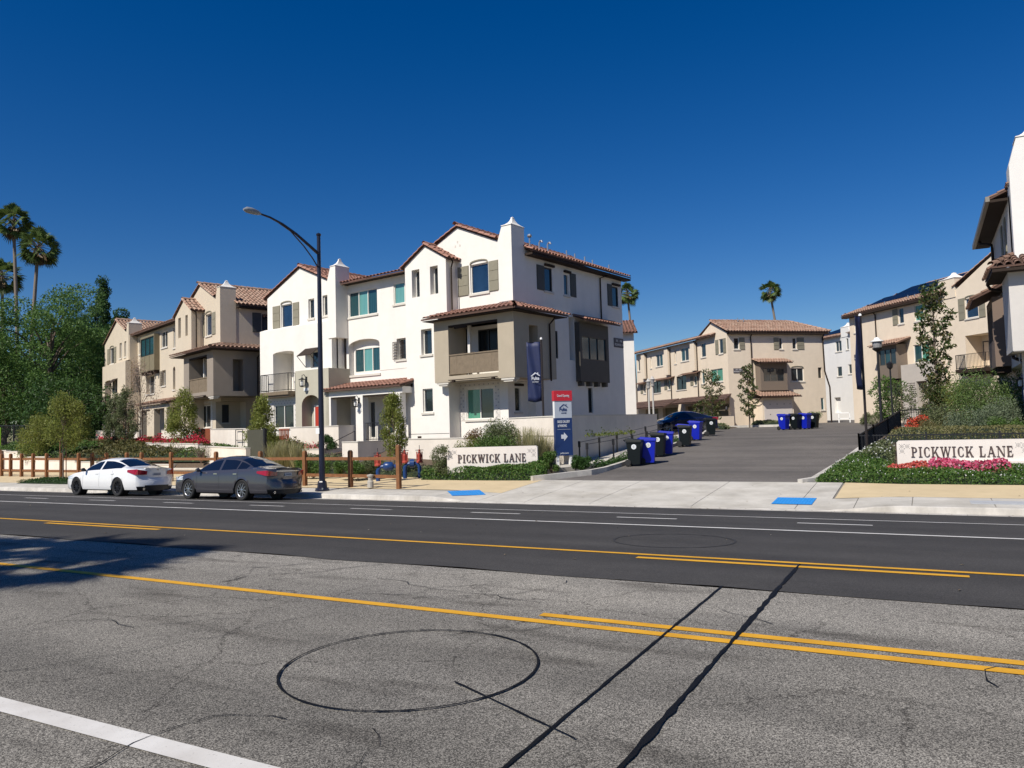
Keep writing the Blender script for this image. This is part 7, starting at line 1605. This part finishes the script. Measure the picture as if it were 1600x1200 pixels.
shrub('rounded_shrub', 'large grey-green shrub behind the left sign', 782, 30.5, .0, 2.15, 1.7, g_olv, 420, 26, .085)
shrub('rounded_shrub', 'dense green shrub low behind the left sign', 770, 29.8, .0, 1.7, 1.7, g_mid, 300, 20, .08)
shrub('rusty_shrub', 'rust tinted shrub at the left shoulder of the big grey-green one', 741, 30.8, .1, 1.85, .9, g_brn, 170, 14, .08)
shrub('rounded_shrub', 'yellow-green shrub behind the left end of the left sign', 722, 30.2, .0, 1.4, 1.3, g_yel, 380, 18, .075)
shrub('rounded_shrub', 'sparse grey shrub at the left end of the left sign', 688, 28.8, -.1, 1.35, .75, g_olv, 170, 18, .07)
shrub('rounded_shrub', 'dark shrub between the left sign and the banner pole', 846, 29.3, .0, .62, 1.0, g_dark, 300, 14, .08)
shrub('rounded_shrub', 'leafy shrub left of the sales sign legs', 858, 28.5, .0, .8, .6, g_mid, 220, 12, .09)
shrub('rounded_shrub', 'small dark round shrub beside the driveway kerb', 905, 28.5, .05, .62, .75, g_dark, 340, 14, .08)
def grass(label, px_, d, z0, h, w, n=340, m=straw, cat='grass clump'):
    x, y = at(px_, d); t = thing('feather_grass', label, cat, (x, y, z0)); V, F = [], []
    for i in range(n):
        a = rng.uniform(0, 6.28); r = rng.uniform(0, .12) * w; ln = h * rng.uniform(.6, 1.1); le = rng.uniform(.05, .5) * w; b = np.array([r * math.cos(a), r * math.sin(a), 0]); tip = b + np.array([le * math.cos(a), le * math.sin(a), ln]); s = np.array([-math.sin(a), math.cos(a), 0]) * .012
        k = len(V); V += [b - s, b + s, tip + s * .3, tip - s * .3]; F.append([k, k + 1, k + 2, k + 3])
    npmesh('blades', V, F, m, t); return t
for i, (q, d, h, w, lab) in enumerate(((815, 30.2, 1.55, 1.3, 'pale feathery grass clump right of the big grey-green shrub'), (832, 29.8, 1.5, 1.4, 'pale feathery grass clump near the banner pole'), (846, 30.4, 1.2, 1.0, 'pale feathery grass clump just left of the banner pole'), (755, 30.4, 1.15, 1.0, 'pale feathery grass tuft in front of the rust tinted shrub'),
    (430, 33, 1.25, 1.2, 'tall pale grass behind the grey car, left clump'), (446, 33.2, 1.3, 1.2, 'tall pale grass behind the grey car, middle clump'), (462, 33, 1.2, 1.2, 'tall pale grass behind the grey car, right clump'))):
    grass(lab, q, d, .0, h, w, 420)
shrub('rounded_shrub', 'round green shrub left of the street lamp behind the fence', 488, 31.5, -.1, .85, 1.6, g_mid, 320, 18, .08)
shrub('rounded_shrub', 'green shrub right of the street lamp behind the fence', 546, 30, -.1, .75, 1.5, g_mid, 300, 18, .08)
shrub('rounded_shrub', 'olive shrub behind the middle of the fence bay by the lamp', 572, 30.2, -.1, .8, 1.2, g_olv, 260, 16, .08)
shrub('rounded_shrub', 'small dark shrub on the planter wall beside the lamp', 510, 37.5, .85, .75, 1.0, g_dark, 260, 12, .08)
# big shrubs on the right
for (q, d, z, h, w, m, per, n, ls, lab) in ((1548, 32.5, .5, 3.1, 3.2, g_soft, 520, 44, .09, 'huge soft green shrub behind the right sign'), (1520, 30.5, .35, 1.7, 2.4, g_sage, 380, 26, .08, 'grey-green shrub in front of the huge soft one'),
    (1582, 30.5, .4, 2.0, 1.9, g_sage, 380, 24, .08, 'grey-green shrub at the right edge behind the sign'), (1560, 29.6, .3, 1.3, 2.0, g_mid, 380, 20, .08, 'low green shrub just above the right sign'),
    (1478, 33, .6, 1.6, 1.7, g_olv, 380, 20, .08, 'olive shrub below the tall glossy leaved tree'), (1455, 32.5, .5, 1.1, 1.6, leafmat('leaf_khaki', [(.14, .13, .05), (.2, .18, .08), (.1, .11, .04)]), 380, 18, .08, 'khaki low shrub left of the olive one'),
    (1415, 33.5, .5, .75, 1.3, leafmat('leaf_khaki', []) if False else g_brn, 240, 14, .08, 'rusty low shrub inside the black fence'), (1500, 38, 1.0, 2.6, 1.8, g_yel, 260, 20, .1, 'yellow-green shrub at the foot of the tall glossy leaved tree'),
    (1462, 41.5, 1.0, 3.0, 1.6, g_mag, 260, 20, .13, 'bronze leaved shrub round the trunk of the tall glossy tree'), (1365, 53, 1.0, 1.0, 2.4, g_olv, 260, 16, .1, 'low shrub before the doorway of the far white house'), (1262, 63, 1.1, 1.2, 2.0, g_mid, 220, 14, .1, 'low shrub at the right foot of the sand coloured block')):
    shrub('soft_shrub', lab, q, d, z, h, w, m, per, n, ls)
shrub('red_shrub', 'bright orange-red flowering shrub inside the black fence', 1431, 33, .75, .95, .95, g_brn, 120, 12, .08, fl=(leafmat('petal_orange_red', [(.6, .06, .03), (.65, .12, .05), (.5, .03, .03)]), 160))

# hedges and beds: shell of leaves round a dark core
def bed(name, label, poly, hfun, m, dens, ls, zf=zL, cat='hedge', step=.22, flowers=None, core=True, asp=.45, up=.5):
    """poly: plan polygon; hfun(x,y,edge) height"""
    xs_ = [p[0] for p in poly]; ys_ = [p[1] for p in poly]; ox, oy = (min(xs_) + max(xs_)) / 2, (min(ys_) + max(ys_)) / 2; oz = zf(ox, oy); t = thing(name, label, cat, (ox, oy, oz))
    pl = np.array(poly)
    def inside(P):
        c = np.zeros(len(P), bool); n = len(pl)
        for i in range(n):
            a, b = pl[i], pl[(i + 1) % n]; cond = ((a[1] > P[:, 1]) != (b[1] > P[:, 1])); xx = (b[0] - a[0]) * (P[:, 1] - a[1]) / (b[1] - a[1] + 1e-12) + a[0]; c ^= cond & (P[:, 0] < xx)
        return c
    def edge(P):
        dmin = np.full(len(P), 9.)
        for i in range(len(pl)):
            a, b = pl[i], pl[(i + 1) % len(pl)]; ab = b - a; tt = np.clip(((P - a) @ ab) / (ab @ ab), 0, 1); dmin = np.minimum(dmin, np.linalg.norm(P - a - tt[:, None] * ab, axis=1))
        return dmin
    area = abs(sum(pl[i][0] * pl[(i + 1) % len(pl)][1] - pl[(i + 1) % len(pl)][0] * pl[i][1] for i in range(len(pl)))) / 2
    bb = (max(xs_) - min(xs_)) * (max(ys_) - min(ys_)); n = int(dens * area); P = np.c_[rng.uniform(min(xs_), max(xs_), int(n * bb / area)), rng.uniform(min(ys_), max(ys_), int(n * bb / area))]; P = P[inside(P)]; E = edge(P)
    H = np.array([hfun(x, y) for x, y in P]); rnd = np.minimum(1, (E / .28)) ; rnd = np.sqrt(1 - (1 - rnd) ** 2)
    lump = 1 + .16 * np.sin(P[:, 0] * 3.1 + 1.3 * np.sin(P[:, 1] * 2.3)) + .12 * np.sin(P[:, 1] * 4.7 + P[:, 0] * 1.7)
    Z = np.array([zf(x, y) for x, y in P]) - oz; top = H * lump * (.25 + .75 * rnd); u = rng.uniform(0, 1, len(P)); fr_ = np.where(E < .3, u, 1 - .35 * u ** 2)
    Q = np.c_[P[:, 0] - ox, P[:, 1] - oy, Z + top * fr_ + .02]; cloud('foliage', Q, ls, m, t, asp=asp, up=up)['kind'] = 'stuff'
    if core:
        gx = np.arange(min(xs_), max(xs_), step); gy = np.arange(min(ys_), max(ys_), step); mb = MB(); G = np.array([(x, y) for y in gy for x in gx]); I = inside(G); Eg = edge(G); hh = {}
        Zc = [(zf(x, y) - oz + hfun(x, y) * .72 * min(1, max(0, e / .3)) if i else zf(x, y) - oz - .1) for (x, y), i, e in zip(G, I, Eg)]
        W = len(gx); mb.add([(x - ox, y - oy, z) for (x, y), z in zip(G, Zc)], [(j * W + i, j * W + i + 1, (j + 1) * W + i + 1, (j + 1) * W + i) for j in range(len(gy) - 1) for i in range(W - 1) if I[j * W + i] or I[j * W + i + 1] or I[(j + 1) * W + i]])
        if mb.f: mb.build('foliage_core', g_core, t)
    if flowers:
        fm, fd, fs = flowers; k = rng.choice(len(Q), int(min(len(Q) * .9, fd * area)), replace=False); F = Q[k].copy(); F[:, 2] = (Z + top)[k] + rng.uniform(0, .09, len(k)); cloud('flowers', F, fs, fm, t, asp=.85, up=.9)['kind'] = 'stuff'
    return t
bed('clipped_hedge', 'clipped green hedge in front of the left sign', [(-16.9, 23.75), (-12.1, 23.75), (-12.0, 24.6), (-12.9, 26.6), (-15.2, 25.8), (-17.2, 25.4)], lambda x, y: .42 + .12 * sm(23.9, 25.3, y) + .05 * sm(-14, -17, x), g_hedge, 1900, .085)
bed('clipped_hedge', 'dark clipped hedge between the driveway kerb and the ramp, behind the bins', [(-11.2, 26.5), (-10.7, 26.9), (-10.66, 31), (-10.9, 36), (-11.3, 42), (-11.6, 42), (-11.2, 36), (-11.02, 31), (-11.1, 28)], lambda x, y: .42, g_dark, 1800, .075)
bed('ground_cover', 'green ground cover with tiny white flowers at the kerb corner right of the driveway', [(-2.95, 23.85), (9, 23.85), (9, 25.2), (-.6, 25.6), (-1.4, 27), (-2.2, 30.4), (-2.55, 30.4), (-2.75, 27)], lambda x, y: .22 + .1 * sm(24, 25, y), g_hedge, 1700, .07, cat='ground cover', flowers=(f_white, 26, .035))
bed('flower_bed', 'coral flowers at the left end of the right flower bed', [(-1.15, 24.9), (.0, 24.9), (.0, 25.7), (-1.15, 25.7)], lambda x, y: .37, g_mid, 900, .07, cat='flower bed', flowers=(f_coral, 520, .075))
bed('flower_bed', 'bright pink flowers in front of the right sign', [(-.1, 24.8), (2.0, 24.8), (2.0, 25.6), (-.1, 25.6)], lambda x, y: .40, g_mid, 900, .07, cat='flower bed', flowers=(f_pink, 700, .075))
t = thing('agave_plant', 'spiky green agave at the right end of the right sign', 'agave', (*at(1578, 26.8), -.05)); 
for i in range(30):
    a = i * 2.4; el = .25 + 1.1 * (i / 30); L_ = .62; d = Vector((math.cos(a) * math.cos(el), math.sin(a) * math.cos(el), math.sin(el))); s = d.cross(Vector((0, 0, 1))).normalized(); w = .05; mb = MB(); m1 = d * L_ * .45; mb.add([s * -w * .7, s * w * .7, m1 + s * w, d * L_, m1 - s * w, m1 + Vector((0, 0, -.02))], [(0, 1, 2, 5), (0, 5, 4), (5, 2, 3), (5, 3, 4)]); mb.build('leaf', g_mid, t)
bed('ground_cover', 'leafy ground cover beside the left end of the right sign', [(-2.2, 27.2), (-1.0, 26.9), (-1.0, 29.6), (-2.2, 30)], lambda x, y: .38, g_olv, 900, .08, cat='ground cover', flowers=(f_white, 30, .05))
bed('flower_bed', 'dry olive planting inside the black fence', [(-1.4, 31.4), (5, 31.2), (5, 34.5), (-1.0, 36)], lambda x, y: .12, leafmat('leaf_dry_olive', [(.15, .14, .05), (.22, .20, .08), (.12, .13, .04), (.26, .23, .12)]), 260, .09, cat='planting')
# left slopes
brown_g = leafmat('leaf_brown_olive', [(.10, .095, .03), (.15, .13, .045), (.075, .085, .022), (.19, .16, .06)])
bed('slope_planting', 'brown-green planting on the slope behind the stepped white wall', [(-56, 27.3), (-31, 27.3), (-27.5, 29.6), (-31, 32.0), (-52, 39.5), (-56, 38)], lambda x, y: .42, brown_g, 110, .17, cat='planting', step=.5)
bed('slope_planting', 'green low planting above the wall behind the two cars', [(-36, 27.2), (-29, 27.2), (-27.5, 29.4), (-34, 29.6)], lambda x, y: .55, g_mid, 330, .11, cat='planting', step=.35)
bed('slope_planting', 'bright green planting at the upper left behind the first fence posts', [(-55, 27.4), (-45, 27.3), (-45, 30), (-55, 30)], lambda x, y: .8, g_mid, 220, .14, cat='planting', step=.4)
bed('bark_bed', 'low mixed planting behind the fence between the lamp and the hedge', [(-27, 25.1), (-17.0, 24.9), (-17.2, 27.0), (-27, 28.2)], lambda x, y: .2 + .12 * math.sin(x * 1.7) ** 2, g_olv, 260, .09, cat='planting', step=.35)
x0, y0 = at(99, 36); bed('kerb_planter', 'small dark green planting in the kerb planter round the staked tree', [(x0 - 2.0, y0 - 1.0), (x0 + 2.6, y0 - 1.0), (x0 + 2.6, y0 + .45), (x0 - 2.0, y0 + .45)], lambda x, y: .16, g_dark, 700, .07, zf=lambda x, y: zS(x, y), cat='planting')
def flowerline(label, o, pts, z, m, n, w=.25, h=.28, ls=.09, green=g_mid):
    P = []; (xa, ya), (xb, yb) = o(*pts[0]), o(*pts[1]); t = thing('flower_row', label, 'flowers', ((xa + xb) / 2, (ya + yb) / 2, z)); s = rng.uniform(0, 1, n); L_ = np.c_[xa + (xb - xa) * s, ya + (yb - ya) * s, np.full(n, z)] - np.array([(xa + xb) / 2, (ya + yb) / 2, z])
    k = 1 + .4 * np.sin(s * 23) ; Q = L_ + np.c_[rng.normal(0, w * .5, n), rng.normal(0, w * .5, n), np.abs(rng.normal(0, h * .45, n)) * k]; tag(cloud('blossom', Q, ls, m, t, asp=.8, up=.8), kind='stuff')
    Q2 = L_ + np.c_[rng.normal(0, w * .5, n), rng.normal(0, w * .5, n), rng.uniform(-.02, h * .5, n)]; tag(cloud('foliage', Q2[:n * 2 // 3], ls, green, t), kind='stuff'); return t
flowerline('crimson flowers along the wall top at the left end of the tan row', b1, ((-13.6, -3.7), (-6.3, -3.7)), 1.4, f_bright, 1500, h=.4, ls=.12)
flowerline('dark red flowers along the low wall before the tan row', b1, ((-4.4, -3.7), (7.4, -3.7)), 1.28, f_red, 2600, h=.38, ls=.11)
flowerline('pink and white flowers on the planter wall before the red door', b2, ((-14.3, -3.7), (-9.7, -3.7)), .84, leafmat('petal_pink_mix', [(.55, .03, .06), (.6, .3, .3), (.5, .05, .05), (.65, .5, .45)]), 1500, h=.26, ls=.09)
flowerline('thin greenery trailing along the top course of the boundary wall', lambda x, y: (x, y), ((-12.0, 28.4), (-12.15, 34.5)), 1.22, g_yel, 260, w=.1, h=.22, ls=.08)
# leafless twiggy shrubs against the low walls
def twigs(label, o, x, y, z, h, w, n=60):
    p = o(x, y); t = thing('bare_shrub', label, 'shrub', (p[0], p[1], z)); mb = MB()
    for i in range(n): a = rng.uniform(0, 6.28); k = rng.uniform(.2, 1) * w / 2; e = (k * math.cos(a), k * math.sin(a) * .5, h * rng.uniform(.5, 1)); mb.tube([(0, 0, -.05), (e[0] * .4, e[1] * .4, e[2] * .5), e], [.012, .009, .004], 3, cap=False)
    mb.build('branches', mat('twig_grey', (.2, .15, .12), .9), t); P = rng.normal(0, .3, (n * 3, 3)) * (w / 2, w / 4, h * .3) + (0, 0, h * .6); cloud('foliage', P, .07, g_olv, t)
for i, (x, lab) in enumerate(((-3.4, 'leftmost leafless shrub against the low wall with dark red flowers'), (-1.2, 'second leafless shrub against the low wall with dark red flowers'), (1.2, 'third leafless shrub against the low wall with dark red flowers'), (3.3, 'fourth leafless shrub against the low wall with dark red flowers'), (5.4, 'rightmost leafless shrub against the low wall with dark red flowers'), (8.6, 'grey leafless shrub against the flowerless wall piece'))):
    twigs(lab, b1, x, -4.35, .35, 1.0, 1.5)
t = thing('agave_plant', 'small dark spiky plant before the low walls of the tan row', 'agave', (*b1(-2.6, -4.8), .6))
for i in range(22):
    a = i * 2.4; el = .2 + 1.1 * (i / 22); d = Vector((math.cos(a) * math.cos(el), math.sin(a) * math.cos(el), math.sin(el))); s = d.cross(Vector((0, 0, 1))).normalized(); mb = MB(); m1 = d * .35; mb.add([s * -.03, s * .03, m1 + s * .05, d * .75, m1 - s * .05], [(0, 1, 2, 3, 4)]); mb.build('leaf', g_dark, t)
# low planting round the garage block
bed('ground_cover', 'low green planting at the foot of the sand coloured block', [(-12.3, 62.6), (-8.9, 62.6), (-8.9, 65.0), (-13, 66.5)], lambda x, y: .35, g_olv, 160, .13, cat='planting', step=.4, zf=lambda x, y: zD(y))
bed('ground_cover', 'low green planting left of the garages behind the black bin', [(-15, 56.5), (-12.7, 56.2), (-12.9, 58), (-15, 60)], lambda x, y: .35, g_olv, 160, .13, cat='planting', step=.4, zf=lambda x, y: zD(y))
bed('ground_cover', 'khaki planting beside the kerb before the cream block', [(-1.2, 53.8), (3.5, 53.8), (3.5, 57.5), (-.8, 58)], lambda x, y: .4, brown_g, 160, .13, cat='planting', step=.4, zf=lambda x, y: zD(y))
ribbon('kerb', [(-15.5, 60.8), (-12.6, 62.3), (-8.6, 62.3), (-8.0, 64), (-8.6, 67)], .3, .12, concrete2, lambda x, y: zD(y))
